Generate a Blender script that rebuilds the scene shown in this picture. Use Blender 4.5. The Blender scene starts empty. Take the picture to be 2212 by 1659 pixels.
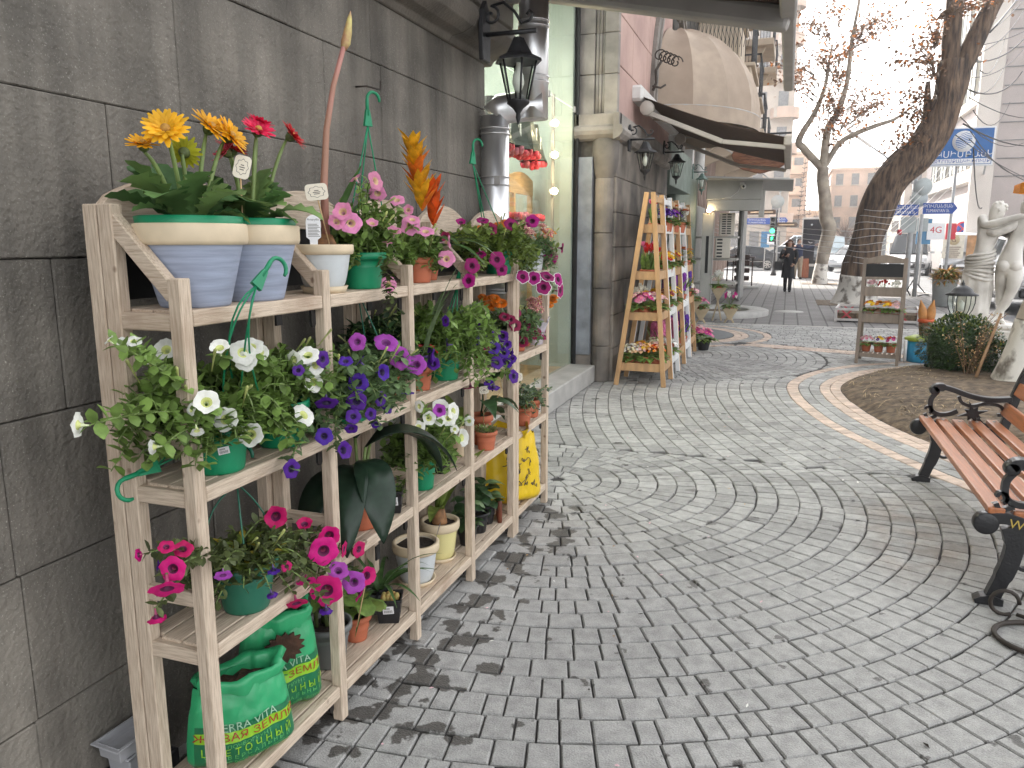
import bpy, math, random
from math import sin, cos, pi, radians, sqrt, atan2
from mathutils import Vector as V, Matrix, noise
random.seed(7)
S = bpy.context.scene
COL = S.collection
# ---------------------------------------------------------------- camera, world, sun, exposure
cam = bpy.data.cameras.new('camera')
cam.sensor_width = 36.0
cam.lens = 36.0 * 1650.0 / 2212.0
cam.clip_start = 0.05
cam.clip_end = 2000
cam_o = bpy.data.objects.new('camera', cam)
COL.objects.link(cam_o)
cam_o.location = (0, 0, 1.6)
cam_o.rotation_euler = (radians(90 - 10.523), 0, radians(19.612))
S.camera = cam_o
SUN_EL, SUN_AZ = radians(36), atan2(-0.42, 0.91)
w = bpy.data.worlds.new('World')
S.world = w
w.use_nodes = True
_n = w.node_tree.nodes
_l = w.node_tree.links
_n.clear()
_sky = _n.new('ShaderNodeTexSky')
_sky.sky_type = 'NISHITA'
_sky.sun_disc = False
_sky.sun_elevation = SUN_EL
_sky.sun_rotation = SUN_AZ
_sky.air_density = 1.0
_sky.dust_density = 3.0
_sky.ozone_density = 1.0
_hs = _n.new('ShaderNodeHueSaturation')
_hs.inputs['Saturation'].default_value = 0.10
_bg = _n.new('ShaderNodeBackground')
_bg.inputs[1].default_value = 0.15
_wo = _n.new('ShaderNodeOutputWorld')
_l.new(_sky.outputs[0], _hs.inputs['Color'])
_l.new(_hs.outputs[0], _bg.inputs[0])
_l.new(_bg.outputs[0], _wo.inputs[0])
sun = bpy.data.lights.new('sun', 'SUN')
sun.energy = 2.2
sun.angle = radians(0.6)
sun.color = (1.0, 0.93, 0.82)
sun_o = bpy.data.objects.new('sun', sun)
COL.objects.link(sun_o)
sun_o.location = (0, 0, 40)
_d = V((sin(SUN_AZ) * cos(SUN_EL), cos(SUN_AZ) * cos(SUN_EL), sin(SUN_EL)))
sun_o.rotation_euler = _d.to_track_quat('Z', 'Y').to_euler()
S.view_settings.view_transform = 'Standard'
S.view_settings.look = 'None'
S.view_settings.gamma = 1.0
S.view_settings.use_curve_mapping = False
S.view_settings.exposure = 2.08
try:
 S.cycles.max_bounces = 6
 S.cycles.diffuse_bounces = 3
 S.cycles.glossy_bounces = 3
 S.cycles.transmission_bounces = 4
 S.cycles.transparent_max_bounces = 8
 S.cycles.use_denoising = True
except Exception:
 pass
# ---------------------------------------------------------------- materials
MATS = {}
def M(name, col, rough=0.6, var=0.12, vs=8.0, bump=0.0, bs=40.0, metal=0.0, stretch=None, col2=None, spec=0.5,
  isl=0.0, trans=0.0, emit=None, sheen=0.0, alpha=1.0, coord='Object', lo=0.35, hi=0.65, det=5.0, obj=0.0):
 """procedural material: two-tone noise colour, fine bump, optional per-piece tint"""
 if name in MATS:
  return MATS[name]
 m = bpy.data.materials.new(name)
 m.use_nodes = True
 nt = m.node_tree
 N, L = nt.nodes, nt.links
 b = N['Principled BSDF']
 b.inputs['Roughness'].default_value = rough
 b.inputs['Metallic'].default_value = metal
 b.inputs['Specular IOR Level'].default_value = spec
 if trans:
  b.inputs['Transmission Weight'].default_value = trans
 if alpha < 1:
  b.inputs['Alpha'].default_value = alpha
 tc = N.new('ShaderNodeTexCoord')
 vec = tc.outputs['Object']
 if coord == 'World':
  vec = N.new('ShaderNodeNewGeometry').outputs['Position']
 if stretch:
  mp = N.new('ShaderNodeMapping')
  mp.inputs['Scale'].default_value = stretch
  L.new(vec, mp.inputs[0])
  vec = mp.outputs[0]
 c1 = tuple(min(1, x * (1 + var)) for x in col[:3]) + (1,)
 c2 = (tuple(x * (1 - var) for x in col[:3]) if col2 is None else tuple(col2[:3])) + (1,)
 nz = N.new('ShaderNodeTexNoise')
 nz.inputs['Scale'].default_value = vs
 nz.inputs['Detail'].default_value = det
 L.new(vec, nz.inputs['Vector'])
 rp = N.new('ShaderNodeValToRGB')
 rp.color_ramp.elements[0].position = lo
 rp.color_ramp.elements[0].color = c2
 rp.color_ramp.elements[1].position = hi
 rp.color_ramp.elements[1].color = c1
 L.new(nz.outputs['Fac'], rp.inputs[0])
 out = rp.outputs[0]
 if isl:
  g = N.new('ShaderNodeNewGeometry')
  mr = N.new('ShaderNodeMapRange')
  mr.inputs['To Min'].default_value = 1 - isl
  mr.inputs['To Max'].default_value = 1 + isl
  L.new(g.outputs['Random Per Island'], mr.inputs[0])
  hs = N.new('ShaderNodeHueSaturation')
  L.new(mr.outputs[0], hs.inputs['Value'])
  L.new(out, hs.inputs['Color'])
  out = hs.outputs[0]
 if obj:
  oi = N.new('ShaderNodeObjectInfo')
  mr = N.new('ShaderNodeMapRange')
  mr.inputs['To Min'].default_value = 1 - obj
  mr.inputs['To Max'].default_value = 1 + obj
  L.new(oi.outputs['Random'], mr.inputs[0])
  hs = N.new('ShaderNodeHueSaturation')
  L.new(mr.outputs[0], hs.inputs['Value'])
  mh = N.new('ShaderNodeMapRange')
  mh.inputs['To Min'].default_value = .5 + obj * .08
  mh.inputs['To Max'].default_value = .5 - obj * .08
  L.new(oi.outputs['Random'], mh.inputs[0])
  L.new(mh.outputs[0], hs.inputs['Hue'])
  L.new(out, hs.inputs['Color'])
  out = hs.outputs[0]
 L.new(out, b.inputs['Base Color'])
 if emit:
  b.inputs['Emission Color'].default_value = tuple(emit[:3]) + (1,)
  b.inputs['Emission Strength'].default_value = emit[3]
 if bump:
  n2 = N.new('ShaderNodeTexNoise')
  n2.inputs['Scale'].default_value = bs
  n2.inputs['Detail'].default_value = 6
  L.new(vec, n2.inputs['Vector'])
  bp = N.new('ShaderNodeBump')
  bp.inputs['Strength'].default_value = bump
  bp.inputs['Distance'].default_value = 0.01
  L.new(n2.outputs['Fac'], bp.inputs['Height'])
  L.new(bp.outputs[0], b.inputs['Normal'])
 MATS[name] = m
 return m
def nodes(m):
 return m.node_tree.nodes, m.node_tree.links, m.node_tree.nodes['Principled BSDF']
def leafM(name, col, var=0.3, isl=0.35, tl=0.25, rough=0.5, obj=0.0, vs=30):
 """leaf: diffuse-glossy plus translucency, tint per leaf"""
 m = M(name, col, rough, var, vs, isl=isl, spec=0.35, obj=obj)
 N, L, b = nodes(m)
 if 'tl' in N:
  return m
 t = N.new('ShaderNodeBsdfTranslucent')
 t.name = 'tl'
 src = b.inputs['Base Color'].links[0].from_socket
 L.new(src, t.inputs[0])
 mx = N.new('ShaderNodeMixShader')
 mx.inputs[0].default_value = tl
 L.new(b.outputs[0], mx.inputs[1])
 L.new(t.outputs[0], mx.inputs[2])
 L.new(mx.outputs[0], N['Material Output'].inputs[0])
 return m
# ---------------------------------------------------------------- mesh builder
def rotz(a):
 return Matrix.Rotation(a, 4, 'Z')
def frame(d, up=V((0, 0, 1))):
 """matrix whose Z axis is d"""
 return V(d).to_track_quat('Z', 'Y').to_matrix().to_4x4()
class MB:
 def __init__(s):
  s.v, s.f, s.m, s.s = [], [], [], []
 def add(s, vs, fs, mi=0, sm=False, M_=None):
  o = len(s.v)
  if M_ is not None:
   vs = [M_ @ V(p) for p in vs]
  s.v += [tuple(p) for p in vs]
  for f in fs:
   s.f.append([i + o for i in f])
   s.m.append(mi)
   s.s.append(sm)
  return s
 def box(s, c, d, mi=0, rz=0.0, M_=None, tp=1.0):
  x, y, z = d[0] / 2, d[1] / 2, d[2] / 2
  vs = [(-x, -y, -z), (x, -y, -z), (x, y, -z), (-x, y, -z), (-x * tp, -y * tp, z), (x * tp, -y * tp, z), (x * tp, y * tp, z), (-x * tp, y * tp, z)]
  T = Matrix.Translation(c) @ rotz(rz)
  if M_ is not None:
   T = M_ @ T
  return s.add(vs, [(3, 2, 1, 0), (4, 5, 6, 7), (0, 1, 5, 4), (1, 2, 6, 5), (2, 3, 7, 6), (3, 0, 4, 7)], mi, False, T)
 def bar(s, a, b, w, t, mi=0, up=(0, 0, 1)):
  """rectangular bar from a to b, width w (sideways) and thickness t (along up)"""
  a, b = V(a), V(b)
  d = (b - a).normalized()
  u = V(up)
  sd = d.cross(u)
  if sd.length < 1e-4:
   sd = d.cross(V((0, 1, 0)))
  sd.normalize()
  u = sd.cross(d).normalized()
  vs = []
  for p in (a, b):
   for i, j in ((-1, -1), (1, -1), (1, 1), (-1, 1)):
    vs.append(p + sd * (i * w / 2) + u * (j * t / 2))
  return s.add(vs, [(0, 1, 2, 3), (7, 6, 5, 4), (0, 4, 5, 1), (1, 5, 6, 2), (2, 6, 7, 3), (3, 7, 4, 0)], mi)
 def tube(s, pts, r, n=6, mi=0, cap=True, sm=True):
  pts = [V(p) for p in pts]
  k = len(pts)
  rs = r if isinstance(r, (list, tuple)) else [r] * k
  vs = []
  u = None
  for i, p in enumerate(pts):
   d = (pts[min(i + 1, k - 1)] - pts[max(i - 1, 0)])
   if d.length < 1e-9:
    d = V((0, 0, 1))
   d.normalize()
   if u is None:
    u = d.orthogonal().normalized()
   else:
    u = (u - d * u.dot(d))
    u = u.normalized() if u.length > 1e-6 else d.orthogonal().normalized()
   w_ = d.cross(u)
   for j in range(n):
    a = 2 * pi * j / n
    vs.append(p + (u * cos(a) + w_ * sin(a)) * rs[i])
  fs = []
  for i in range(k - 1):
   for j in range(n):
    fs.append((i * n + j, i * n + (j + 1) % n, (i + 1) * n + (j + 1) % n, (i + 1) * n + j))
  s.add(vs, fs, mi, sm)
  if cap:
   o = len(s.v) - len(vs)
   s.f.append([o + j for j in range(n)][::-1])
   s.f.append([o + (k - 1) * n + j for j in range(n)])
   s.m += [mi, mi]
   s.s += [False, False]
  return s
 def lathe(s, prof, n=24, c=(0, 0, 0), mi=0, sm=True, M_=None, a0=0.0, a1=2 * pi):
  full = abs(a1 - a0 - 2 * pi) < 1e-6
  m = n if full else n + 1
  vs = []
  for r, z in prof:
   for j in range(m):
    a = a0 + (a1 - a0) * j / n
    vs.append((c[0] + r * cos(a), c[1] + r * sin(a), c[2] + z))
  fs = []
  for i in range(len(prof) - 1):
   for j in range(n):
    j2 = (j + 1) % m
    fs.append((i * m + j, i * m + j2, (i + 1) * m + j2, (i + 1) * m + j))
  return s.add(vs, fs, mi, sm, M_)
 def prism(s, pts, axis, a, b, mi=0, M_=None):
  """2D outline pts extruded along axis ('x','y','z') from a to b"""
  def p3(p, h):
   return {'x': (h, p[0], p[1]), 'y': (p[0], h, p[1]), 'z': (p[0], p[1], h)}[axis]
  n = len(pts)
  vs = [p3(p, a) for p in pts] + [p3(p, b) for p in pts]
  fs = [list(range(n))[::-1], list(range(n, 2 * n))] + [(i, (i + 1) % n, n + (i + 1) % n, n + i) for i in range(n)]
  return s.add(vs, fs, mi, False, M_)
 def leaf(s, base, d, L, W, up=(0, 0, 1), droop=0.3, fold=0.2, n=4, mi=0, prof=None, sm=True, roll=0.0):
  """a blade with a folded midrib: n segments, drooping along its length"""
  base, d, up = V(base), V(d).normalized(), V(up)
  sd = d.cross(up)
  if sd.length < 1e-3:
   sd = d.orthogonal()
  sd.normalize()
  if roll:
   sd = Matrix.Rotation(roll, 3, d) @ sd
  vs = []
  p = base.copy()
  dd = d.copy()
  for i in range(n + 1):
   t = i / n
   wv = prof[i] if prof else (sin(pi * min(0.999, max(0.04, t)) ** 0.8))
   hw = W / 2 * wv
   nn = sd.cross(dd).normalized()
   vs += [p - sd * hw + nn * (fold * hw), p, p + sd * hw + nn * (fold * hw)]
   dd = (dd - V((0, 0, 1)) * (droop / n)).normalized()
   p = p + dd * (L / n)
  fs = []
  for i in range(n):
   a = i * 3
   fs += [(a, a + 1, a + 4, a + 3), (a + 1, a + 2, a + 5, a + 4)]
  return s.add(vs, fs, mi, sm)
 def mesh(s, name, mats):
  me = bpy.data.meshes.new(name)
  me.from_pydata(s.v, [], s.f)
  for m in (mats if isinstance(mats, (list, tuple)) else [mats]):
   me.materials.append(m)
  me.polygons.foreach_set('material_index', s.m)
  me.polygons.foreach_set('use_smooth', s.s)
  me.update()
  return me
 def build(s, name, mats, parent=None, bev=0.0, loc=None, rz=0.0, seg=1):
  o = bpy.data.objects.new(name, s.mesh(name, mats))
  COL.objects.link(o)
  o.parent = parent
  if loc is not None:
   o.location = loc
  if rz:
   o.rotation_euler = (0, 0, rz)
  if bev:
   b = o.modifiers.new('bevel', 'BEVEL')
   b.width = bev
   b.segments = seg
   b.limit_method = 'ANGLE'
  return o
def inst(name, me, parent=None, mat4=None):
 o = bpy.data.objects.new(name, me)
 COL.objects.link(o)
 o.parent = parent
 if mat4 is not None:
  o.matrix_local = mat4
 return o
def tag(o, label, cat, group=None):
 o['label'] = label
 o['category'] = cat
 if group:
  o['group'] = group
 return o
def thing(name, label, cat, loc=(0, 0, 0), rz=0.0, group=None):
 o = bpy.data.objects.new(name, None)
 o.empty_display_size = 0.1
 COL.objects.link(o)
 o.location = loc
 o.rotation_euler = (0, 0, rz)
 return tag(o, label, cat, group)
def kind(o, k):
 o['kind'] = k
 return o
def copy_tree(o, parent=None):
 c = o.copy()
 COL.objects.link(c)
 c.parent = parent
 for ch in list(o.children):
  copy_tree(ch, c)
 return c
def text(body, size, mat, parent, M_, name='lettering', ext=0.0, al='CENTER', shear=0.0, sx=1.0):
 """flat lettering turned into a mesh"""
 cu = bpy.data.curves.new(name, 'FONT')
 cu.body = body
 cu.size = size
 cu.align_x = al
 cu.align_y = 'CENTER'
 cu.extrude = ext
 cu.shear = shear
 cu.resolution_u = 3
 t = bpy.data.objects.new(name, cu)
 COL.objects.link(t)
 dg = bpy.context.evaluated_depsgraph_get()
 me = bpy.data.meshes.new_from_object(t.evaluated_get(dg))
 bpy.data.objects.remove(t)
 me.materials.clear()
 me.materials.append(mat)
 o = bpy.data.objects.new(name, me)
 COL.objects.link(o)
 o.parent = parent
 o.matrix_local = M_ @ Matrix.Diagonal((sx, 1, 1, 1))
 return o
def basis(x, y, o):
 """matrix with local x, y axes and origin (text plane)"""
 x, y = V(x).normalized(), V(y).normalized()
 z = x.cross(y)
 return Matrix(((x.x, y.x, z.x, o[0]), (x.y, y.y, z.y, o[1]), (x.z, y.z, z.z, o[2]), (0, 0, 0, 1)))
R = random.random
U = random.uniform
# ================================================================ GROUND
M('paver', (0.372, 0.367, 0.353), 0.85, 0.13, 18, 0.5, 150, isl=0.19, coord='World', spec=.35)
M('paver_peach', (0.54, 0.425, 0.345), 0.75, 0.14, 14, 0.25, 120, isl=0.15, coord='World')
M('joint', (0.055, 0.052, 0.05), 0.9, 0.3, 30, 0.3, 60, coord='World')
M('asphalt', (0.15, 0.15, 0.155), 0.85, 0.12, 3, 0.3, 90, coord='World')
M('soil', (0.185, 0.135, 0.088), 0.95, 0.2, 13, 1.0, 34, coord='World', col2=(0.05, 0.036, 0.025), lo=.3, hi=.72, det=9)
M('straw', (0.34, 0.255, 0.15), 0.9, 0.3, 20, isl=0.45)
M('kerb', (0.46, 0.44, 0.41), 0.75, 0.1, 6, 0.2, 60, coord='World')
M('concrete', (0.40, 0.39, 0.37), 0.8, 0.12, 5, 0.25, 60, coord='World')
M('white_line', (0.75, 0.75, 0.73), 0.7, 0.06, 10)
def wet_pavers():
 """splashes of water in front of the rack darken and gloss the stones, rust stains under the bench"""
 m = MATS['paver']
 N, L, b = nodes(m)
 g = N.new('ShaderNodeNewGeometry')
 sx = N.new('ShaderNodeSeparateXYZ')
 L.new(g.outputs['Position'], sx.inputs[0])
 def ramp(sock, a, b_, inv=False):
  r = N.new('ShaderNodeMapRange')
  r.interpolation_type = 'SMOOTHSTEP'
  r.inputs['From Min'].default_value = a
  r.inputs['From Max'].default_value = b_
  if inv:
   r.inputs['To Min'].default_value = 1
   r.inputs['To Max'].default_value = 0
  L.new(sock, r.inputs[0])
  return r.outputs[0]
 def mul(a, c, op='MULTIPLY'):
  x = N.new('ShaderNodeMath')
  x.operation = op
  for i, q in enumerate((a, c)):
   if isinstance(q, (int, float)):
    x.inputs[i].default_value = q
   else:
    L.new(q, x.inputs[i])
  return x.outputs[0]
 area = mul(ramp(sx.outputs[0], -1.2, -0.8, True), ramp(sx.outputs[1], 4.3, 4.75, True))
 nz = N.new('ShaderNodeTexNoise')
 nz.inputs['Scale'].default_value = 7.0
 nz.inputs['Detail'].default_value = 6
 L.new(g.outputs['Position'], nz.inputs['Vector'])
 wet = ramp(mul(nz.outputs['Fac'], mul(area, 0.135), 'ADD'), 0.65, 0.68)
 col0 = b.inputs['Base Color'].links[0].from_socket
 mx = N.new('ShaderNodeMixRGB')
 mx.blend_type = 'MULTIPLY'
 mx.inputs[2].default_value = (0.27, 0.26, 0.25, 1)
 L.new(wet, mx.inputs[0])
 L.new(col0, mx.inputs[1])
 # rust-brown stain by the bench
 a2 = mul(mul(ramp(sx.outputs[0], 0.35, 0.7), ramp(sx.outputs[0], 0.8, 1.3, True)), mul(ramp(sx.outputs[1], 3.6, 4.3), ramp(sx.outputs[1], 4.7, 5.4, True)))
 n2 = N.new('ShaderNodeTexNoise')
 n2.inputs['Scale'].default_value = 4.0
 L.new(g.outputs['Position'], n2.inputs['Vector'])
 st = mul(a2, ramp(n2.outputs['Fac'], 0.35, 0.7))
 m2 = N.new('ShaderNodeMixRGB')
 m2.blend_type = 'MULTIPLY'
 m2.inputs[2].default_value = (0.84, 0.76, 0.70, 1)
 L.new(st, m2.inputs[0])
 L.new(mx.outputs[0], m2.inputs[1])
 # broad uneven weathering
 n3 = N.new('ShaderNodeTexNoise')
 n3.inputs['Scale'].default_value = 0.8
 n3.inputs['Detail'].default_value = 3
 L.new(g.outputs['Position'], n3.inputs['Vector'])
 r3 = N.new('ShaderNodeMapRange')
 r3.inputs['From Min'].default_value = 0.3
 r3.inputs['From Max'].default_value = 0.7
 r3.inputs['To Min'].default_value = 0.86
 r3.inputs['To Max'].default_value = 1.1
 L.new(n3.outputs['Fac'], r3.inputs[0])
 hs = N.new('ShaderNodeHueSaturation')
 L.new(r3.outputs[0], hs.inputs['Value'])
 L.new(m2.outputs[0], hs.inputs['Color'])
 n4 = N.new('ShaderNodeTexNoise')
 n4.inputs['Scale'].default_value = 190
 n4.inputs['Detail'].default_value = 3
 L.new(g.outputs['Position'], n4.inputs['Vector'])
 h4 = N.new('ShaderNodeHueSaturation')
 r4 = N.new('ShaderNodeMapRange')
 r4.inputs['From Min'].default_value = .3
 r4.inputs['From Max'].default_value = .7
 r4.inputs['To Min'].default_value = .8
 r4.inputs['To Max'].default_value = 1.16
 L.new(n4.outputs['Fac'], r4.inputs[0])
 L.new(r4.outputs[0], h4.inputs['Value'])
 L.new(hs.outputs[0], h4.inputs['Color'])
 L.new(h4.outputs[0], b.inputs['Base Color'])
 rr = N.new('ShaderNodeMapRange')
 rr.inputs['To Min'].default_value = 0.85
 rr.inputs['To Max'].default_value = 0.28
 L.new(wet, rr.inputs[0])
 L.new(rr.outputs[0], b.inputs['Roughness'])
wet_pavers()
# one sheet to the horizon
gr = MB()
gr.add([(-600, -300, -0.06), (600, -300, -0.06), (600, 900, -0.06), (-600, 900, -0.06)], [(0, 1, 2, 3)])
kind(gr.build('ground', MATS['asphalt']), 'structure')
pv = MB()
pv.add([(-2.6, -4, -0.014), (4.1, -4, -0.014), (4.1, 16.2, -0.014), (-2.6, 16.2, -0.014)], [(0, 1, 2, 3)])
pavement = kind(pv.build('pavement', MATS['joint']), 'structure')
SOIL = [(4.2, 12.0), (3.2, 11.75), (2.2, 11.25), (1.458, 10.69), (1.218, 10.447), (0.939, 10.046), (0.733, 9.552), (0.642, 9.071), (0.681, 8.459),
  (0.772, 7.993), (0.871, 7.584), (0.991, 7.23), (1.109, 6.95), (1.26, 6.62), (1.52, 6.12), (1.9, 5.5), (2.35, 4.8), (2.9, 3.9), (3.3, 2.9)]
def smooth(pts, k=8):
 out = []
 n = len(pts)
 for i in range(n - 1):
  p0, p1, p2, p3 = pts[max(i - 1, 0)], pts[i], pts[i + 1], pts[min(i + 2, n - 1)]
  for j in range(k):
   t = j / k
   out.append(tuple(0.5 * ((2 * p1[a]) + (-p0[a] + p2[a]) * t + (2 * p0[a] - 5 * p1[a] + 4 * p2[a] - p3[a]) * t * t + (-p0[a] + 3 * p1[a] - 3 * p2[a] + p3[a]) * t ** 3) for a in range(2)))
 out.append(tuple(pts[-1]))
 return out
SO = smooth(SOIL, 6)
SOV = [V((x, y)) for x, y in SO]
def soil_d(p):
 """distance outside the soil edge (left of the polyline is outside: -X)"""
 best = 1e9
 sgn = 1
 q = V(p)
 for i in range(len(SOV) - 1):
  a, b = SOV[i], SOV[i + 1]
  ab = b - a
  t = max(0, min(1, (q - a).dot(ab) / ab.dot(ab)))
  d = (q - a - ab * t)
  if d.length < best:
   best = d.length
   sgn = 1 if (ab.x * (q.y - a.y) - ab.y * (q.x - a.x)) < 0 else -1
 return best * sgn
CA, CB, RB, CM = V((-1.40, 4.86)), V((-1.75, 11.2)), 2.35, V((-1.95, 13.75))
YA, YD = 5.74, 15.78
RM = 1.15
def band2(p):
 """distance to the second peach ribbon leaving the round mat"""
 a, b = V((-0.75, 12.72)), V((1.7, 12.0))
 ab = b - a
 t = max(0, min(1, (V(p) - a).dot(ab) / ab.dot(ab)))
 return (V(p) - a - ab * t).length - 0.2
def g_wall(p):
 return p[0] + (1.76 if p[1] < 5.0 else 2.12)
def clip(poly, g, gap):
 """cut a polygon by the linearised constraint g >= gap"""
 c = sum((V(p) for p in poly), V((0, 0))) / len(poly)
 if all(g(p) >= gap for p in poly):
  return poly
 e = 0.01
 g0 = g(c)
 gx = (g((c.x + e, c.y)) - g((c.x - e, c.y))) / (2 * e)
 gy = (g((c.x, c.y + e)) - g((c.x, c.y - e))) / (2 * e)
 f = lambda p: g0 + gx * (p[0] - c.x) + gy * (p[1] - c.y) - gap
 out = []
 n = len(poly)
 for i in range(n):
  a, b = poly[i], poly[(i + 1) % n]
  fa, fb = f(a), f(b)
  if fa >= 0:
   out.append(a)
  if (fa >= 0) != (fb >= 0):
   t = fa / (fa - fb)
   out.append((a[0] + (b[0] - a[0]) * t, a[1] + (b[1] - a[1]) * t))
 return out
def area(p):
 return 0.5 * sum(p[i][0] * p[(i + 1) % len(p)][1] - p[(i + 1) % len(p)][0] * p[i][1] for i in range(len(p)))
stones = []   # (polygon, peach?)
GAP = 0.0035
def put(poly, cons, peach=False):
 if area(poly) < 0:
  poly = poly[::-1]
 for g in cons:
  if len(poly) < 3:
   return
  poly = clip(poly, g, GAP)
 if len(poly) < 3 or area(poly) < 0.0009:
  return
 c = sum((V(p) for p in poly), V((0, 0))) / len(poly)
 stones.append((poly, peach, c))
def ring(c, r0, r1, a0, a1, cons, peach=False, test=None, ws=(0.075, 0.11, 0.145)):
 a = a0 + U(0, 0.1)
 rm = (r0 + r1) / 2
 while a < a1:
  wd = random.choice(ws) / rm
  wd = min(wd, 0.9)
  b = a + wd
  g = GAP / rm
  h = GAP
  j = U(-.004, .004)
  pts = [(c[0] + r * cos(t), c[1] + r * sin(t)) for r, t in ((r0 + h + j, a + g), (r1 - h + j, a + g), (r1 - h + j, b - g), (r0 + h + j, b - g))]
  m = V((c[0] + rm * cos((a + b) / 2), c[1] + rm * sin((a + b) / 2)))
  if test(m):
   put(pts, cons, peach)
  a = b
def seen(p):
 return abs(p.x) < 6
H = 0.126
# region A: big fan of concentric rows centred by the far end of the rack
cA = [lambda p: YA - p[1], lambda p: soil_d(p) - 0.57, g_wall]
k = 0
r = 0.05
while r < 7.2:
 ring(CA, r, r + H, -pi, pi, cA, False, lambda m: m.y < YA + 0.02 and m.y > -1.2 and m.x > -1.8 and m.x < 4.05 and soil_d(m) > 0.57)
 r += H
# peach and grey border round the flower bed, then rows parallel to it
rows = [(0.0, 0.11, 1), (0.11, 0.22, 1), (0.22, 0.33, 0), (0.33, 0.44, 0), (0.44, 0.565, 1)]
d = 0.565
while d < 4.2:
 rows.append((d, d + H, 0))
 d += H
cC = [lambda p: p[1] - YA, lambda p: (V(p) - CB).length - RB, lambda p: (V(p) - CM).length - RM - 0.62, band2, g_wall]
for (d0, d1, pk) in rows:
 dm = (d0 + d1) / 2
 # offset polyline
 off = []
 for i in range(len(SOV)):
  t = (SOV[min(i + 1, len(SOV) - 1)] - SOV[max(i - 1, 0)]).normalized()
  n = V((t.y, -t.x))
  off.append((SOV[i], n))
 acc = 0
 L_ = [0]
 for i in range(1, len(off)):
  acc += ((off[i][0] + off[i][1] * dm) - (off[i - 1][0] + off[i - 1][1] * dm)).length
  L_.append(acc)
 def at(s, dd):
  i = 0
  while i < len(L_) - 2 and L_[i + 1] < s:
   i += 1
  t = (s - L_[i]) / max(1e-6, L_[i + 1] - L_[i])
  p = off[i][0].lerp(off[i + 1][0], t)
  n = off[i][1].lerp(off[i + 1][1], t).normalized()
  return tuple(p + n * dd)
 s = U(0, .1)
 while s < acc - 0.2:
  wd = random.choice((0.1, 0.15, 0.2)) if d0 < 0.56 else random.choice((0.08, 0.115, 0.15, 0.19))
  pts = [at(s + GAP, d0 + GAP * .7), at(s + GAP, d1 - GAP * .7), at(s + wd - GAP, d1 - GAP * .7), at(s + wd - GAP, d0 + GAP * .7)]
  m = V(at(s + wd / 2, dm))
  s += wd
  if m.y > 13.5 or m.x < -2.1 or m.x > 4.0 or m.y < 2.0:
   continue
  if d0 < 0.56:
   put(pts, [], bool(pk))
  else:
   if m.y > YA and (m - CB).length > RB and (m - CM).length > RM + .62 and band2(m) > 0 and m.y < 12.3 and abs(soil_d(m) - dm) < 0.05:
    put(pts, cC + [lambda p: 12.3 - p[1]])
# region B: second fan
cB = [lambda p: soil_d(p) - 0.57, g_wall, lambda p: (V(p) - CM).length - RM - 0.62, band2]
r = 0.06
while r < RB - 0.05:
 ring(CB, r, min(RB, r + H), -pi / 2 - .6, pi / 2 + .6, cB, False, lambda m: m.x > -2.15 and soil_d(m) > 0.57 and (m - CM).length > RM + .62 and band2(m) > 0)
 r += H
# rings round the dark mat
for i, pk in enumerate((1, 1, 0, 0, 1)):
 ring(CM, RM + i * .124, RM + (i + 1) * .124, -2.2, 1.9, [g_wall, band2] if i > 2 else [g_wall], bool(pk), lambda m: m.x > -2.1)
# peach ribbon
e = V((2.45, -0.72)).normalized()
nn = V((-e.y, e.x))
for j in (-1, 0, 1):
 s = 0.0
 while s < 2.6:
  wd = random.choice((.1, .15, .2))
  o = V((-0.75, 12.72)) + nn * (j * .125 - .0625)
  pts = [tuple(o + e * a + nn * b) for a, b in ((s + GAP, GAP), (s + wd - GAP, GAP), (s + wd - GAP, .125 - GAP), (s + GAP, .125 - GAP))]
  m = o + e * (s + wd / 2)
  s += wd
  if (m - CM).length > RM + .6 and soil_d(m) > 0.5:
   put(pts, [lambda p: (V(p) - CM).length - RM - 0.62, lambda p: soil_d(p) - .57], j != 5)
# straight rows beyond
y = 11.2
while y < YD:
 x = -2.1 + U(0, .1)
 while x < 4.0:
  wd = random.choice((.1, .15, .2))
  m = V((x + wd / 2, y + .075))
  ok = (m - CM).length > RM + .62 and band2(m) > 0 and soil_d(m) > .57 and (m - CB).length > RB and (m.y > 12.3 or soil_d(m) > 4.2 or (m.y > 12.0 and m.x > 1.2))
  if ok:
   put([(x + GAP, y + GAP), (x + wd - GAP, y + GAP), (x + wd - GAP, y + .15 - GAP), (x + GAP, y + .15 - GAP)], [lambda p: (V(p) - CM).length - RM - .62, band2, lambda p: soil_d(p) - .57, lambda p: (V(p) - CB).length - RB])
  x += wd
 y += .15
def stone(mb, poly, mi):
 n = len(poly)
 c = sum((V(p) for p in poly), V((0, 0))) / n
 h = U(-.002, .002)
 tx, ty = U(-.012, .012), U(-.012, .012)
 def ins(k):
  out = []
  for p in poly:
   dlt = (V(p) - c)
   l = max(dlt.length, 1e-4)
   out.append(c + dlt * max(0.3, 1 - k / l))
  return out
 z = lambda p: h + (p[0] - c.x) * tx + (p[1] - c.y) * ty
 vs = [(p[0], p[1], -.03) for p in poly] + [(p[0], p[1], z(p) - .006) for p in poly] + [(p.x, p.y, z(p)) for p in ins(.007)]
 fs = [tuple(range(2 * n, 3 * n))]
 for i in range(n):
  j = (i + 1) % n
  fs += [(i, j, n + j, n + i), (n + i, n + j, 2 * n + j, 2 * n + i)]
 mb.add(vs, fs, mi)
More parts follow.
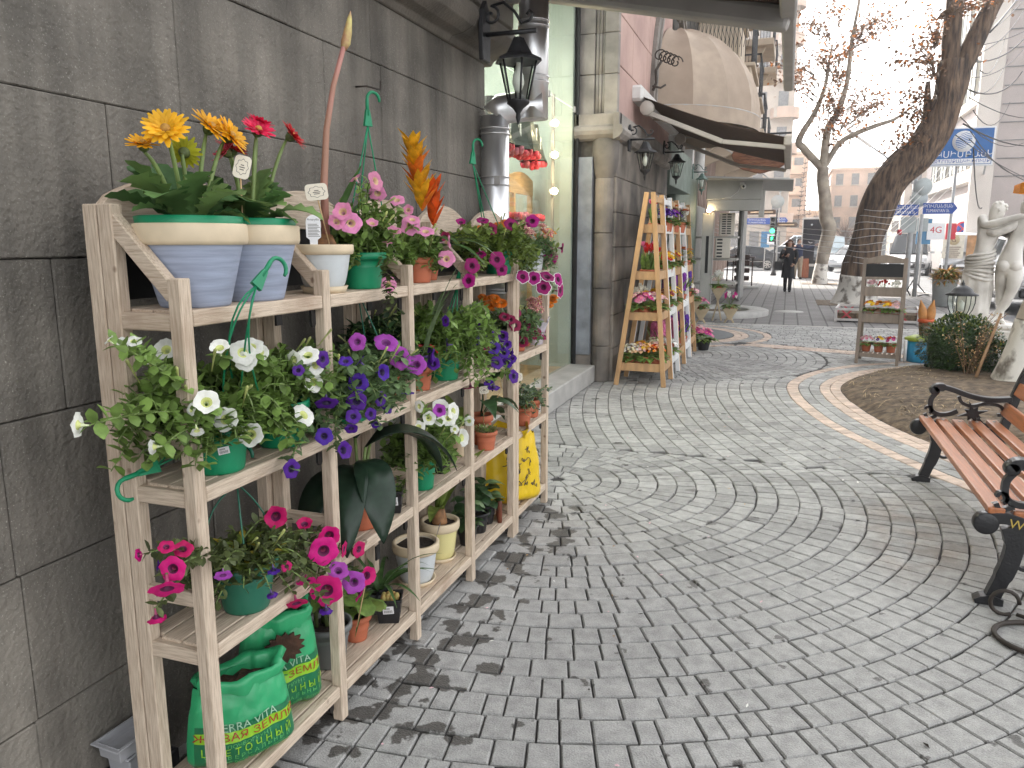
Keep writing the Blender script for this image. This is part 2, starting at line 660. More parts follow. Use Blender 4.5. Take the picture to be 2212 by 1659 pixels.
# the 300 stones that show largest are parts of their own, the rest one mesh
Rw = cam_o.rotation_euler.to_matrix()
def size_in_view(c):
 v = Rw.transposed() @ (V((c.x, c.y, 0)) - V((0, 0, 1.6)))
 if v.z > -0.3:
  return 0
 px, py = v.x / -v.z, v.y / -v.z
 if abs(px) > 0.70 or abs(py) > 0.53:
  return 0
 hid = c.x < -1.33 and 1.4 < c.y < 4.3
 return (0.2 if hid else 1.0) * (-v.y if v.y < 0 else .1) / (v.z * v.z) * 1.0
order = sorted(range(len(stones)), key=lambda i: -size_in_view(stones[i][2]))
rest = MB()
for rank, i in enumerate(order):
 poly, pk, c = stones[i]
 if rank < 300:
  b = MB()
  stone(b, [(p[0] - c.x, p[1] - c.y) for p in poly], 0)
  o = b.build('paving_stone', MATS['paver_peach' if pk else 'paver'], pavement)
  o.location = (c.x, c.y, 0)
 else:
  stone(rest, poly, 1 if pk else 0)
kind(rest.build('paving_stones', [MATS['paver'], MATS['paver_peach']], pavement), 'stuff')
print('stones', len(stones))
# far brick pavement, lighter edging, road, kerbs
fb = M('brick_paving', (0.20, 0.19, 0.185), 0.8, 0.1, 4, 0.0, coord='World')
N, L, b = nodes(fb)
g = N.new('ShaderNodeNewGeometry')
mp = N.new('ShaderNodeMapping')
mp.inputs['Rotation'].default_value = (0, 0, pi / 2)
L.new(g.outputs['Position'], mp.inputs[0])
bk = N.new('ShaderNodeTexBrick')
bk.inputs['Scale'].default_value = 1.0
bk.inputs['Brick Width'].default_value = 0.3
bk.inputs['Row Height'].default_value = 0.27
bk.inputs['Mortar Size'].default_value = 0.016
bk.inputs['Color1'].default_value = (0.215, 0.205, 0.20, 1)
bk.inputs['Color2'].default_value = (0.17, 0.162, 0.158, 1)
bk.inputs['Mortar'].default_value = (0.075, 0.07, 0.068, 1)
L.new(mp.outputs[0], bk.inputs['Vector'])
L.new(bk.outputs['Color'], b.inputs['Base Color'])
bp = N.new('ShaderNodeBump')
bp.inputs['Distance'].default_value = 0.01
bp.invert = True
L.new(bk.outputs['Fac'], bp.inputs['Height'])
L.new(bp.outputs[0], b.inputs['Normal'])
fp = MB()
fp.add([(-6, YD + .06, 0), (4.1, YD + .06, 0), (4.1, 37.4, 0), (-6, 37.4, 0)], [(0, 1, 2, 3)])
kind(fp.build('brick_pavement', fb), 'structure')
kb = MB()
for i in range(9):
 kb.box((-2.0 + i * .7 + .35, YD, -0.02), (.69, .11, .05))
for i in range(24):
 kb.box((4.2, YD + .6 + i * .95, -0.03), (.2, .94, .12))
for i in range(14):
 kb.box((-6 + i * .74 + .37, 37.7, -0.03), (.73, .6, .08))
kind(kb.build('kerb', MATS['kerb'], bev=.01), 'structure')
cw = MB()
for i in range(7):
 cw.box((0.2 + i * 1.0, 44 + .02 * i, -.055), (.45, 5.0, .003))
kind(cw.build('crossing_stripes', MATS['white_line']), 'structure')
# far side of the road: pavement with kerb
fs_ = MB()
fs_.box((-10, 57, 0), (60, 6, .18))
fs_.box((14.5, 20, 0), (5, 68, .18))
kind(fs_.build('far_pavement', MATS['concrete'], bev=.02), 'structure')
# flower bed soil: raised mound with stuff on top
sb = MB()
base = [p for p in SO]
n = len(base)
lv = [(0.0, 0.0), (0.06, 0.035), (0.2, 0.09), (0.5, 0.14), (1.0, 0.17), (2.4, 0.2)]
vs = []
for off_, z in lv:
 for i in range(n):
  t = (SOV[min(i + 1, n - 1)] - SOV[max(i - 1, 0)]).normalized()
  nrm = V((-t.y, t.x))
  p = SOV[i] + nrm * min(off_, 2.3)
  # keep the inner rows from crossing at the nose
  if off_ > 0.9:
   p = SOV[i].lerp(V((max(2.9, SOV[i].x + .75) if off_ > 2 else max(2.1, SOV[i].x + .5), max(3.0, min(9.9, SOV[i].y)))), 0.9 if off_ > 2 else .55)
  q = noise.noise(V((p.x * 5, p.y * 5, off_))) * .03 * min(1, off_ * 8)
  vs.append((p.x, p.y, z + q))
fs = []
for a in range(len(lv) - 1):
 for i in range(n - 1):
  fs.append((a * n + i, (a + 1) * n + i, (a + 1) * n + i + 1, a * n + i + 1)[::-1])
sb.add(vs, fs, 0, True)
bed = kind(sb.build('flower_bed_soil', MATS['soil']), 'structure')
so = bed.modifiers.new('sub', 'SUBSURF')
so.levels = so.render_levels = 2
st = MB()
for i in range(3600):
 k = random.randrange(int(n * .15), n - 4)
 o_ = R() ** .8 * 1.3
 t = (SOV[k + 1] - SOV[k - 1]).normalized()
 p = SOV[k] + V((-t.y, t.x)) * (0.1 + o_) + V((U(-.1, .1), U(-.1, .1)))
 if soil_d(p) > -0.07:
  continue
 z = 0.06 + 0.1 * min(1, -soil_d(p) / .7)
 a = U(0, 2 * pi)
 st.leaf((p.x, p.y, z + U(0.0, .02)), (cos(a), sin(a), U(-.1, .35)), U(.05, .15), U(.005, .012), n=2, droop=.6)
kind(st.build('dead_grass', MATS['straw'], bed), 'stuff')
# ================================================================ LEFT BUILDING
M('basalt', (0.175, 0.158, 0.134), 0.82, 0.16, 3.0, 0.8, 55, isl=0.1, coord='World', col2=(0.118, 0.107, 0.092))
M('basalt_trim', (0.16, 0.142, 0.12), 0.8, 0.22, 4, 0.5, 60, isl=0.08)
M('mortar', (0.08, 0.073, 0.064), 0.95, 0.2, 20)
M('tuff', (0.245, 0.22, 0.195), 0.85, 0.22, 3.5, 0.4, 40, isl=0.14, coord='World', col2=(0.17, 0.155, 0.14))
M('tuff_dark', (0.20, 0.175, 0.15), 0.85, 0.3, 2.5, 0.4, 40, isl=0.15, coord='World', col2=(0.10, 0.092, 0.085))
M('pink_stone', (0.42, 0.285, 0.245), 0.85, 0.12, 2.0, 0.4, 50, isl=0.10, coord='World', col2=(0.36, 0.235, 0.205))
M('plaster_beige', (0.52, 0.43, 0.33), 0.85, 0.1, 2, 0.1, 20)
M('blue_paint', (0.24, 0.265, 0.30), 0.6, 0.14, 6, 0.25, 30, col2=(0.17, 0.185, 0.205))
M('dark_glass', (0.02, 0.022, 0.025), 0.08, 0.1, 2, spec=0.6)
M('iron', (0.018, 0.018, 0.02), 0.42, 0.3, 30, 0.15, 90, spec=0.5)
M('zinc', (0.78, 0.78, 0.79), 0.36, 0.12, 2.5, 0.08, 30, metal=0.95, stretch=(6, 6, 0.6))
M('white_metal', (0.66, 0.65, 0.63), 0.45, 0.06, 6)
M('cream_metal', (0.46, 0.42, 0.37), 0.5, 0.08, 5)
M('grey_metal', (0.37, 0.355, 0.34), 0.5, 0.08, 5)
M('brown_canvas', (0.10, 0.066, 0.048), 0.9, 0.12, 14, 0.15, 200)
M('beige_canvas', (0.43, 0.345, 0.27), 0.9, 0.06, 5, 0.1, 150, col2=(0.38, 0.305, 0.24))
M('beige_dark', (0.37, 0.29, 0.225), 0.9, 0.06, 5, 0.1, 150)
M('kiosk_paint', (0.40, 0.39, 0.36), 0.6, 0.07, 3, 0.05, 20)
M('green_paint', (0.16, 0.20, 0.17), 0.6, 0.15, 4)
M('copper_green', (0.13, 0.20, 0.175), 0.5, 0.2, 20)
M('pale_panel', (0.50, 0.56, 0.51), 0.5, 0.05, 2)
M('pine', (0.50, 0.335, 0.17), 0.6, 0.16, 5, 0.1, 40, stretch=(1, 1, 8))
M('bulb_off', (0.8, 0.79, 0.74), 0.3, 0.04)
M('bulb_lit', (1, 0.9, 0.7), 0.3, 0, emit=(1, 0.78, 0.45, 14))
M('paint_white', (0.78, 0.77, 0.74), 0.5, 0.05, 8)
M('blackboard', (0.012, 0.012, 0.013), 0.55, 0.2, 10)
# speckles on the basalt: pale mineral grains
for nm in ('basalt',):
 m = MATS[nm]
 N, L, b = nodes(m)
 g = N.new('ShaderNodeNewGeometry')
 vo = N.new('ShaderNodeTexNoise')
 vo.inputs['Scale'].default_value = 210
 vo.inputs['Detail'].default_value = 2
 L.new(g.outputs['Position'], vo.inputs['Vector'])
 rp = N.new('ShaderNodeMapRange')
 rp.inputs['From Min'].default_value = 0.62
 rp.inputs['From Max'].default_value = 0.74
 L.new(vo.outputs['Fac'], rp.inputs[0])
 mul = N.new('ShaderNodeMath')
 mul.operation = 'MULTIPLY'
 mul.inputs[1].default_value = 0.8
 L.new(rp.outputs[0], mul.inputs[0])
 mx = N.new('ShaderNodeMixRGB')
 mx.inputs[2].default_value = (0.40, 0.38, 0.33, 1)
 L.new(mul.outputs[0], mx.inputs[0])
 L.new(b.inputs['Base Color'].links[0].from_socket, mx.inputs[1])
 # water streaks running down
 mp = N.new('ShaderNodeMapping')
 mp.inputs['Scale'].default_value = (5, 5, 0.35)
 L.new(g.outputs['Position'], mp.inputs[0])
 ns = N.new('ShaderNodeTexNoise')
 ns.inputs['Scale'].default_value = 1.4
 ns.inputs['Detail'].default_value = 4
 L.new(mp.outputs[0], ns.inputs['Vector'])
 r2 = N.new('ShaderNodeMapRange')
 r2.inputs['From Min'].default_value = 0.38
 r2.inputs['From Max'].default_value = 0.66
 r2.inputs['To Min'].default_value = 0.68
 r2.inputs['To Max'].default_value = 1.28
 L.new(ns.outputs['Fac'], r2.inputs[0])
 hs = N.new('ShaderNodeHueSaturation')
 L.new(r2.outputs[0], hs.inputs['Value'])
 L.new(mx.outputs[0], hs.inputs['Color'])
 L.new(hs.outputs[0], b.inputs['Base Color'])
# glass: a real pane, mostly transparent with mirror reflections
gm = bpy.data.materials.new('window_glass')
gm.use_nodes = True
N, L = gm.node_tree.nodes, gm.node_tree.links
N.clear()
o_ = N.new('ShaderNodeOutputMaterial')
tr = N.new('ShaderNodeBsdfTransparent')
tr.inputs[0].default_value = (0.93, 0.96, 0.93, 1)
gl = N.new('ShaderNodeBsdfGlossy')
gl.inputs['Roughness'].default_value = 0.02
lw = N.new('ShaderNodeLayerWeight')
lw.inputs[0].default_value = 0.5
fr = N.new('ShaderNodeMath')
fr.operation = 'POWER'
fr.inputs[1].default_value = 4.5
L.new(lw.outputs['Facing'], fr.inputs[0])
mx = N.new('ShaderNodeMixShader')
L.new(fr.outputs[0], mx.inputs[0])
L.new(tr.outputs[0], mx.inputs[1])
L.new(gl.outputs[0], mx.inputs[2])
L.new(mx.outputs[0], o_.inputs[0])
MATS['glass'] = gm
# ---- body of the building (rooms left open behind the shop window)
bld = thing('stone_building', 'dark stone building with shop window and pink upper storeys along the left', 'building', (-1.8, 0, 0))
def wbox(mb, x0, x1, y0, y1, z0, z1, mi=0):
 mb.box(((x0 + x1) / 2, (y0 + y1) / 2, (z0 + z1) / 2), (x1 - x0, y1 - y0, z1 - z0), mi)
OX = 1.8   # parts are local to the building origin at x=-1.8
mb = MB()
wbox(mb, -12 + OX, -1.82 + OX, -8, 4.44, 0, 3.6)
wbox(mb, -12 + OX, -4.4 + OX, 4.44, 8.62, 0, 4.6)
wbox(mb, -12 + OX, -1.93 + OX, 8.64, 12.42, 0, 4.6)
wbox(mb, -12 + OX, -2.6 + OX, 12.42, 19.9, 0, 4.6)
wbox(mb, -12 + OX, -1.95 + OX, -8, 4.44, 3.6, 4.6)
wbox(mb, -12 + OX, -1.94 + OX, -8, 12.42, 4.6, 15)
wbox(mb, -12 + OX, -2.0 + OX, 12.42, 19.9, 4.6, 15)
wbox(mb, -4.4 + OX, -2.3 + OX, 4.44, 8.62, 4.3, 4.6)
mb.build('wall', MATS['mortar'], bld)
# coursed basalt blocks of the near wall
W0 = -1.75
zc = [-0.01, 0.385, 0.78, 1.17, 1.56, 1.965, 2.37, 2.63]
fixed = {4: [1.0, 1.66, 2.18, 2.85, 3.5, 4.0], 5: [1.28, 1.94, 2.73, 3.18, 3.75], 3: [0.6, 1.45, 2.1, 2.7, 3.4, 3.95], 0: [0.5, 1.26, 1.9, 2.5, 3.2, 3.9], 1: [0.5, 1.27, 1.95, 2.6, 3.1, 3.8], 2: [0.55, 1.26, 1.8, 2.45, 3.1, 3.7]}
for k in range(7):
 ys = [4.44] + sorted(fixed.get(k, [0.4, 1.1, 1.75, 2.5, 3.1, 3.8]), reverse=True)
 while ys[-1] > -4:
  ys.append(ys[-1] - U(.55, .85))
 for i in range(len(ys) - 1):
  y0, y1 = ys[i + 1] + .0014, ys[i] - .0014
  t = U(-.003, .003)
  b = MB()
  b.box((0, 0, 0), (.12, y1 - y0, zc[k + 1] - zc[k] - .003))
  b.build('stone_block', MATS['basalt'], bld, bev=.0035, loc=(W0 - .06 + t + OX, (y0 + y1) / 2, (zc[k] + zc[k + 1]) / 2))
# cornice moulding above the near wall
cor = [(-1.83, 2.63), (-1.74, 2.63), (-1.72, 2.66), (-1.66, 2.67), (-1.60, 2.70), (-1.575, 2.745), (-1.585, 2.79), (-1.62, 2.82), (-1.60, 2.83), (-1.60, 2.96), (-1.57, 2.98), (-1.57, 3.05), (-1.83, 3.10)]
ys = [-4, -2.9, -1.8, -.7, .3, 1.2, 2.1, 3.05, 3.9, 4.52]
for i in range(len(ys) - 1):
 b = MB()
 b.prism([(x + OX, z) for x, z in cor], 'y', ys[i] + .002, ys[i + 1] - .002)
 b.build('cornice_stone', MATS['basalt_trim'], bld, bev=.004)
# wall above cornice
b = MB()
for i in range(8):
 for k in range(4):
  y0 = -4 + i * 1.06
  b.box((-1.88 + OX, y0 + .53 + (k % 2) * .2, 3.3 + k * .4), (.14, 1.05, .395))
b.build('upper_blocks', MATS['basalt_trim'], bld, bev=.004)
# pier between window and street face: blue painted strip, stone half column, corbel ledge, fluted pilaster
b = MB()
b.box((-2.2 + OX, 8.62, 1.42), (.19, .1, 2.22))
b.build('painted_strip', MATS['blue_paint'], bld, bev=.006)
for k, (z0, z1) in enumerate(((0.0, .42), (.42, 1.08), (1.08, 1.7), (1.7, 2.3))):
 b = MB()
 b.lathe([(.0, z0 + .003), (.098, z0 + .003), (.104, z0 + .012), (.104, z1 - .012), (.098, z1 - .003), (0, z1 - .003)], 18, (-1.985 + OX, 8.66, 0), sm=False)
 b.build('column_drum', MATS['tuff_dark'], bld)
b = MB()
b.lathe([(.104, 2.3), (.125, 2.36), (.14, 2.42), (.15, 2.5), (.15, 2.72), (0, 2.72)], 16, (-1.985 + OX, 8.69, 0))
b.build('column_capital', MATS['tuff_dark'], bld, bev=.004)
b = MB()
b.box((-2.2 + OX, 8.66, .16), (.2, .12, .32))
b.build('stone_block', MATS['tuff_dark'], bld, bev=.004)
# street face below the ledge: dark blocks
for k in range(7):
 z0, z1 = k * .386, k * .386 + .386
 y = 8.66
 while y < 12.4:
  d = min(U(.55, .8), 12.42 - y)
  b = MB()
  b.box((0, 0, 0), (.1, d - .006, .38))
  b.build('stone_block', MATS['tuff_dark'], bld, bev=.006, loc=(-1.90 + OX + U(-.004, .004), y + d / 2, (z0 + z1) / 2))
  y += d
# ledge: moulded band that turns the corner
led = [(0, 2.70), (.06, 2.72), (.10, 2.76), (.115, 2.80), (.10, 2.84), (.07, 2.86), (.07, 2.98), (0, 2.98)]
b = MB()
prof = led
b.prism([(-1.87 + OX + p[0], p[1]) for p in led], 'y', 8.50, 12.45)
b.build('ledge', MATS['tuff'], bld, bev=.003)
b = MB()
b.prism([(8.62 - p[0], p[1]) for p in led], 'x', -2.31 + OX, -1.80 + OX)
b.build('ledge', MATS['tuff'], bld, bev=.003)
# fluted pilaster on the face that looks down the street towards us
for k in range(6):
 z0 = 2.98 + k * .42
 b = MB()
 b.box((-2.21 + OX, 8.66, z0 + .21), (.2, .1, .414))
 b.build('stone_block', MATS['tuff'], bld, bev=.006)
 b = MB()
 b.box((-1.925 + OX, 8.66, z0 + .21), (.15, .1, .414))
 b.build('stone_block', MATS['tuff'], bld, bev=.006)
 b = MB()
 for j in range(3):
  b.tube([(-2.085 + OX + j * .037, 8.64, z0 + .002), (-2.085 + OX + j * .037, 8.64, z0 + .418)], .019, 8)
 b.build('fluting', MATS['tuff'], bld)
# pink stone above the ledge on the street face
for k in range(6):
 z0 = 2.98 + k * .52
 y = 8.66 if k % 2 else 8.66
 while y < 12.4:
  d = min(U(.75, 1.05), 12.42 - y)
  b = MB()
  b.box((0, 0, 0), (.1, d - .006, .514))
  b.build('pink_block', MATS['pink_stone'], bld, bev=.006, loc=(-1.905 + OX + U(-.003, .003), y + d / 2, z0 + .26))
  y += d
# arched stone surround of the window behind the round awning
b = MB()
ri, ro = 1.72, 1.98
pts = []
for i in range(25):
 a = pi * i / 24
 pts.append((12.6 + ro * cos(a), 3.45 + 1.0 * ro * sin(a) * 1.0))
pin = []
for i in range(25):
 a = pi * i / 24
 pin.append((12.6 + ri * cos(a), 3.45 + ri * sin(a)))
for i in range(24):
 q = [pts[i], pts[i + 1], pin[i + 1], pin[i]]
 b.prism(q, 'x', -1.88 + OX, -1.80 + OX)
for i in range(24):
 a0, a1 = pi * i / 24, pi * (i + 1) / 24
 q = [(12.6 + 1.84 * cos(a0), 3.45 + 1.84 * sin(a0)), (12.6 + 1.84 * cos(a1), 3.45 + 1.84 * sin(a1)), (12.6 + 1.79 * cos(a1), 3.45 + 1.79 * sin(a1)), (12.6 + 1.79 * cos(a0), 3.45 + 1.79 * sin(a0))]
 b.prism(q, 'x', -1.80 + OX, -1.775 + OX)
b.build('arch_surround', MATS['tuff'], bld, bev=.004)
b = MB()
for r_ in (.5, .38, .26):
 b.tube([(-1.84 + OX, 12.6 + r_ * cos(pi * i / 10) * .8, 5.0 + r_ * sin(pi * i / 10)) for i in range(11)], .03, 6)
b.build('carved_keystone', MATS['tuff'], bld)
# greenish shopfront recess after the street face
b = MB()
wbox(b, -2.7 + OX, -2.15 + OX, 12.46, 13.4, 0, 3.2)
wbox(b, -2.7 + OX, -1.95 + OX, 13.4, 16.3, 2.55, 3.25)
wbox(b, -2.7 + OX, -2.2 + OX, 16.0, 19.9, 0, 3.25)
b.build('shopfront_panel', MATS['green_paint'], bld, bev=.01)
b = MB()
wbox(b, -2.64 + OX, -2.3 + OX, 13.42, 15.98, 0.3, 2.5)
b.build('shopfront_glass', MATS['dark_glass'], bld)
# upper storeys of the street face: bay, balconies, windows
for yb in (14.9, 18.4):
 bb = MB()
 wbox(bb, -2.1 + OX, -.82 + OX, yb, yb + 1.9, 4.5, 4.66)
 wbox(bb, -2.1 + OX, -.75 + OX, yb - .06, yb + 1.96, 4.66, 4.72)
 bal = bb.build('balcony', MATS['plaster_beige'], bld, bev=.01)
 br = MB()
 for j in range(16):
  x = -1.98 + OX + j * .07
  br.tube([(x, yb + .02, 4.84), (x, yb + .02, 5.6)], .008, 4)
  br.tube([(x + .035, yb + .02, 5.0), (x + .06, yb + .02, 5.15), (x + .01, yb + .02, 5.3), (x + .035, yb + .02, 5.42)], .007, 4)
 for j in range(22):
  y = yb + .05 + j * .085
  br.tube([(-.82 + OX, y, 4.7), (-.82 + OX, y, 5.6)], .008, 4)
 br.bar((-2.0 + OX, yb + .02, 5.62), (-.8 + OX, yb + .02, 5.62), .04, .03)
 br.bar((-.82 + OX, yb, 5.62), (-.82 + OX, yb + 1.9, 5.62), .04, .03)
 br.build('railing', MATS['iron'], bal)
 cb = MB()
 for yy in (yb + .25, yb + 1.65):
  cb.prism([(-2.0 + OX, 4.5), (-1.0 + OX, 4.5), (-1.1 + OX, 4.32), (-2.0 + OX, 3.8)], 'y', yy - .08, yy + .08)
 cb.build('corbel', MATS['plaster_beige'], bal, bev=.01)
b = MB()
wbox(b, -2.0 + OX, -1.15 + OX, 16.85, 18.3, 5.25, 8.5)
wbox(b, -2.0 + OX, -1.08 + OX, 16.8, 18.36, 5.95, 6.07)
b.build('bay', MATS['plaster_beige'], bld, bev=.02)
# ---- building further along: ribbed brown facade to the street corner
b2 = thing('ribbed_building', 'pinkish brown building with vertical ribbed facade behind the grey kiosk', 'building', (-2.6, 21, 0))
M('ribbed', (0.33, 0.245, 0.205), 0.85, 0.16, 1.5, 0.2, 20, isl=0.12)
b = MB()
wbox(b, -9, -.05, 0, 14.5, 0, 14)
b.build('wall', MATS['ribbed'], b2)
for i in range(34):
 b = MB()
 b.box((0.0, .2 + i * .42, 7.2), (.16, .2 if i % 3 else .3, 13.4))
 b.build('facade_rib', MATS['ribbed'], b2)
b = MB()
wbox(b, -.04, .02, 0.1, 14.4, 3.25, 3.5)
b.build('string_course', MATS['tuff'], b2)
b = MB()
wbox(b, -.05, .25, -1.2, -.9, 0, 13)
b.lathe([(.13, 3.1), (.13, 14)], 10, (.3, -.1, 0))
b.build('drain_pipe', MATS['white_metal'], b2)
for yb in (2.2, 6.6, 11.0):
 for zb_ in (4.5, 7.9, 11.3):
  b = MB()
  wbox(b, 0, 1.75, yb, yb + 2.6, zb_, zb_ + .2)
  b.prism([(0, zb_), (1.5, zb_), (1.4, zb_ - .2), (0, zb_ - .8)], 'y', yb + .3, yb + .5)
  bal = b.build('balcony', MATS['plaster_beige'], b2, bev=.01)
  b = MB()
  for j in range(18):
   x = .05 + j * .098
   b.tube([(x, yb + .03, zb_ + .2), (x, yb + .03, zb_ + 1.1)], .012, 4)
  for j in range(26):
   y = yb + .03 + j * .1
   b.tube([(1.72, y, zb_ + .2), (1.72, y, zb_ + 1.1)], .012, 4)
  b.bar((0, yb + .03, zb_ + 1.12), (1.74, yb + .03, zb_ + 1.12), .05, .04)
  b.bar((1.72, yb, zb_ + 1.12), (1.72, yb + 2.6, zb_ + 1.12), .05, .04)
  b.build('railing', MATS['iron'], bal)
  b = MB()
  b.box((.0, yb + 1.3, zb_ + 1.3), (.06, 1.5, 2.2))
  b.build('window', MATS['dark_glass'], b2)
# ---- zinc duct by the end of the near wall
pp = thing('zinc_duct', 'shiny zinc flue pipe with elbows beside the shop window', 'pipe', (-1.66, 4.36, 0))
b = MB()
b.tube([(0, 0, 1.0), (0, 0, 2.32)], .083, 22)
b.build('lower_pipe', MATS['zinc'], pp)
b = MB()
b.tube([(0, 0, 2.32), (0.03, .01, 2.36), (.28, .06, 2.38)], .084, 22)
b.build('elbow', MATS['zinc'], pp)
b = MB()
b.tube([(.22, .05, 2.30), (.22, .05, 3.02)], .085, 22)
b.build('upper_pipe', MATS['zinc'], pp)
b = MB()
b.tube([(.22, .05, 2.97), (.15, .03, 3.01), (-.35, -.1, 3.09)], .085, 22)
b.build('elbow', MATS['zinc'], pp)
b = MB()
for z in (1.30, 1.32, 2.25, 2.22, 1.0, 1.03):
 b.tube([(0, 0, z - .004), (0, 0, z + .004)], .089, 22)
for z in (2.5, 2.53, 2.8, 2.83):
 b.tube([(.22, .05, z - .004), (.22, .05, z + .004)], .091, 22)
b.build('seam_ring', MATS['zinc'], pp)
b = MB()
for z in (1.93, 1.975):
 b.tube([(.087 * cos(a / 8 * pi), .087 * sin(a / 8 * pi), z) for a in range(-10, 9)], .003, 4)
b.box((.045, -.085, 1.953), (.035, .006, .05))
b.build('clamp', MATS['grey_metal'], pp)
# ---- shop window
sw = thing('shop_window', 'tall frameless shop window with stone sill beside the zinc flue', 'window', (-2.3, 6.5, 0))
b = MB()
b.box((.1, 0, .1), (.34, 4.12, .2))
b.build('sill', MATS['concrete'], sw, bev=.01)
b = MB()
b.box((0, -.52, 1.62), (.012, 2.98, 2.8))
b.build('pane', MATS['glass'], sw)
b = MB()
b.box((0, 1.52, 1.62), (.012, 1.06, 2.8))
b.build('pane', MATS['glass'], sw)
b = MB()
b.box((0, 0, 3.66), (.012, 4.1, 1.24))
b.build('pane', MATS['glass'], sw)
b = MB()
b.box((.012, .98, 3.02), (.02, .05, .06))
b.box((.012, 1.95, 3.02), (.02, .05, .06))
b.build('glass_clamp', MATS['grey_metal'], sw)
b = MB()
b.box((.02, 2.06, 2.2), (.03, .02, 4.1))
b.build('edge_strip', MATS['blackboard'], sw)
# inside: pale wall panels, floor, ceiling
b = MB()
b.box((-.95, 2.02, 2.2), (1.86, .06, 4.2))
b.box((-2.0, 0, 2.2), (.06, 4.1, 4.2))
b.box((-1.0, -2.0, 2.2), (1.9, .06, 4.2))
b.box((-1.0, 0, 4.25), (2.0, 4.1, .06))
b.build('interior_wall', MATS['pale_panel'], sw)
b = MB()
b.box((-1.03, 0, .1), (1.9, 4.1, .14))
b.build('interior_floor', MATS['pine'], sw)
# pine flower stall inside with scalloped front board
ps = thing('display_cabinet', 'pine display cabinet with scalloped board inside the shop window', 'cabinet', (-2.78, 7.62, .29))
sc = [(-1.6, 1.82)]
for i in range(41):
 t = i / 40
 y = -1.6 + 2.4 * t
 sc.append((y, 1.98 + .07 * abs(sin(t * pi * 3))))
sc.append((.8, 1.82))
b = MB()
b.prism(sc, 'x', .0, .03)
b.build('scalloped_board', MATS['pine'], ps)
for y in (-1.58, -1.0, -.42, .2, .78):
 b = MB()
 b.box((0, y, .91), (.05, .05, 1.82))
 b.build('post', MATS['pine'], ps)
for z in (.55, 1.15):
 b = MB()
 b.box((-.25, -.4, z), (.5, 2.4, .03))
 b.build('shelf', MATS['pine'], ps)
b = MB()
b.box((-.5, -.4, .9), (.03, 2.4, 1.8))
b.build('back_board', MATS['pine'], ps)
# bouquets: wrapped roses hung head down above the board, and three standing in the cabinet
M('rose_red', (.75, .06, .10), .6, .25, 30, isl=.4)
M('rose_pink', (.72, .22, .30), .6, .2, 30, isl=.3)
M('dark_wrap', (.055, .06, .05), .25, .3, 12, .3, 20, isl=.3)
M('clear_wrap', (.55, .58, .52), .2, .15, 12, .4, 20, alpha=.5)
def bouquet(loc, up, col, wrap, label, h=.42, r=.13):
 t = thing('rose_bouquet', label, 'bouquet', loc, U(0, 6), 'wrapped rose bouquets in the shop window')
 b = MB()
 for i in range(20):
  a, u = i * 2.4, r * 1.05 * sqrt((i + .5) / 20)
  b.lathe([(0, -.03), (.022, -.02), (.032, .0), (.026, .025), (.012, .03), (.014, .02), (0, .012)], 8, (u * cos(a), u * sin(a), up * (.02 - .25 * u) + U(-.012, .012)))
 kind(b.build('roses', MATS[col], t), 'stuff')
 b = MB()
 n = 14
 vs = [(rr * (1 + .12 * (j % 2)) * cos(2 * pi * j / n), rr * (1 + .12 * (j % 2)) * sin(2 * pi * j / n), z) for rr, z in ((r * 1.08, -up * .045), (r * .9, -up * .09), (r * .5, -up * h * .7), (r * .35, -up * h)) for j in range(n)]
 b.add(vs, [(i * n + j, i * n + (j + 1) % n, (i + 1) * n + (j + 1) % n, (i + 1) * n + j) for i in range(3) for j in range(n)])
 b.build('wrap', MATS[wrap], t)
 if up < 0:
  for a in (0, 2.1, 4.2):
   b = MB()
   b.box((r * .75 * cos(a), r * .75 * sin(a), h * .45), (.012, .012, h * .45))
   b.build('printed_strip', MATS['print_strip'], t)
 return t
M('print_strip', (.7, .68, .64), .5, .3, 60)
for i in range(6):
 bouquet((-2.62 - .02 * (i % 2), 6.75 + i * .27, 2.47 - .06 * (i == 5)), -1, 'rose_pink' if i == 2 else 'rose_red', 'dark_wrap', 'head down bouquet of ' + ('pink' if i == 2 else 'red') + ' roses, ' + ['first', 'second', 'third', 'fourth', 'fifth', 'last'][i] + ' in the row above the cabinet')
for i in range(3):
 bouquet((-2.64, 7.35 + i * .38, 1.86), 1, 'rose_red' if i != 1 else 'rose_pink', 'dark_wrap' if i == 0 else 'clear_wrap', 'upright rose bouquet standing in the cabinet, ' + ['left', 'middle', 'right'][i] + ' one', .42, .11)
# spot-lamp track with three lamps
tk = thing('lamp_track', 'vertical track with three small spot lamps behind the glass', 'lamp', (-2.42, 8.05, 1.6))
b = MB()
b.box((0, .04, .65), (.03, .03, 1.75))
b.build('track', MATS['grey_metal'], tk)
for z, lit in ((.53, 1), (.9, 1), (1.22, 1)):
 b = MB()
 b.tube([(0, .03, z), (.02, -.02, z)], .012, 6)
 b.lathe([(.0, -.03), (.03, -.03), (.038, .04)], 14, M_=Matrix.Translation((.03, -.03, z)) @ frame((1, -1.6, 0)))
 h = b.build('spot_head', MATS['white_metal'], tk)
 b = MB()
 b.lathe([(0, .045), (.02, .04), (.034, .03)], 14, M_=Matrix.Translation((.03, -.03, z)) @ frame((1, -1.6, 0)))
 b.build('bulb', MATS['bulb_lit'], h)
 lp = bpy.data.lights.new('spot_glow', 'POINT')
 lp.energy = 2.2
 lp.color = (1, .8, .5)
 lp.shadow_soft_size = .03
 lo_ = bpy.data.objects.new('spot_glow', lp)
 COL.objects.link(lo_)
 lo_.location = (-2.42 + .1, 8.05 - .12, 1.6 + z)
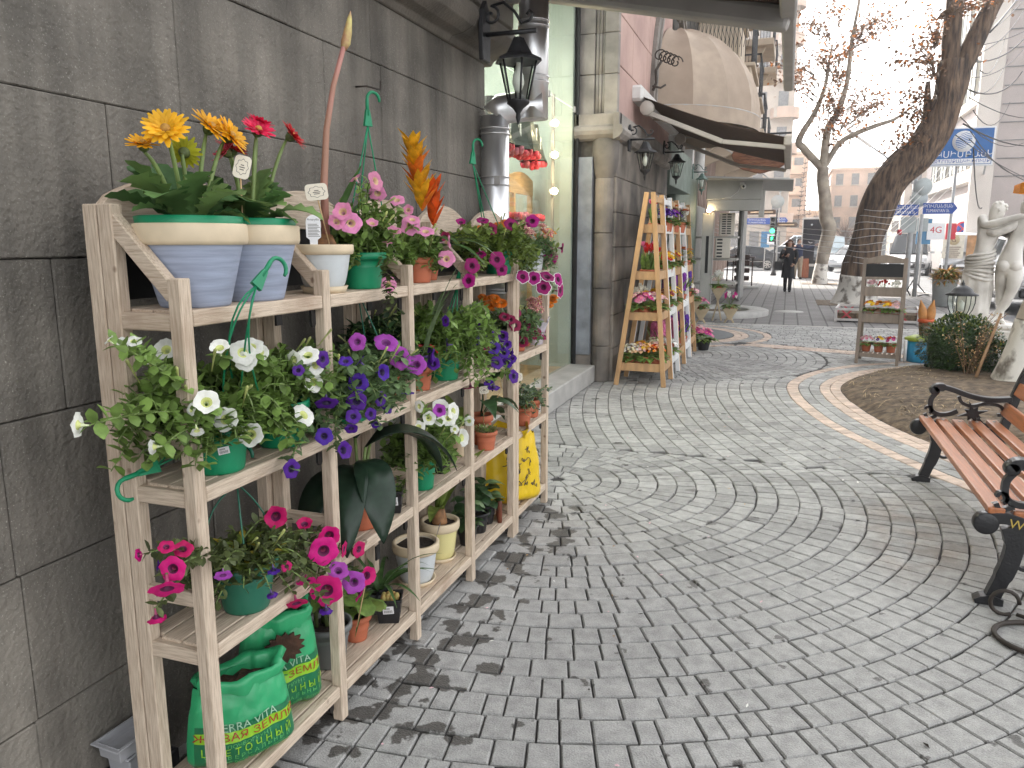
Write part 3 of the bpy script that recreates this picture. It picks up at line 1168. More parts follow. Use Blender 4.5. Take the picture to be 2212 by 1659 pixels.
for z_ in (3.9,):  # fill light and glowing panel added to brighten the shop interior
 lp = bpy.data.lights.new('shop_fill_light', 'AREA')
 lp.energy = 20
 lp.size = 1.2
 lp.color = (1, .98, .92)
 lo_ = bpy.data.objects.new('shop_fill_light', lp)
 COL.objects.link(lo_)
 lo_.location = (-3.2, 6.6, 4.1)
 cl = MB()
 cl.box((0, 0, 0), (1.25, 1.25, .04))
 co = cl.build('shop_fill_panel', M('fill_panel_glow', (1, .97, .9), .5, 0, emit=(1, .96, .88, 3)), None, loc=(-3.2, 6.6, 4.17))
 tag(co, 'square glowing panel added to brighten the flower shop interior', 'lamp')
# ---- wall lanterns (three black, one green), each bracket + glass body
def lantern(loc, rz, label, met, k=1.0):
 t = thing('wall_lantern', label, 'lantern', loc, rz, 'lanterns along the stone facade')
 b = MB()
 b.prism([(-.05 * k, -.13 * k), (.05 * k, -.13 * k), (.06 * k, 0), (.045 * k, .12 * k), (0, .17 * k), (-.045 * k, .12 * k), (-.06 * k, 0)], 'x', 0, .025 * k)
 b.build('wall_plate', met, t, bev=.004)
 b = MB()
 b.tube([(.02 * k, 0, 0), (.30 * k, 0, 0)], .012 * k, 6)
 sp = [(.05 + .05 * sin(a) * (1 - a / 9), .09 + .05 * cos(a) * (1 - a / 9)) for a in [i * .5 for i in range(0, 15)]]
 b.tube([(x * k, 0, z * k) for x, z in sp[::-1]], .008 * k, 5)
 b.tube([(.06 * k, 0, .14 * k), (.12 * k, 0, .15 * k), (.18 * k, 0, .10 * k), (.22 * k, 0, .04 * k), (.26 * k, 0, .05 * k), (.28 * k, 0, .08 * k), (.26 * k, 0, .10 * k), (.245 * k, 0, .08 * k)], .008 * k, 5)
 b.build('bracket', met, t)
 cx = .20 * k
 b = MB()
 b.lathe([(0, -.02 * k), (.03 * k, -.03 * k), (.045 * k, -.06 * k), (.075 * k, -.11 * k), (.125 * k, -.135 * k), (.128 * k, -.148 * k), (.10 * k, -.145 * k), (0, -.14 * k)], 6, (cx, 0, 0), sm=False)
 b.build('roof', met, t)
 b = MB()
 b.lathe([(.097 * k, -.147 * k), (.052 * k, -.34 * k)], 6, (cx, 0, 0), sm=False)
 b.build('glass', MATS['glass'], t)
 b = MB()
 for j in range(6):
  a = 2 * pi * j / 6
  b.tube([(cx + .1 * k * cos(a), .1 * k * sin(a), -.145 * k), (cx + .054 * k * cos(a), .054 * k * sin(a), -.34 * k)], .006 * k, 4)
 b.lathe([(.06 * k, -.335 * k), (.062 * k, -.35 * k), (.03 * k, -.375 * k), (.012 * k, -.40 * k), (.014 * k, -.42 * k), (.006 * k, -.45 * k), (0, -.46 * k)], 8, (cx, 0, 0))
 b.build('cage', met, t)
 b = MB()
 b.lathe([(0, -.30 * k), (.02 * k, -.285 * k), (.032 * k, -.25 * k), (.028 * k, -.21 * k), (.012 * k, -.18 * k), (.012 * k, -.15 * k)], 12, (cx, 0, 0))
 b.build('bulb', MATS['bulb_off'], t)
 return t
lantern((-1.58, 3.97, 2.665), 0, 'large black lantern nearest the camera in front of the zinc flue', MATS['iron'])
lantern((-1.80, 9.02, 2.75), 0, 'black lantern on the corner ledge under the brown awning', MATS['iron'])
lantern((-1.80, 11.6, 2.88), 0, 'smaller looking black lantern behind the corner ledge lantern', MATS['iron'])
lantern((-1.94, 16.4, 3.0), 0, 'green lantern on the pale green shopfront beside the kiosk', MATS['copper_green'])
# ---- retractable awnings
def awning(Y0, Y1, xw, zw, xf, zf, label, arm, edge):
 t = thing('awning', label, 'awning', (xw, Y0, zw), 0, 'retractable awnings on the stone facade')
 dx, dz = xf - xw, zf - zw
 L_ = Y1 - Y0
 b = MB()
 n = 10
 for i in range(n):
  for s_ in (0,):
   f0, f1 = i / n, (i + 1) / n
   sag = lambda f: -.05 * sin(pi * f)
   p = [(dx * f0, 0, dz * f0 + sag(f0)), (dx * f1, 0, dz * f1 + sag(f1)), (dx * f1, L_, dz * f1 + sag(f1)), (dx * f0, L_, dz * f0 + sag(f0))]
   b.add(p + [(x, y, z + .006) for x, y, z in p], [(3, 2, 1, 0), (4, 5, 6, 7), (0, 1, 5, 4), (2, 3, 7, 6)])
 b.build('canvas', MATS['brown_canvas'], t)
 b = MB()
 b.box((dx + .02, L_ / 2, dz - .03), (.09, L_, .11))
 b.build('front_bar', edge, t, bev=.012)
 b = MB()
 b.box((.04, L_ / 2, .0), (.16, L_ + .1, .18))
 b.build('cassette', MATS['white_metal'], t, bev=.03)
 for y in ((.06, L_ - .06) if arm else ()):
  b = MB()
  b.bar((.1, y, -.19), (dx * .6, y, dz * .6 - .24), .055, .055)
  b.bar((dx * .6, y, dz * .6 - .24), (dx, y, dz - .10), .045, .05)
  b.lathe([(.0, -.05), (.085, -.05), (.085, .05), (0, .05)], 14, M_=Matrix.Translation((.16, y, -.17)) @ frame((0, 1, 0)))
  b.build('folding_arm', MATS['cream_metal'], t, bev=.006)
 return t
a1 = awning(3.4, 4.9, -1.75, 3.27, -.10, 2.92, 'nearest awning at the top of the view with grey side beam', False, MATS['grey_metal'])
b = MB()
b.box((1.67, 2.6, -.38), (.08, 2.3, .09))
b.build('front_bar', MATS['grey_metal'], a1, bev=.012)
b = MB()
b.bar((.05, 1.5, -.09), (1.68, 1.5, -.43), .13, .13)
b.build('side_beam', MATS['grey_metal'], a1, bev=.03, seg=2)
a2 = awning(9.5, 12.6, -1.85, 3.34, -.10, 2.76, 'brown canvas awning on white folding arms below the round awning', True, MATS['cream_metal'])
# ---- round beige awning (half dome of sewn gores)
da = thing('dome_awning', 'round beige half dome awning over the arched window', 'awning', (-1.84, 12.6, 3.42))
NG = 8
rx, ry, rz_ = 1.32, 1.72, 1.34
for gidx in range(NG):
 b = MB()
 vs, fs = [], []
 na, nb = 5, 10
 for i in range(na + 1):
  ph = -pi / 2 + pi * (gidx + i / na) / NG
  sc_ = 1 - .03 * sin(pi * i / na)
  for j in range(nb + 1):
   th = (pi / 2) * j / nb
   vs.append((rx * cos(ph) * cos(th) * sc_ + .002, ry * sin(ph) * cos(th) * sc_, rz_ * sin(th) * sc_))
 for i in range(na):
  for j in range(nb):
   a = i * (nb + 1) + j
   fs.append((a, a + nb + 1, a + nb + 2, a + 1))
 b.add(vs, fs, 0, True)
 b.build('awning_panel', MATS['beige_canvas' if gidx % 2 else 'beige_dark'], da)
b = MB()
vs, fs = [], []
for i in range(33):
 ph = -pi / 2 + pi * i / 32
 for z in (0.004, -.1, -.2):
  vs.append((rx * 1.005 * cos(ph), ry * 1.005 * sin(ph), z))
for i in range(32):
 for j in range(2):
  a = i * 3 + j
  fs.append((a, a + 3, a + 4, a + 1))
b.add(vs, fs, 0, True)
b.build('valance', MATS['beige_canvas'], da)
b = MB()
b.tube([(rx * cos(-pi / 2 + pi * i / 20), ry * sin(-pi / 2 + pi * i / 20), 0) for i in range(21)], .012, 5)
b.build('frame_hoop', MATS['grey_metal'], da)
# curled iron ornament by the dome
t = thing('iron_ornament', 'curled wrought iron torch holder on the pink stone', 'ornament', (-1.80, 10.55, 3.55))
b = MB()
for k in range(5):
 q = []
 for i in range(14):
  a = i * .55
  q.append((.08 + k * .05 + .09 * (1 - i / 16) * cos(a), -.03 + k * .02, .42 - k * .02 + .09 * (1 - i / 16) * sin(a)))
 b.tube(q, .010, 4)
b.tube([(0, 0, 0), (.04, 0, .1), (.03, 0, .25), (.10, 0, .36)], .02, 6)
b.tube([(0, -.05, .05), (.1, 0, .03), (.16, .03, .07)], .014, 5)
b.build('scrollwork', M('old_iron', (0.05, 0.04, 0.032), 0.7, 0.3, 20), t)
# ---- oval brown sign hung across the pavement
sg = thing('hanging_sign', 'brown carved oval board hanging above the pavement past the awnings', 'sign', (-.57, 15.0, 3.15))
M('sign_wood', (0.20, 0.085, 0.045), 0.6, 0.35, 6, 0.4, 20, stretch=(1, 1, 5))
ol = []
for i in range(40):
 a = 2 * pi * i / 40
 rr = 1 + .03 * cos(8 * a)
 ol.append((.47 * rr * cos(a) * (1.06 if abs(cos(a)) > .8 else 1), .32 * rr * sin(a)))
b = MB()
b.prism(ol, 'y', -.03, .03)
b.build('board', MATS['sign_wood'], sg, bev=.01)
b = MB()
for i in range(7):
 z = .2 - i * .065
 wv = .38 * sqrt(max(.05, 1 - (z / .33) ** 2))
 b.tube([(-wv + 2 * wv * j / 12, -.034, z + .012 * sin(j * 2.1 + i)) for j in range(13)], .008, 4)
b.build('carving', M('sign_carving', (0.30, 0.15, 0.085), 0.6, 0.2, 10), sg)
b = MB()
b.bar((-1.5, 0, .36), (.5, 0, .36), .03, .03)
b.tube([(-.3, 0, .36), (-.3, 0, .3)], .008, 4)
b.tube([(.3, 0, .36), (.3, 0, .3)], .008, 4)
b.build('hanger', MATS['iron'], sg)
# ---- grey kiosk portal with air conditioners
ks = thing('grey_kiosk', 'grey metal kiosk portal with thin canopy on the pavement', 'kiosk', (-1.6, 19.6, 0))
b = MB()
b.box((-.29, 0, 1.15), (.26, .12, 2.3))
b.build('pillar', MATS['kiosk_paint'], ks, bev=.01)
b = MB()
b.box((-.28, -.064, 1.3), (.07, .012, .9))
b.build('door_slot', MATS['blackboard'], ks, bev=.005)
b = MB()
b.box((-.15, .0, 1.15), (.02, .14, 2.28))
b.box((-.29, -.066, 1.75), (.25, .006, .012))
b.box((-.29, -.066, .82), (.25, .006, .012))
b.build('trim', MATS['grey_metal'], ks)
b = MB()
b.box((.30, 0, 2.85), (1.28, .3, .5))
b.box((.30, -.01, 2.47), (1.24, .26, .26))
b.build('lintel', MATS['kiosk_paint'], ks, bev=.012)
b = MB()
b.box((.94, .02, 2.5), (.12, .3, .62))
b.build('end_jamb', MATS['kiosk_paint'], ks, bev=.01)
b = MB()
b.prism([(-.4, 3.12), (1.62, 3.0), (1.62, 2.97), (-.4, 3.08)], 'y', -.8, 3.4)
b.build('canopy', MATS['grey_metal'], ks)
b = MB()
b.tube([(-.5, 1.2, 4.4), (1.15, .6, 3.05)], .02, 5)
b.tube([(-.5, 2.2, 4.3), (1.25, 1.6, 3.05)], .02, 5)
b.build('tie_rod', MATS['white_metal'], ks)
b = MB()
b.box((-.9, 3.2, 1.3), (.1, 3.0, 2.6))
b.box((-.2, .9, 1.72), (1.2, .9, .05))
b.box((-.2, .9, 1.17), (1.2, .9, .05))
b.box((-.2, .9, .57), (1.2, .9, .05))
b.build('side_shelf', MATS['kiosk_paint'], ks)
b = MB()
b.box((.4, 2.8, 1.3), (.06, 1.2, 2.5))
b.box((.33, 3.6, 1.3), (.2, .5, 2.5))
b.build('door', M('kiosk_door', (0.33, 0.33, 0.32), 0.4, 0.1), ks)
text('GERA', .11, MATS['grey_metal'], ks, basis((1, 0, 0), (0, 0, 1), (.68, -.156, 2.78)))
t = thing('security_camera', 'small round security camera with dangling cable under the kiosk canopy', 'camera', (-1.09, 19.42, 2.9))
b = MB()
b.lathe([(0, -.06), (.05, -.06), (.06, 0), (.05, .06), (0, .06)], 12, M_=frame((0, 1, .1)))
b.box((-.04, .02, .06), (.1, .06, .06))
b.build('housing', MATS['white_metal'], t)
b = MB()
b.lathe([(0, -.068), (.03, -.068), (.03, -.06)], 10, M_=frame((0, 1, .1)))
b.build('lens', MATS['blackboard'], t)
b = MB()
b.tube([(-.06, 0, .02), (-.12, 0, -.12), (-.28, 0, -.24), (-.48, 0, -.27)], .01, 5)
b.build('cable', MATS['white_metal'], t)
def aircon(loc, rows, cols, w, h, label):
 t = thing('air_conditioner', label, 'air conditioner', loc, 0.12, 'air conditioners stacked by the kiosk')
 b = MB()
 b.box((0, .15, h / 2), (w, .3, h))
 b.build('casing', M('aircon_paint', (0.56, 0.52, 0.45), 0.5, 0.05, 4), t, bev=.012)
 for c in range(cols):
  for r_ in range(rows):
   b = MB()
   b.box((-w * .22 + c * w * .34, -.003, h * (.1 + .82 * r_ / max(1, rows - 1))), (w * .27 if cols > 1 else w * .36, .012, h * .5 / rows))
   b.build('louvre', MATS['blackboard'], t)
 return t
aircon((-1.46, 19.95, 1.76), 9, 2, .36, .55, 'upper cream air conditioner with two columns of louvres')
aircon((-1.54, 19.95, 1.20), 6, 1, .36, .5, 'lower cream air conditioner with one column of louvres')
t = thing('kiosk_lamp', 'small lit bulb lamp at the top of the kiosk pillar', 'lamp', (-1.86, 19.4, 2.36))
b = MB()
b.lathe([(0, -.06), (.04, -.05), (.05, 0), (.03, .05), (0, .055)], 12)
b.build('bulb', MATS['bulb_lit'], t)
b = MB()
b.lathe([(.05, -.09), (.055, -.05), (.0, -.05)], 12)
b.build('fitting', MATS['pine'], t)
# roadside flower planter ring and mat
kr = MB()
kr.lathe([(1.02, 0), (1.02, .1), (.98, .115), (.62, .115), (.58, .1), (.58, .03)], 48, (0, 0, 0))
ro = kr.build('round_planter', MATS['concrete'], None, loc=(-1.35, 18.0, 0))
tag(ro, 'low round concrete ring planter filled with dark soil by the kiosk', 'planter')
ro.scale = (1.0, 1.25, 1)
b = MB()
b.lathe([(.58, .04), (.3, .06), (0, .065)], 32)
b.build('planter_soil', MATS['soil'], ro)
b = MB()
b.lathe([(0, .006), (1.12, .006), (1.14, 0)], 48, (0, 0, 0))
mt = b.build('round_mat', M('mat_grey', (0.12, 0.125, 0.13), 0.7, 0.08, 8), None, loc=(-1.95, 13.75, 0.003))
tag(mt, 'dark grey round slab set in the paving behind the ladder stands', 'paving slab')
b = MB()
b.lathe([(0, .004), (.32, .004), (.335, -.01)], 32)
mh = b.build('manhole_cover', MATS['concrete'], None, loc=(.1, 19.0, .004))
tag(mh, 'pale round manhole cover in the brick pavement', 'manhole cover')
# ================================================================ PLANT LIBRARY
leafM('leaf_petunia', (0.175, 0.275, 0.065))
leafM('leaf_grey', (0.14, 0.22, 0.09))
leafM('leaf_dark', (0.035, 0.075, 0.028), rough=0.4)
leafM('leaf_gerbera', (0.115, 0.21, 0.065), var=0.25, isl=0.2, tl=0.25, rough=.6, obj=.35, vs=12)
leafM('leaf_lime', (0.16, 0.22, 0.045))
leafM('leaf_yellow', (0.36, 0.29, 0.04))
leafM('leaf_strap', (0.06, 0.125, 0.035), tl=0.2)
leafM('leaf_olive', (0.09, 0.115, 0.04))
leafM('leaf_medinilla', (0.016, 0.034, 0.02), var=0.2, isl=0.1, tl=0.05, rough=0.28)
M('stem_green', (0.17, 0.24, 0.07), 0.5, 0.2, 20)
M('stem_red', (0.40, 0.17, 0.145), 0.5, 0.1, 12, col2=(0.33, 0.17, 0.11), stretch=(1, 1, .3))
M('potting_soil', (0.03, 0.021, 0.015), 0.95, 0.5, 60, 0.9, 90)
M('plastic_green', (0.004, 0.225, 0.10), 0.45, 0.16, 11, 0.03, 40)
M('plastic_dark_green', (0.018, 0.14, 0.085), 0.42, 0.1, 5)
M('terracotta', (0.47, 0.135, 0.065), 0.7, 0.12, 8, 0.1, 60)
M('plastic_black', (0.014, 0.014, 0.016), 0.4, 0.2, 10)
M('pot_blue', (0.32, 0.36, 0.465), 0.6, 0.14, 2.5, 0.1, 12, stretch=(3, 3, 42))
M('pot_cream', (0.68, 0.555, 0.385), 0.58, 0.10, 9)
M('pot_white', (0.58, 0.61, 0.62), 0.5, 0.09, 9)
M('pot_yellow', (0.70, 0.63, 0.29), 0.45, 0.08, 5)
M('pot_grey', (0.15, 0.155, 0.15), 0.5, 0.1, 5)
M('card_cream', (0.74, 0.68, 0.56), 0.7, 0.03, 6)
M('ink', (0.09, 0.075, 0.065), 0.7, 0)
M('label_white', (0.80, 0.80, 0.81), 0.5, 0.02, 5)
M('ribbon_red', (0.62, 0.04, 0.035), 0.4, 0.1, 8)
PET = dict(w=((0.86, 0.86, 0.80), (0.62, 0.66, 0.25)), p=((0.085, 0.016, 0.30), (0.018, 0.004, 0.05)), v=((0.42, 0.07, 0.46), (0.16, 0.02, 0.16)),
   k=((0.80, 0.29, 0.50), (0.62, 0.42, 0.25)), m=((0.33, 0.008, 0.15), (0.08, 0.003, 0.04)), e=((0.36, 0.01, 0.17), (0.08, 0.003, 0.04)),
   h=((0.66, 0.012, 0.19), (0.10, 0.004, 0.05)), b=((0.24, 0.01, 0.06), (0.05, 0.003, 0.02)))
FM = {}
def petunia_mesh(c, var=0):
 key = (c, var)
 if key in FM:
  return FM[key]
 rng = random.Random(hash(c) % 97 + var * 7 + 3)
 lim, thr = PET[c]
 m1 = leafM('petal_' + c, lim, var=0.08, isl=0.0, tl=0.3, rough=0.6, obj=.16, vs=4)
 m2 = M('throat_' + c, thr, 0.6, 0.15, 40)
 tube = {'w': (0.62, 0.68, 0.42), 'k': (0.66, 0.40, 0.48)}.get(c, tuple(min(1, x * .55 + .06) for x in lim))
 m3 = M('flower_tube_' + c, tube, 0.6, 0.2, 40)
 m4 = M('petal_edge_white', (0.8, 0.76, 0.78), 0.6, 0.05)
 b = MB()
 n = 25
 ph = rng.uniform(0, 6)
 op = 1.0 if var < 2 else 0.72       # how far the limb opens
 prof = [(.07, -.95, 0), (.10, -.6, 0), (.17, -.3, 0), (.26, -.1, 1), (.40, .0, 1), (.72, .06, 1), (.93, .04, 1), (1.0, .02, 1)]
 vs = []
 for r, z, lob in prof:
  for j in range(n):
   a = 2 * pi * j / n
   k = 1.0
   zz = z
   if lob:
    k = 1 + (.065 * cos(5 * a + ph) + .035 * cos(11 * a)) * max(0, (r - .26)) / .74
    zz = z + (.10 * sin(5 * a + ph * 2) + .05 * sin(9 * a + ph)) * max(0, r - .4)
    if op < 1:
     zz += (1 - op) * max(0, r - .2) * 1.3
     k *= 1 - (1 - op) * .55 * max(0, r - .2)
   vs.append((.5 * r * k * cos(a), .5 * r * k * sin(a), .5 * zz))
 fs, mi = [], []
 for i in range(len(prof) - 1):
  for j in range(n):
   fs.append((i * n + j, i * n + (j + 1) % n, (i + 1) * n + (j + 1) % n, (i + 1) * n + j))
   q = 2 if i < 2 else (1 if i < 4 else 0)
   if c == 'e' and i == len(prof) - 2:
    q = 3
   mi.append(q)
 b.v, b.f, b.m, b.s = vs, fs, mi, [True] * len(fs)
 b.lathe([(.0, -.52), (.05, -.5), (.035, -.42)], 6, mi=4)
 me = b.mesh('petunia_flower', [m1, m2, m3, m4, MATS['stem_green']])
 FM[key] = me
 return me
def place_flower(parent, me, p, d, dia, name='flower'):
 d = V(d)
 q = d.to_track_quat('Z', 'Y').to_matrix().to_4x4() @ rotz(U(0, 6.28))
 s = dia * U(1.05, 1.3)
 return inst(name, me, parent, Matrix.Translation(p) @ q @ Matrix.Diagonal((s, s * U(.9, 1.05), s, 1)))
def pot(t, mat, rt, rb, h, rim=None, rim_h=.03, saucer=None, soil=True, square=False, at=(0, 0, 0), lip=.006, belly=0.0, taper_rim=1.0):
 """a pot with wall thickness, rim, soil and optional saucer, as parts of t; returns z of the soil"""
 n = 4 if square else 36
 x, y, z = at
 rz = Matrix.Translation((x, y, z)) @ rotz(pi / 4 + .4 if square else 0)
 z0 = .008 if saucer else 0
 b = MB()
 k = 1.41 if square else 1
 rt2, rb2 = rt * k, rb * k
 hb = h - rim_h if rim else h
 prof = [(0, z0), (rb2 * .96, z0), (rb2, z0 + .006)]
 for i in range(1, 7):
  f = i / 6
  prof.append((rb2 + (rt2 * (0.96 if rim else 1) - rb2) * (f ** (0.6 if belly else 1.0)), z0 + .006 + (hb - .006) * f))
 if not rim:
  prof[-1] = (prof[-1][0], prof[-1][1] - rim_h * .8)
  prof += [(rt2 + lip, h - rim_h * .75 + z0), (rt2 + lip, h + z0), (rt2 - .004, h + z0)]
 prof += [(rt2 - .008, h - .012 + z0), (rt2 * .93, h - .05 + z0)]
 b.lathe(prof, n, M_=rz, sm=not square)
 b.build('pot', MATS[mat], t, bev=(.008 if square else 0.0), seg=2)
 if rim:
  b = MB()
  b.lathe([(rt2 * .955, hb - .002 + z0), (rt2 + lip, hb + z0), (rt2 + lip + .003, hb + .01 + z0), (rt2 + lip + .003, h - .004 + z0), (rt2 + lip, h + z0), (rt2 - .006, h + z0), (rt2 - .01, h - .03 + z0)], n, M_=rz)
  b.build('rim', MATS[rim], t)
 if soil:
  b = MB()
  zz = h - .02 + z0
  vs = [(0, 0, zz + .006)]
  m = 20
  for r_ in (.5, .97):
   for j in range(m):
    a = 2 * pi * j / m
    vs.append((rt2 * (.7 if square else .97) * r_ * cos(a), rt2 * (.7 if square else .97) * r_ * sin(a), zz + U(-.004, .006)))
  fs = [(0, 1 + j, 1 + (j + 1) % m) for j in range(m)] + [(1 + j, 1 + m + j, 1 + m + (j + 1) % m, 1 + (j + 1) % m) for j in range(m)]
  b.add(vs, fs, 0, True, rz)
  b.build('soil', MATS['potting_soil'], t)
 if saucer:
  b = MB()
  b.lathe([(0, 0), (rb2 * 1.12, 0), (rb2 * 1.3, .022), (rb2 * 1.22, .022), (rb2 * 1.08, .007), (0, .007)], n, M_=rz)
  b.build('saucer', MATS[saucer], t)
 return z + h - .015 + z0
def bez(a, c, b, n=8):
 a, c, b = V(a), V(c), V(b)
 return [a * (1 - t) ** 2 + c * 2 * t * (1 - t) + b * t * t for t in [i / n for i in range(n + 1)]]
def leafy_stem(lb, sb, pts, ls, lw, dens, start=.25, r=.0022):
 sb.tube(pts, [r * 1.2] * (len(pts) - 1) + [r * .6], 4, cap=False)
 L_ = [0]
 for i in range(1, len(pts)):
  L_.append(L_[-1] + (pts[i] - pts[i - 1]).length)
 s = L_[-1] * start
 a = U(0, 6)
 while s < L_[-1]:
  i = 0
  while i < len(L_) - 2 and L_[i + 1] < s:
   i += 1
  p = pts[i].lerp(pts[i + 1], (s - L_[i]) / max(1e-6, L_[i + 1] - L_[i]))
  d = (pts[i + 1] - pts[i]).normalized()
  o = d.orthogonal().normalized()
  o = Matrix.Rotation(a, 3, d) @ o
  dd = (o * 1.0 + d * .35 + V((0, 0, .25))).normalized()
  k = U(.7, 1.15)
  lb.leaf(p, dd, ls * k, lw * k, droop=U(0, .7), fold=U(.05, .35), n=3, prof=[.25, .9, .95, .12])
  a += 2.4
  s += dens * U(.7, 1.3)
def petunia(name, label, loc, potargs, key, extra=18, reach=.17, rise=.10, drop=.12, ls=.036, lw=.026, leaf='leaf_petunia', group='petunias on the rack', dens=.0085, zmin=None, hanger=None):
 t = thing(name, label, 'potted plant', loc, 0, group)
 zt = pot(t, **potargs) if potargs else 0.0
 O = V(loc)
 lb, sb = MB(), MB()
 top = V((0, 0, zt))
 for f in FL.get(key, []):
  c, x, y, z, dx, dy, dz, dia = f
  p = V((x, y, z)) - O
  d = V((dx, dy, dz))
  back = p - d * dia * .48
  a = top + V((U(-.04, .04), U(-.04, .04), 0))
  ctrl = a.lerp(back, .55) + V((0, 0, .06 + .1 * max(0, (a - back).z)))
  ctrl -= d * .03
  leafy_stem(lb, sb, bez(a, ctrl, back), ls, lw, dens)
  place_flower(t, petunia_mesh(c, random.choice((0, 1, 1, 2))), p, d, dia)
 for i in range(int(extra * 3.0)):
  an = U(0, 2 * pi)
  rr = reach * U(.45, 1.0)
  e = top + V((cos(an) * rr * (.68 if cos(an) > 0 else .8), sin(an) * rr * 1.15, rise * U(-.2, 1.0) - drop * (rr / reach) ** 2 * U(0, 1)))
  if zmin is not None and e.z + O.z < zmin:
   e.z = zmin - O.z + U(0, .05)
  a = top + V((cos(an), sin(an), 0)) * U(0, .05)
  ctrl = a.lerp(e, .5) + V((0, 0, rise * U(.5, 1.1)))
  leafy_stem(lb, sb, bez(a, ctrl, e), ls, lw, dens, .15)
 bb = MB()
 for i in range(6):
  an = U(-2.2, .8)
  p = top + V((cos(an) * reach * U(.3, .7), sin(an) * reach * U(.4, 1.1), rise * U(.4, 1.2) + .02))
  d = V((cos(an) * .5, sin(an) * .5, U(.3, 1))).normalized()
  bb.tube([p - d * .04, p, p + d * .013, p + d * .024, p + d * .028], [.0014, .0024, .0036, .0042, .001], 6)
 kind(bb.build('buds', leafM('bud_lime', (.42, .46, .16), tl=.2), t), 'stuff')
 kind(lb.build('foliage', MATS[leaf], t), 'stuff')
 kind(sb.build('stems', MATS['stem_green'], t), 'stuff')
 return t
def hanger(t, hook, strands, mat='plastic_green', flip=1, open_dir=(1, 0, 0)):
 """plastic hook with wedge and thin strands; all points local to t. hook = top of wedge, pointing along hd"""
 (hx, hd) = hook
 hx, hd = V(hx), V(hd).normalized()
 od = V(open_dir)
 od = (od - hd * od.dot(hd)).normalized()
 b = MB()
 sd = hd.cross(od)
 pts = [hx, hx + hd * .05]
 for i in range(9):
  a = pi * 1.05 * i / 8
  pts.append(hx + hd * (.055 + .026 * sin(a)) + od * (.026 - .026 * cos(a)))
 b.tube(pts, [.0065] * 2 + [.0055] * 8 + [.004], 7)
 b.add([hx - hd * .035 + od * .016 + sd * .006, hx - hd * .035 - od * .016 + sd * .006, hx - hd * .035 - od * .016 - sd * .006, hx - hd * .035 + od * .016 - sd * .006,
   hx + hd * .02 + od * .007 + sd * .005, hx + hd * .02 - od * .007 + sd * .005, hx + hd * .02 - od * .007 - sd * .005, hx + hd * .02 + od * .007 - sd * .005],
   [(3, 2, 1, 0), (4, 5, 6, 7), (0, 1, 5, 4), (1, 2, 6, 5), (2, 3, 7, 6), (3, 0, 4, 7)])
 h = b.build('hanger_hook', MATS[mat], t)
 for s in strands:
  b = MB()
  pts = [hx - hd * .03] + [V(p) for p in s]
  if len(pts) == 2:
   pts = bez(pts[0], pts[0].lerp(pts[1], .5) + V((0, 0, -.004)), pts[1], 6)
  elif len(pts) == 3:
   pts = bez(pts[0], pts[1], pts[2], 8)
  b.tube(pts, .0026, 5)
  b.build('hanger_strand', MATS[mat], t)
def plant_tag(base, top, w, h, label, face=(.6, -.8, .1), rot=0.0):
 base, top = V(base), V(top)
 t = thing('plant_tag', label, 'plant tag', base, 0, 'cream name tags on sticks')
 d = (top - base)
 b = MB()
 b.tube([(0, 0, -.03), tuple(d)], .0022, 5)
 b.build('stick', MATS['pine'], t)
 f = V(face).normalized()
 x = V((0, 0, 1)).cross(f).normalized()
 x = Matrix.Rotation(rot, 3, f) @ x
 y = f.cross(x)
 Mx = Matrix(((x.x, y.x, f.x, d.x), (x.y, y.y, f.y, d.y), (x.z, y.z, f.z, d.z), (0, 0, 0, 1))) @ Matrix.Translation((0, h * .35, .003))
 b = MB()
 r_ = .012
 out = []
 for cx, cy, a0 in ((w / 2 - r_, h / 2 - r_, 0), (-w / 2 + r_, h / 2 - r_, 90), (-w / 2 + r_, -h / 2 + r_, 180), (w / 2 - r_, -h / 2 + r_, 270)):
  for i in range(5):
   a = radians(a0 + i * 22.5)
   out.append((cx + r_ * cos(a), cy + r_ * sin(a)))
 b.prism(out, 'z', -.001, .001, M_=Mx)
 b.build('card', MATS['card_cream'], t)
 b = MB()
 k = min(w, h)
 el = []
 for i in range(40):
  a = 2 * pi * i / 40
  rr = 1 + .1 * cos(8 * a)
  el.append((w * .36 * rr * cos(a), h * .33 * rr * sin(a), .0014))
 b.add([Mx @ V((q[0] * s_, q[1] * s_, q[2])) for s_ in (1, .93) for q in el], [(i, (i + 1) % 40, 40 + (i + 1) % 40, 40 + i) for i in range(40)])
 for yy, ww in ((.08, .2), (-.02, .34), (-.12, .26)):
  b.add([Mx @ V(q) for q in ((-w * ww / 2, h * yy - .0012, .0014), (w * ww / 2, h * yy - .0012, .0014), (w * ww / 2, h * yy + .0012, .0014), (-w * ww / 2, h * yy + .0012, .0014))], [(0, 1, 2, 3)])
 b.build('printed_ornament', MATS['ink'], t)
 return t
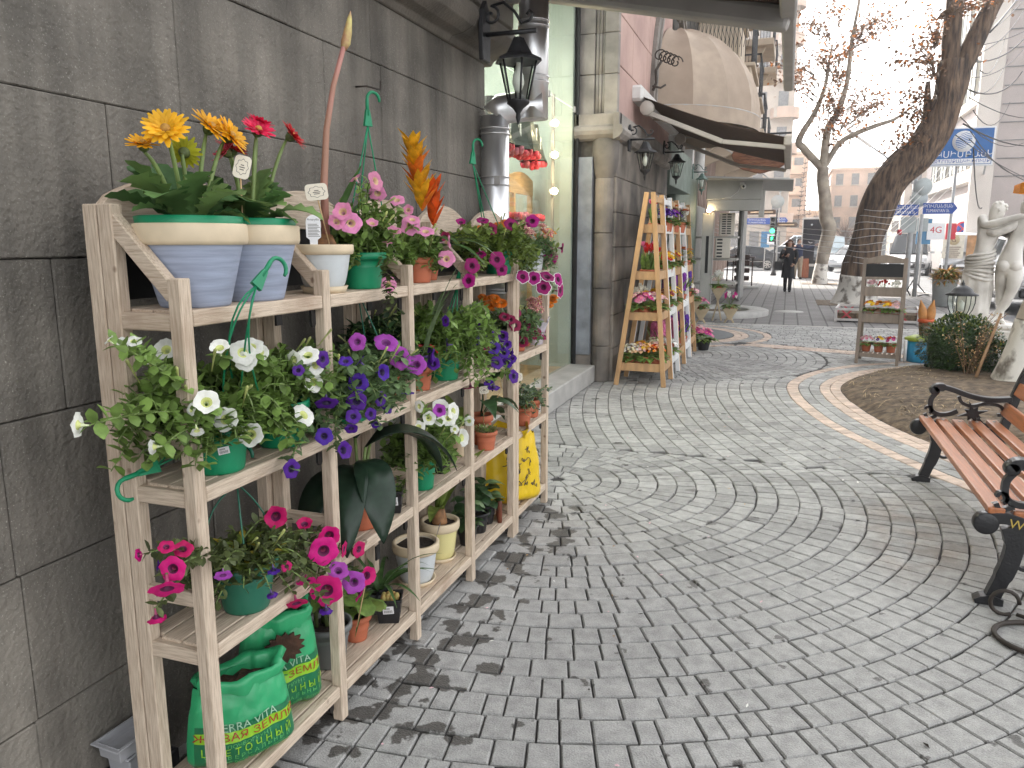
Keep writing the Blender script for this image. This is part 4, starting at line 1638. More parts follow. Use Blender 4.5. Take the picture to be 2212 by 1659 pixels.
def sticker(t, p, n, w, h, bars=True, rot=0.0):
 """white price sticker with bar code, lying on a pot side"""
 n = V(n).normalized()
 x = V((0, 0, 1)).cross(n).normalized()
 x = Matrix.Rotation(rot, 3, n) @ x
 y = n.cross(x)
 Mx = Matrix(((x.x, y.x, n.x, p[0]), (x.y, y.y, n.y, p[1]), (x.z, y.z, n.z, p[2]), (0, 0, 0, 1)))
 b = MB()
 b.box((0, 0, 0), (w, h, .001), M_=Mx)
 s = b.build('price_sticker', MATS['label_white'], t)
 if bars:
  b = MB()
  xx = -w * .38
  while xx < w * .36:
   ww = U(.02, .045) * w
   b.box((xx + ww / 2, -h * .18, .001), (ww, h * .36, .0006), M_=Mx)
   xx += ww + U(.02, .05) * w
  for yy in (.28, .16):
   b.box((-w * .1, h * yy, .001), (w * .5, h * .05, .0006), M_=Mx)
  b.build('bar_code', MATS['ink'], s)
# ---- small blossom meshes used joined into one part
def blossom5(b, p, d, r, mi=0, mc=1, n=5):
 """flat five-petalled blossom with a yellow eye"""
 F_ = frame(d)
 F_.translation = p
 a0 = U(0, 6)
 vs, fs = [(0, 0, 0)], []
 for i in range(n):
  a = a0 + 2 * pi * i / n
  for da, rr, zz in ((-.5, .75, .0), (-.28, 1.0, .1 * r), (.28, 1.0, .1 * r)):
   aa = a + da * 2 * pi / n
   vs.append((r * rr * cos(aa), r * rr * sin(aa), zz))
 m = 3 * n
 for i in range(m):
  fs.append((0, 1 + i, 1 + (i + 1) % m))
 b.add(vs, fs, mi, False, F_)
 if mc is not None:
  b.add([(r * .22 * cos(2 * pi * i / 5), r * .22 * sin(2 * pi * i / 5), .12 * r) for i in range(5)], [(0, 1, 2, 3, 4)], mc, False, F_)
FLOWER_COL = dict(white=(0.84, 0.83, 0.78), pink=(0.78, 0.22, 0.42), palepink=(0.82, 0.52, 0.56), yellow=(0.85, 0.55, 0.03), orange=(0.80, 0.24, 0.02), red=(0.62, 0.02, 0.02),
     violet=(0.12, 0.03, 0.36), purple=(0.24, 0.04, 0.36), magenta=(0.60, 0.03, 0.27), peach=(0.85, 0.52, 0.32), wine=(0.30, 0.01, 0.05), cream=(0.82, 0.75, 0.5))
def fmat(c):
 return leafM('bloom_' + c, FLOWER_COL[c], var=0.15, isl=0.18, tl=0.2, rough=0.6)
def potted(kind_, cols, loc, label, s=1.0, potmat='terracotta', group='small potted flowers for sale', pr=.055, ph=.085, name=None, leaf='leaf_petunia', nb=None):
 """small pot plant: primula, kalanchoe, tulip, hyacinth, marigold, cyclamen"""
 t = thing(name or {'primula': 'potted_primula', 'tulip': 'potted_tulips', 'hyacinth': 'potted_hyacinth', 'kalanchoe': 'potted_kalanchoe', 'marigold': 'potted_marigold', 'cyclamen': 'potted_cyclamen'}[kind_], label, 'potted plant', loc, U(0, 6), group)
 zt = pot(t, potmat, pr * s, pr * .74 * s, ph * s, rim_h=.02 * s, lip=.004)
 lb, fb = MB(), MB()
 mats = [fmat(c) for c in cols] + [fmat('yellow'), MATS['stem_green']]
 K = len(cols)
 if kind_ in ('primula', 'kalanchoe', 'cyclamen'):
  for i in range(46):
   a = U(0, 6.28)
   r0 = U(0, .04) * s
   tl = U(.2, 1.0)
   lb.leaf((r0 * cos(a), r0 * sin(a), zt), (cos(a), sin(a), tl), U(.07, .11) * s, U(.03, .05) * s, droop=.9, fold=.2, n=3)
  n = nb or {'primula': 18, 'kalanchoe': 60, 'cyclamen': 20}[kind_]
  for i in range(n):
   a = U(0, 6.28)
   u = U(0, 1) ** .5
   rr = .075 * s * u
   h = zt + (.09 if kind_ != 'cyclamen' else .13) * s * (1 - .45 * u * u) + U(-.01, .015) * s
   p = V((rr * cos(a), rr * sin(a), h))
   d = V((cos(a) * u, sin(a) * u, .9))
   if kind_ == 'cyclamen':
    for k in range(5):
     aa = a + k * 1.256
     fb.leaf(p, (cos(aa) * .4, sin(aa) * .4, 1), .042 * s, .022 * s, droop=-.1, n=2, mi=i % K)
    fb.tube([(0, 0, zt), p], .0015, 3, K + 1)
   else:
    blossom5(fb, p, d, (.022 if kind_ == 'primula' else .0125) * s * U(.85, 1.15), i % K, K if kind_ == 'primula' else None)
 elif kind_ == 'tulip':
  for i in range(5):
   a, r0 = U(0, 6.28), U(.0, .03) * s
   h = zt + U(.20, .29) * s
   e = V((r0 * cos(a) * 2.0, r0 * sin(a) * 2.0, h))
   fb.tube([(r0 * cos(a), r0 * sin(a), zt), e], .003 * s, 4, K + 1)
   for k in range(6):
    aa = k * 1.047 + a
    fb.leaf(e, (cos(aa) * .55, sin(aa) * .55, 1), .055 * s, .036 * s, up=(cos(aa), sin(aa), -.3), droop=-.25, fold=.3, n=3, mi=i % K, prof=[.5, 1, .9, .15])
   for k in range(3):
    aa = U(0, 6.28)
    lb.leaf((r0 * cos(a), r0 * sin(a), zt), (cos(aa) * .3, sin(aa) * .3, 1), U(.15, .23) * s, .042 * s, up=(cos(aa), sin(aa), 0), droop=.25, fold=.35, n=4)
 elif kind_ == 'hyacinth':
  for i in range(3):
   a, r0 = i * 2.1, .03 * s
   h = .15 * s
   bx, by = r0 * cos(a), r0 * sin(a)
   fb.tube([(bx, by, zt), (bx * 1.3, by * 1.3, zt + h)], .005 * s, 5, K + 1)
   for k in range(46):
    f = k / 46
    aa = k * 2.4
    p = V((bx * 1.3 + .021 * s * cos(aa), by * 1.3 + .021 * s * sin(aa), zt + h * (.35 + .9 * f)))
    blossom5(fb, p, (cos(aa), sin(aa), .3), .0155 * s, i % K, None, 6)
   for k in range(5):
    aa = U(0, 6.28)
    lb.leaf((bx, by, zt), (cos(aa) * .45, sin(aa) * .45, 1), U(.12, .19) * s, .022 * s, droop=.35, fold=.4, n=3)
 elif kind_ == 'marigold':
  for i in range(90):
   a = U(0, 6.28)
   u = U(0, 1)
   p = (.05 * u * cos(a) * s, .05 * u * sin(a) * s, zt + U(0, .10) * s)
   lb.leaf(p, (cos(a), sin(a), U(.1, .8)), U(.04, .07) * s, .012 * s, droop=.4, n=2)
  for i in range(nb or 9):
   a = U(0, 6.28)
   u = U(0, 1) ** .5
   p = V((.08 * s * u * cos(a), .08 * s * u * sin(a), zt + (.14 - .04 * u) * s))
   for ring_, (rr, m, tl) in enumerate(((.026, 12, .25), (.02, 10, .7), (.012, 7, 1.6))):
    for k in range(m):
     aa = 2 * pi * k / m + ring_ * .3
     fb.leaf(p, (cos(aa), sin(aa), tl), rr * s, .012 * s, droop=.2, fold=.1, n=2, mi=i % K, prof=[.5, 1, .8])
 kind(lb.build('foliage', MATS[leaf], t), 'stuff')
 kind(fb.build('blossoms', mats, t), 'stuff')
 return t
# ================================================================ WOODEN PLANT RACK
def washed(name, stretch):
 m = M(name, (0.575, 0.475, 0.37), 0.75, 0.08, 16, 0.4, 34, stretch=stretch, col2=(0.41, 0.31, 0.225), isl=0.09, lo=.3, hi=.6)
 N, L, b = nodes(m)
 nz = N.new('ShaderNodeTexNoise')
 nz.inputs['Scale'].default_value = 3.0
 nz.inputs['Detail'].default_value = 8
 g = N.new('ShaderNodeNewGeometry')
 L.new(g.outputs['Position'], nz.inputs['Vector'])
 r = N.new('ShaderNodeMapRange')
 r.inputs['From Min'].default_value = 0.54
 r.inputs['From Max'].default_value = 0.72
 r.inputs['To Max'].default_value = 0.7
 L.new(nz.outputs['Fac'], r.inputs[0])
 mx = N.new('ShaderNodeMixRGB')
 mx.inputs[2].default_value = (0.34, 0.23, 0.155, 1)
 L.new(r.outputs[0], mx.inputs[0])
 L.new(b.inputs['Base Color'].links[0].from_socket, mx.inputs[1])
 vo = N.new('ShaderNodeTexVoronoi')
 vo.inputs['Scale'].default_value = 9
 L.new(g.outputs['Position'], vo.inputs['Vector'])
 rk = N.new('ShaderNodeMapRange')
 rk.inputs['From Min'].default_value = .06
 rk.inputs['From Max'].default_value = .11
 rk.inputs['To Min'].default_value = .75
 rk.inputs['To Max'].default_value = 0
 L.new(vo.outputs['Distance'], rk.inputs[0])
 m3 = N.new('ShaderNodeMixRGB')
 m3.inputs[2].default_value = (.16, .085, .05, 1)
 L.new(rk.outputs[0], m3.inputs[0])
 L.new(mx.outputs[0], m3.inputs[1])
 L.new(m3.outputs[0], b.inputs['Base Color'])
 return m
washed('washed_v', (14, 14, 0.9))
washed('washed_h', (14, 0.9, 14))
washed('washed_x', (0.9, 14, 14))
SH = (1.44, 1.0, .575, .13)
def rack(label, ys, loc):
 t = thing('plant_rack', label, 'plant rack', loc, 0, 'washed wood plant racks along the wall')
 X0, Y0 = loc[0], loc[1]
 lx = lambda x: x - X0
 n = len(ys)
 def part(name, c, d, mat, bev=.003):
  b = MB()
  b.box((0, 0, 0), d)
  return b.build(name, MATS[mat], t, bev=bev, loc=(lx(c[0]), c[1] - Y0, c[2]))
 for i, y in enumerate(ys):
  part('front_post', (-1.345, y, .758), (.038, .038, 1.517), 'washed_v')
  part('back_post', (-1.535, y, .845), (.044, .036, 1.69), 'washed_v')
  dy = ((.022,) if i == 0 else (-.022,) if i == n - 1 else (-.021, .021))
  for q in (dy if i else (0,)):
   part('frame_post', (-1.582, y + (q if i else 0), .845), (.042, .036, 1.69), 'washed_v')
  for z in SH:
   part('side_rail', (-1.44, y, z - .028), (.15, .03, .042), 'washed_x')
  part('side_rail', (-1.44, y, SH[1] + .12), (.15, .024, .04), 'washed_x')
  part('side_rail', (-1.44, y, SH[2] + .13), (.15, .024, .04), 'washed_x')
  b = MB()
  b.bar((lx(-1.53), y - Y0, 1.655), (lx(-1.355), y - Y0, 1.475), .03, .042)
  b.build('brace', MATS['washed_x'], t, bev=.003)
 for i in range(n - 1):
  a, c = ys[i], ys[i + 1]
  m, L_ = (a + c) / 2, c - a
  for z in SH:
   part('front_slat', (-1.345, m, z - .02), (.032, L_ - .042, .04), 'washed_h')
   for x, wd in ((-1.398, .062), (-1.466, .062), (-1.532, .054)):
    part('slat', (x, m, z - .009 + U(-.001, .001)), (wd, L_ - (.006 if x > -1.5 else .04), .018), 'washed_h', .002)
   for yy in (a + .03, c - .03):
    b = MB()
    b.prism([(-.012, .0), (.012, 0), (.012, -.045), (.006, -.055), (-.006, -.055), (-.012, -.045)], 'x', -.004, .004)
    b.build('shelf_pin', MATS['iron'], t, loc=(lx(-1.362), yy - Y0, z - .041))
  # chalkboard with arched head
  part('chalkboard', (-1.607, m, 1.548), (.006, L_ - .03, .19), 'blackboard', 0)
  b = MB()
  pts = [(-L_ / 2 + .02, -.005), (L_ / 2 - .02, -.005)]
  for k in range(17):
   u = 1 - 2 * k / 16
   pts.append((u * (L_ / 2 - .02), .05 + .075 * (1 - u * u) ** 1.0 - .015 * (abs(u) > .93)))
  b.prism(pts, 'x', -.012, .012)
  b.build('arched_board', MATS['washed_h'], t, bev=.002, loc=(lx(-1.600), m - Y0, 1.648))
  if i:
   for z in (1.37, .35):
    b = MB()
    b.box((0, 0, 0), (.01, .03, .06))
    b.build('hinge', MATS['iron'], t, loc=(lx(-1.511), a - Y0, z))
 return t
rack('long washed wood plant rack of four bays, nearest to the camera', [1.44, 2.03, 2.595, 3.18, 3.765], (-1.45, 1.44, 0))
rack('single bay washed wood plant rack at the far end beside the shop window', [3.815, 4.37], (-1.45, 3.815, 0))
FL = {
 'white1': [('w', -1.285, 1.082, 1.249, -0.91, -0.40, 0.05, 0.041), ('w', -1.270, 1.160, 1.407, -0.66, -0.33, 0.67, 0.022), ('w', -1.285, 1.236, 1.395, 0.32, -0.38, 0.87, 0.028), ('w', -1.435, 1.347, 1.371, 0.66, -0.70, 0.26, 0.022), ('w', -1.415, 1.458, 1.341, 0.44, -0.78, 0.44, 0.051), ('w', -1.355, 1.347, 1.327, 0.01, 0.11, 0.99, 0.032), ('w', -1.292, 1.274, 1.155, -0.93, -0.34, -0.11, 0.037), ('w', -1.294, 1.394, 1.214, -0.15, -0.95, 0.28, 0.029), ('w', -1.260, 1.370, 1.173, 0.56, -0.47, -0.68, 0.029), ('w', -1.263, 1.411, 1.230, 0.62, -0.63, 0.46, 0.054), ('w', -1.291, 1.503, 1.167, 0.36, -0.84, 0.41, 0.050), ('w', -1.278, 1.578, 1.111, 0.58, -0.79, 0.20, 0.054)],
 'white2': [('w', -1.300, 1.511, 1.343, 0.33, -0.48, 0.82, 0.049), ('w', -1.279, 1.568, 1.326, 0.70, -0.59, 0.41, 0.049), ('w', -1.275, 1.597, 1.337, 0.37, -0.52, 0.77, 0.053), ('w', -1.276, 1.574, 1.304, 0.69, -0.66, 0.29, 0.049), ('w', -1.307, 1.674, 1.311, 0.97, -0.23, 0.07, 0.044), ('w', -1.312, 1.827, 1.270, -0.20, -0.98, 0.02, 0.048), ('w', -1.283, 1.853, 1.280, 0.34, -0.61, 0.71, 0.054), ('w', -1.284, 1.887, 1.246, 0.92, -0.36, 0.15, 0.049), ('w', -1.313, 1.918, 1.189, 0.93, -0.30, 0.23, 0.050), ('w', -1.276, 1.808, 1.114, 0.80, -0.10, 0.59, 0.054)],
 'purple': [('p', -1.282, 2.118, 1.153, 0.53, -0.85, 0.06, 0.054), ('p', -1.269, 2.083, 1.099, 0.56, -0.83, -0.01, 0.053), ('p', -1.250, 2.029, 1.064, 0.58, -0.65, 0.49, 0.043), ('p', -1.270, 1.895, 1.031, 0.56, -0.77, 0.29, 0.046), ('p', -1.261, 1.979, 0.966, 0.94, -0.23, 0.27, 0.052), ('p', -1.265, 1.898, 1.263, 0.97, -0.22, 0.06, 0.041), ('p', -1.273, 2.257, 1.166, 0.96, -0.24, 0.13, 0.052), ('p', -1.285, 1.939, 1.122, 0.39, -0.54, -0.74, 0.055), ('p', -1.260, 2.153, 1.044, 0.91, -0.38, 0.16, 0.043), ('p', -1.266, 2.230, 1.080, 0.94, -0.30, 0.19, 0.052), ('p', -1.255, 2.178, 1.006, 0.27, -0.79, -0.55, 0.032), ('p', -1.246, 1.992, 1.244, 0.29, -0.51, 0.81, 0.038), ('p', -1.272, 2.115, 1.224, -0.70, -0.30, 0.65, 0.036), ('p', -1.261, 2.032, 1.023, 0.41, -0.72, -0.55, 0.035), ('p', -1.284, 2.477, 1.052, 0.03, 0.11, -0.99, 0.031), ('p', -1.276, 2.398, 1.067, 0.13, -0.11, -0.99, 0.030), ('p', -1.268, 1.726, 0.978, 0.93, -0.37, 0.08, 0.043), ('p', -1.272, 1.787, 1.247, 0.64, -0.69, 0.34, 0.031), ('p', -1.278, 2.297, 1.036, 0.93, -0.24, 0.27, 0.039)],
 'violet': [('v', -1.297, 2.148, 1.282, 0.41, -0.89, 0.22, 0.056), ('v', -1.307, 2.354, 1.254, 0.51, -0.43, 0.74, 0.073), ('v', -1.304, 2.447, 1.187, 0.68, -0.65, 0.34, 0.076), ('v', -1.301, 2.573, 1.143, 0.38, -0.85, 0.35, 0.068), ('p', -1.295, 2.682, 1.157, 0.95, 0.30, -0.05, 0.060), ('p', -1.295, 2.706, 1.126, 0.50, -0.77, 0.40, 0.049)],
 'purple2': [('p', -1.309, 3.182, 1.225, 0.43, -0.73, 0.53, 0.050), ('p', -1.276, 3.092, 1.174, 0.61, -0.62, 0.49, 0.043), ('p', -1.306, 3.356, 1.171, 0.44, -0.38, 0.81, 0.053), ('p', -1.294, 3.495, 1.146, 0.48, -0.87, 0.09, 0.058), ('p', -1.312, 3.418, 1.100, 0.54, -0.77, 0.33, 0.057), ('p', -1.313, 3.467, 1.018, 0.69, -0.61, 0.38, 0.065), ('p', -1.279, 3.513, 1.103, 0.72, -0.69, -0.02, 0.048), ('p', -1.285, 3.633, 0.923, 0.91, -0.36, 0.20, 0.060), ('p', -1.294, 3.295, 0.955, 0.51, -0.53, -0.68, 0.046), ('p', -1.301, 3.387, 0.908, -0.12, 0.17, -0.98, 0.054), ('p', -1.284, 2.816, 1.190, -0.90, -0.44, 0.02, 0.045), ('b', -1.295, 3.086, 0.962, 0.18, -0.19, -0.97, 0.056), ('b', -1.315, 3.324, 1.112, 0.73, -0.58, 0.35, 0.039), ('p', -1.315, 3.694, 1.006, 0.73, -0.68, -0.00, 0.043), ('p', -1.304, 3.644, 1.042, 0.92, 0.39, -0.04, 0.050), ('p', -1.296, 3.519, 1.060, 0.57, -0.82, -0.00, 0.052), ('p', -1.310, 3.597, 0.999, 0.33, -0.83, -0.45, 0.053), ('p', -1.281, 2.799, 1.288, -0.45, -0.89, 0.10, 0.045), ('p', -1.385, 2.830, 1.166, 0.48, -0.83, 0.29, 0.034)],
 'burgundy': [('b', -1.332, 3.626, 1.228, 0.33, -0.60, 0.73, 0.053), ('b', -1.350, 3.838, 1.227, 0.66, -0.73, 0.17, 0.063), ('b', -1.352, 4.103, 1.200, 0.92, -0.34, 0.18, 0.059), ('b', -1.324, 3.763, 1.172, 0.60, -0.73, 0.33, 0.062), ('b', -1.338, 3.917, 1.065, 0.52, -0.79, 0.32, 0.068), ('b', -1.338, 4.342, 1.059, 0.96, -0.27, 0.06, 0.070), ('b', -1.334, 3.726, 1.204, 0.56, -0.82, 0.15, 0.043), ('b', -1.338, 3.988, 1.149, 0.80, -0.58, 0.16, 0.054), ('b', -1.319, 4.106, 1.090, 0.62, -0.77, 0.17, 0.055)],
 'pink': [('k', -1.330, 2.227, 1.803, -0.54, -0.18, 0.82, 0.038), ('k', -1.303, 2.309, 1.799, 0.97, -0.20, 0.15, 0.060), ('k', -1.331, 2.370, 1.763, 0.41, -0.67, -0.62, 0.054), ('k', -1.304, 2.458, 1.744, 0.24, -0.67, 0.70, 0.046), ('k', -1.300, 2.096, 1.691, 0.36, -0.87, 0.33, 0.058), ('k', -1.330, 2.106, 1.662, 0.69, -0.63, 0.35, 0.048), ('k', -1.297, 2.137, 1.658, 0.70, -0.71, -0.01, 0.054), ('k', -1.304, 2.279, 1.659, 0.43, -0.50, 0.75, 0.039), ('k', -1.305, 2.556, 1.660, 0.62, -0.78, 0.10, 0.068), ('k', -1.312, 2.394, 1.598, 0.19, -0.15, 0.97, 0.029), ('k', -1.325, 2.418, 1.453, 0.69, -0.70, 0.18, 0.047), ('k', -1.320, 2.572, 1.715, 0.52, -0.84, 0.18, 0.041)],
 'pink2': [('k', -1.312, 2.445, 1.634, 0.41, -0.38, 0.83, 0.046), ('k', -1.285, 2.641, 1.639, 0.26, -0.44, 0.86, 0.057), ('k', -1.288, 2.841, 1.600, 0.94, 0.33, 0.07, 0.058), ('k', -1.279, 2.812, 1.535, 0.36, -0.88, 0.31, 0.064), ('k', -1.278, 2.521, 1.679, 0.35, -0.49, 0.80, 0.045)],
 'magenta': [('m', -1.328, 3.074, 1.682, 0.28, -0.57, 0.77, 0.042), ('m', -1.322, 3.310, 1.697, 0.27, -0.41, 0.87, 0.048), ('m', -1.323, 3.697, 1.686, 0.60, -0.72, 0.35, 0.063), ('m', -1.312, 4.010, 1.711, 0.45, -0.89, -0.02, 0.060), ('b', -1.335, 3.456, 1.662, 0.56, -0.83, 0.06, 0.049), ('m', -1.321, 3.277, 1.550, 0.39, -0.51, -0.76, 0.051), ('m', -1.295, 3.424, 1.519, 0.60, -0.77, 0.22, 0.069), ('m', -1.302, 3.507, 1.468, 0.69, -0.70, 0.20, 0.057), ('m', -1.306, 3.142, 1.498, 0.65, -0.71, 0.29, 0.058), ('m', -1.297, 3.078, 1.435, 0.52, -0.85, 0.08, 0.057), ('m', -1.306, 4.239, 1.546, 0.70, -0.58, 0.42, 0.075), ('m', -1.325, 4.399, 1.511, 0.43, -0.90, 0.06, 0.070), ('m', -1.307, 4.587, 1.563, 0.90, 0.43, -0.10, 0.060), ('b', -1.385, 3.034, 1.621, 0.65, -0.74, 0.15, 0.044), ('m', -1.306, 3.865, 1.593, 0.33, -0.88, 0.34, 0.044)],
 'picotee': [('e', -1.283, 3.952, 1.409, 0.54, -0.78, 0.32, 0.067), ('e', -1.295, 4.167, 1.349, 0.51, -0.83, 0.22, 0.083), ('e', -1.287, 4.206, 1.406, 0.44, -0.39, 0.81, 0.083), ('e', -1.273, 4.387, 1.382, 0.90, -0.38, 0.21, 0.078), ('e', -1.290, 4.495, 1.310, 0.99, -0.14, 0.01, 0.080), ('e', -1.257, 3.690, 1.428, 0.58, -0.72, 0.39, 0.060)],
 'hot': [('h', -1.303, 1.293, 0.912, 0.40, -0.42, 0.82, 0.032), ('h', -1.304, 1.343, 0.887, 0.45, -0.35, 0.82, 0.041), ('h', -1.294, 1.298, 0.858, 0.44, -0.88, 0.17, 0.049), ('h', -1.286, 1.268, 0.823, 0.49, -0.54, -0.68, 0.060), ('h', -1.385, 1.326, 0.709, 0.06, 0.06, -1.00, 0.044), ('h', -1.385, 1.290, 0.882, -0.92, -0.32, -0.23, 0.027), ('v', -1.235, 1.392, 0.810, 0.53, -0.63, -0.57, 0.034), ('p', -1.235, 1.580, 0.745, 0.55, -0.58, -0.60, 0.035), ('h', -1.355, 1.759, 0.817, 0.63, -0.77, 0.12, 0.062), ('h', -1.308, 1.829, 0.772, 0.24, -0.43, 0.87, 0.047), ('h', -1.293, 1.898, 0.664, 0.63, -0.77, 0.09, 0.074), ('h', -1.300, 1.942, 0.697, 0.60, -0.78, 0.17, 0.059), ('h', -1.305, 2.031, 0.615, 0.97, 0.24, -0.08, 0.048), ('h', -1.299, 2.111, 0.584, 0.98, -0.19, 0.09, 0.058), ('h', -1.281, 1.888, 0.540, 0.40, -0.92, 0.02, 0.084), ('h', -1.310, 1.772, 0.546, 0.53, -0.49, -0.69, 0.054), ('h', -1.307, 1.822, 0.595, 0.51, -0.63, -0.59, 0.047), ('v', -1.265, 1.931, 0.589, 0.48, -0.50, 0.72, 0.054), ('v', -1.265, 2.018, 0.512, 0.48, -0.85, 0.21, 0.059), ('h', -1.292, 2.141, 0.478, 0.90, -0.37, 0.24, 0.059), ('h', -1.314, 2.135, 0.417, 0.76, 0.37, -0.54, 0.059), ('p', -1.255, 1.840, 0.504, -0.06, 0.03, -1.00, 0.042), ('p', -1.235, 1.567, 0.683, 0.07, 0.25, -0.96, 0.033), ('h', -1.303, 1.726, 0.683, 0.67, -0.70, 0.24, 0.028), ('p', -1.335, 1.301, 0.858, -0.81, -0.58, 0.13, 0.029)],
 'white3': [('w', -1.289, 2.645, 0.920, 0.59, -0.78, 0.20, 0.052), ('w', -1.307, 2.789, 0.934, 0.35, -0.60, 0.72, 0.066), ('w', -1.289, 2.830, 0.879, 0.54, -0.72, 0.43, 0.055), ('w', -1.279, 2.858, 0.904, 0.96, -0.21, 0.20, 0.067), ('w', -1.313, 2.602, 0.894, 0.35, -0.63, 0.69, 0.046), ('w', -1.293, 2.757, 0.886, 0.64, -0.70, 0.33, 0.040), ('w', -1.287, 2.953, 0.766, 0.96, -0.19, 0.19, 0.069), ('w', -1.385, 2.596, 0.901, -0.13, -0.94, 0.32, 0.041), ('w', -1.435, 2.621, 0.919, 0.55, -0.69, 0.48, 0.041), ('w', -1.281, 2.873, 0.823, 0.62, -0.74, 0.24, 0.035), ('w', -1.311, 3.103, 0.805, 0.33, -0.94, 0.07, 0.041), ('v', -1.265, 2.692, 0.943, 0.44, -0.83, 0.34, 0.052), ('w', -1.294, 2.573, 0.982, -0.35, -0.93, 0.11, 0.043)],
}
# ================================================================ PLANTS ON THE RACK
# --- gerberas in blue-grey pots
def petal_head(cols, n1=17, n2=15, L_=.045, W_=.013, cup=.35, back=False):
 """daisy head: two rows of petals, disc, green calyx (axis +Z)"""
 b = MB()
 for row, (n, l, tl) in enumerate(((n1, L_, cup), (n2, L_ * .82, cup + .28), (10, L_ * .45, cup + .6))):
  for k in range(n):
   a = 2 * pi * (k + .5 * row + U(-.15, .15)) / n
   b.leaf((.006 * cos(a), .006 * sin(a), .001 * row), (cos(a), sin(a), tl + U(-.12, .12)), l * U(.88, 1.08), W_ * (1 if row < 2 else .6), droop=U(.05, .4), fold=-.25, n=3, mi=0, prof=[.35, .85, 1, .35])
 b.lathe([(0, .012), (.006, .011), (.010, .006), (.011, .0)], 10, mi=1)
 b.lathe([(.003, -.024), (.012, -.016), (.017, -.004), (.015, .004)], 12, mi=2)
 return b.mesh('gerbera_head', [leafM('gerbera_' + cols, {'yellow': (0.86, 0.47, 0.02), 'gold': (0.80, 0.40, 0.008), 'lime': (0.48, 0.47, 0.03), 'rose': (0.72, 0.02, 0.09), 'red': (0.50, 0.02, 0.025), 'pink': (0.70, 0.10, 0.16)}[cols], var=.12, isl=.15, tl=.25, rough=.55),
         M('gerbera_disc', (0.45, 0.24, 0.05), .8, .3, 60), MATS['leaf_olive']])
def gleaf_mesh(seed):
 rg = random.Random(seed)
 b = MB()
 n = 9
 n = 13
 prof = [.1, .15, .5, .3, .9, .45, 1.1, .6, 1.2, .65, 1.1, .6, .6, .06]
 b.leaf((0, 0, 0), (1, 0, 1.2), .142, .068, droop=rg.uniform(.9, 1.7), fold=rg.uniform(.1, .3), n=n, prof=prof)
 return b.mesh('gerbera_leaf', MATS['leaf_gerbera'])
GL = [gleaf_mesh(i) for i in range(5)]
def gerbera(label, loc, heads, nleaf, reach):
 t = thing('potted_gerbera', label, 'potted plant', loc, 0, 'gerberas in blue grey pots')
 zt = pot(t, 'pot_blue', .128, .086, .205, rim='pot_cream', rim_h=.05)
 b = MB()
 b.lathe([(.126, .2), (.129, .222), (.119, .224), (.112, .19)], 36)
 b.build('inner_pot', MATS['plastic_green'], t)
 zt += .015
 O = V(loc)
 for i in range(nleaf):
  a = 2 * pi * i / nleaf * 1.618 * 3 + U(-.3, .3)
  k = U(.85, 1.45) * reach
  p = V((.03 * cos(a), .03 * sin(a), zt))
  inst('leaf', GL[i % 5], t, Matrix.Translation(p) @ rotz(a) @ Matrix.Rotation(U(-.75, .12), 4, 'Y') @ Matrix.Rotation(U(-.4, .4), 4, 'X') @ Matrix.Diagonal((k, k * U(.75, 1.05), k, 1)))
 for (col, x, y, z, d, s) in heads:
  p = V((x, y, z)) - O
  d = V(d).normalized()
  a = V((p.x * .25, p.y * .25, zt))
  e = p - d * .02
  sb = MB()
  sb.tube(bez(a, a.lerp(e, .55) + V((0, 0, .05)), e), [.0055] * 7 + [.0045, .004], 7)
  sb.build('stem', MATS['stem_green'], t)
  inst('flower', petal_head(col), t, Matrix.Translation(p) @ frame(d) @ rotz(U(0, 6)) @ Matrix.Diagonal((s, s, s, 1)))
 return t
gerbera('gerbera with yellow flowers in blue grey pot, nearest plant on the top shelf', (-1.42, 1.575, SH[0]),
  [('yellow', -1.38, 1.475, 1.858, (.45, -.62, .55), 1.12), ('gold', -1.43, 1.455, 1.825, (.2, -.3, .8), .85), ('lime', -1.42, 1.575, 1.818, (-.35, .85, .35), .85), ('gold', -1.42, 1.675, 1.892, (.75, .05, .75), 1.1), ('gold', -1.40, 1.725, 1.875, (.85, .2, .5), 1.1)], 26, 1.0)
gerbera('gerbera with red and pink flowers in blue grey pot, second on the top shelf', (-1.42, 1.80, SH[0]),
  [('rose', -1.40, 1.84, 1.905, (.55, -.2, .75), 1.0), ('rose', -1.42, 1.875, 1.93, (.3, .2, .9), .8), ('red', -1.40, 1.995, 1.908, (.8, .35, .6), .95), ('red', -1.46, 1.80, 1.85, (.3, .2, .8), .95), ('pink', -1.42, 1.725, 1.835, (-.3, -.5, .5), .8)], 24, .95)
plant_tag((-1.36, 1.70, 1.66), (-1.385, 1.735, 1.775), .042, .062, 'cream tag standing between the yellow and the red gerbera', (.62, -.7, .15), -.25)
plant_tag((-1.36, 2.115, 1.60), (-1.385, 2.09, 1.735), .068, .05, 'cream tag on a stick in the white pot with the tall stem', (.6, -.8, .1), .12)
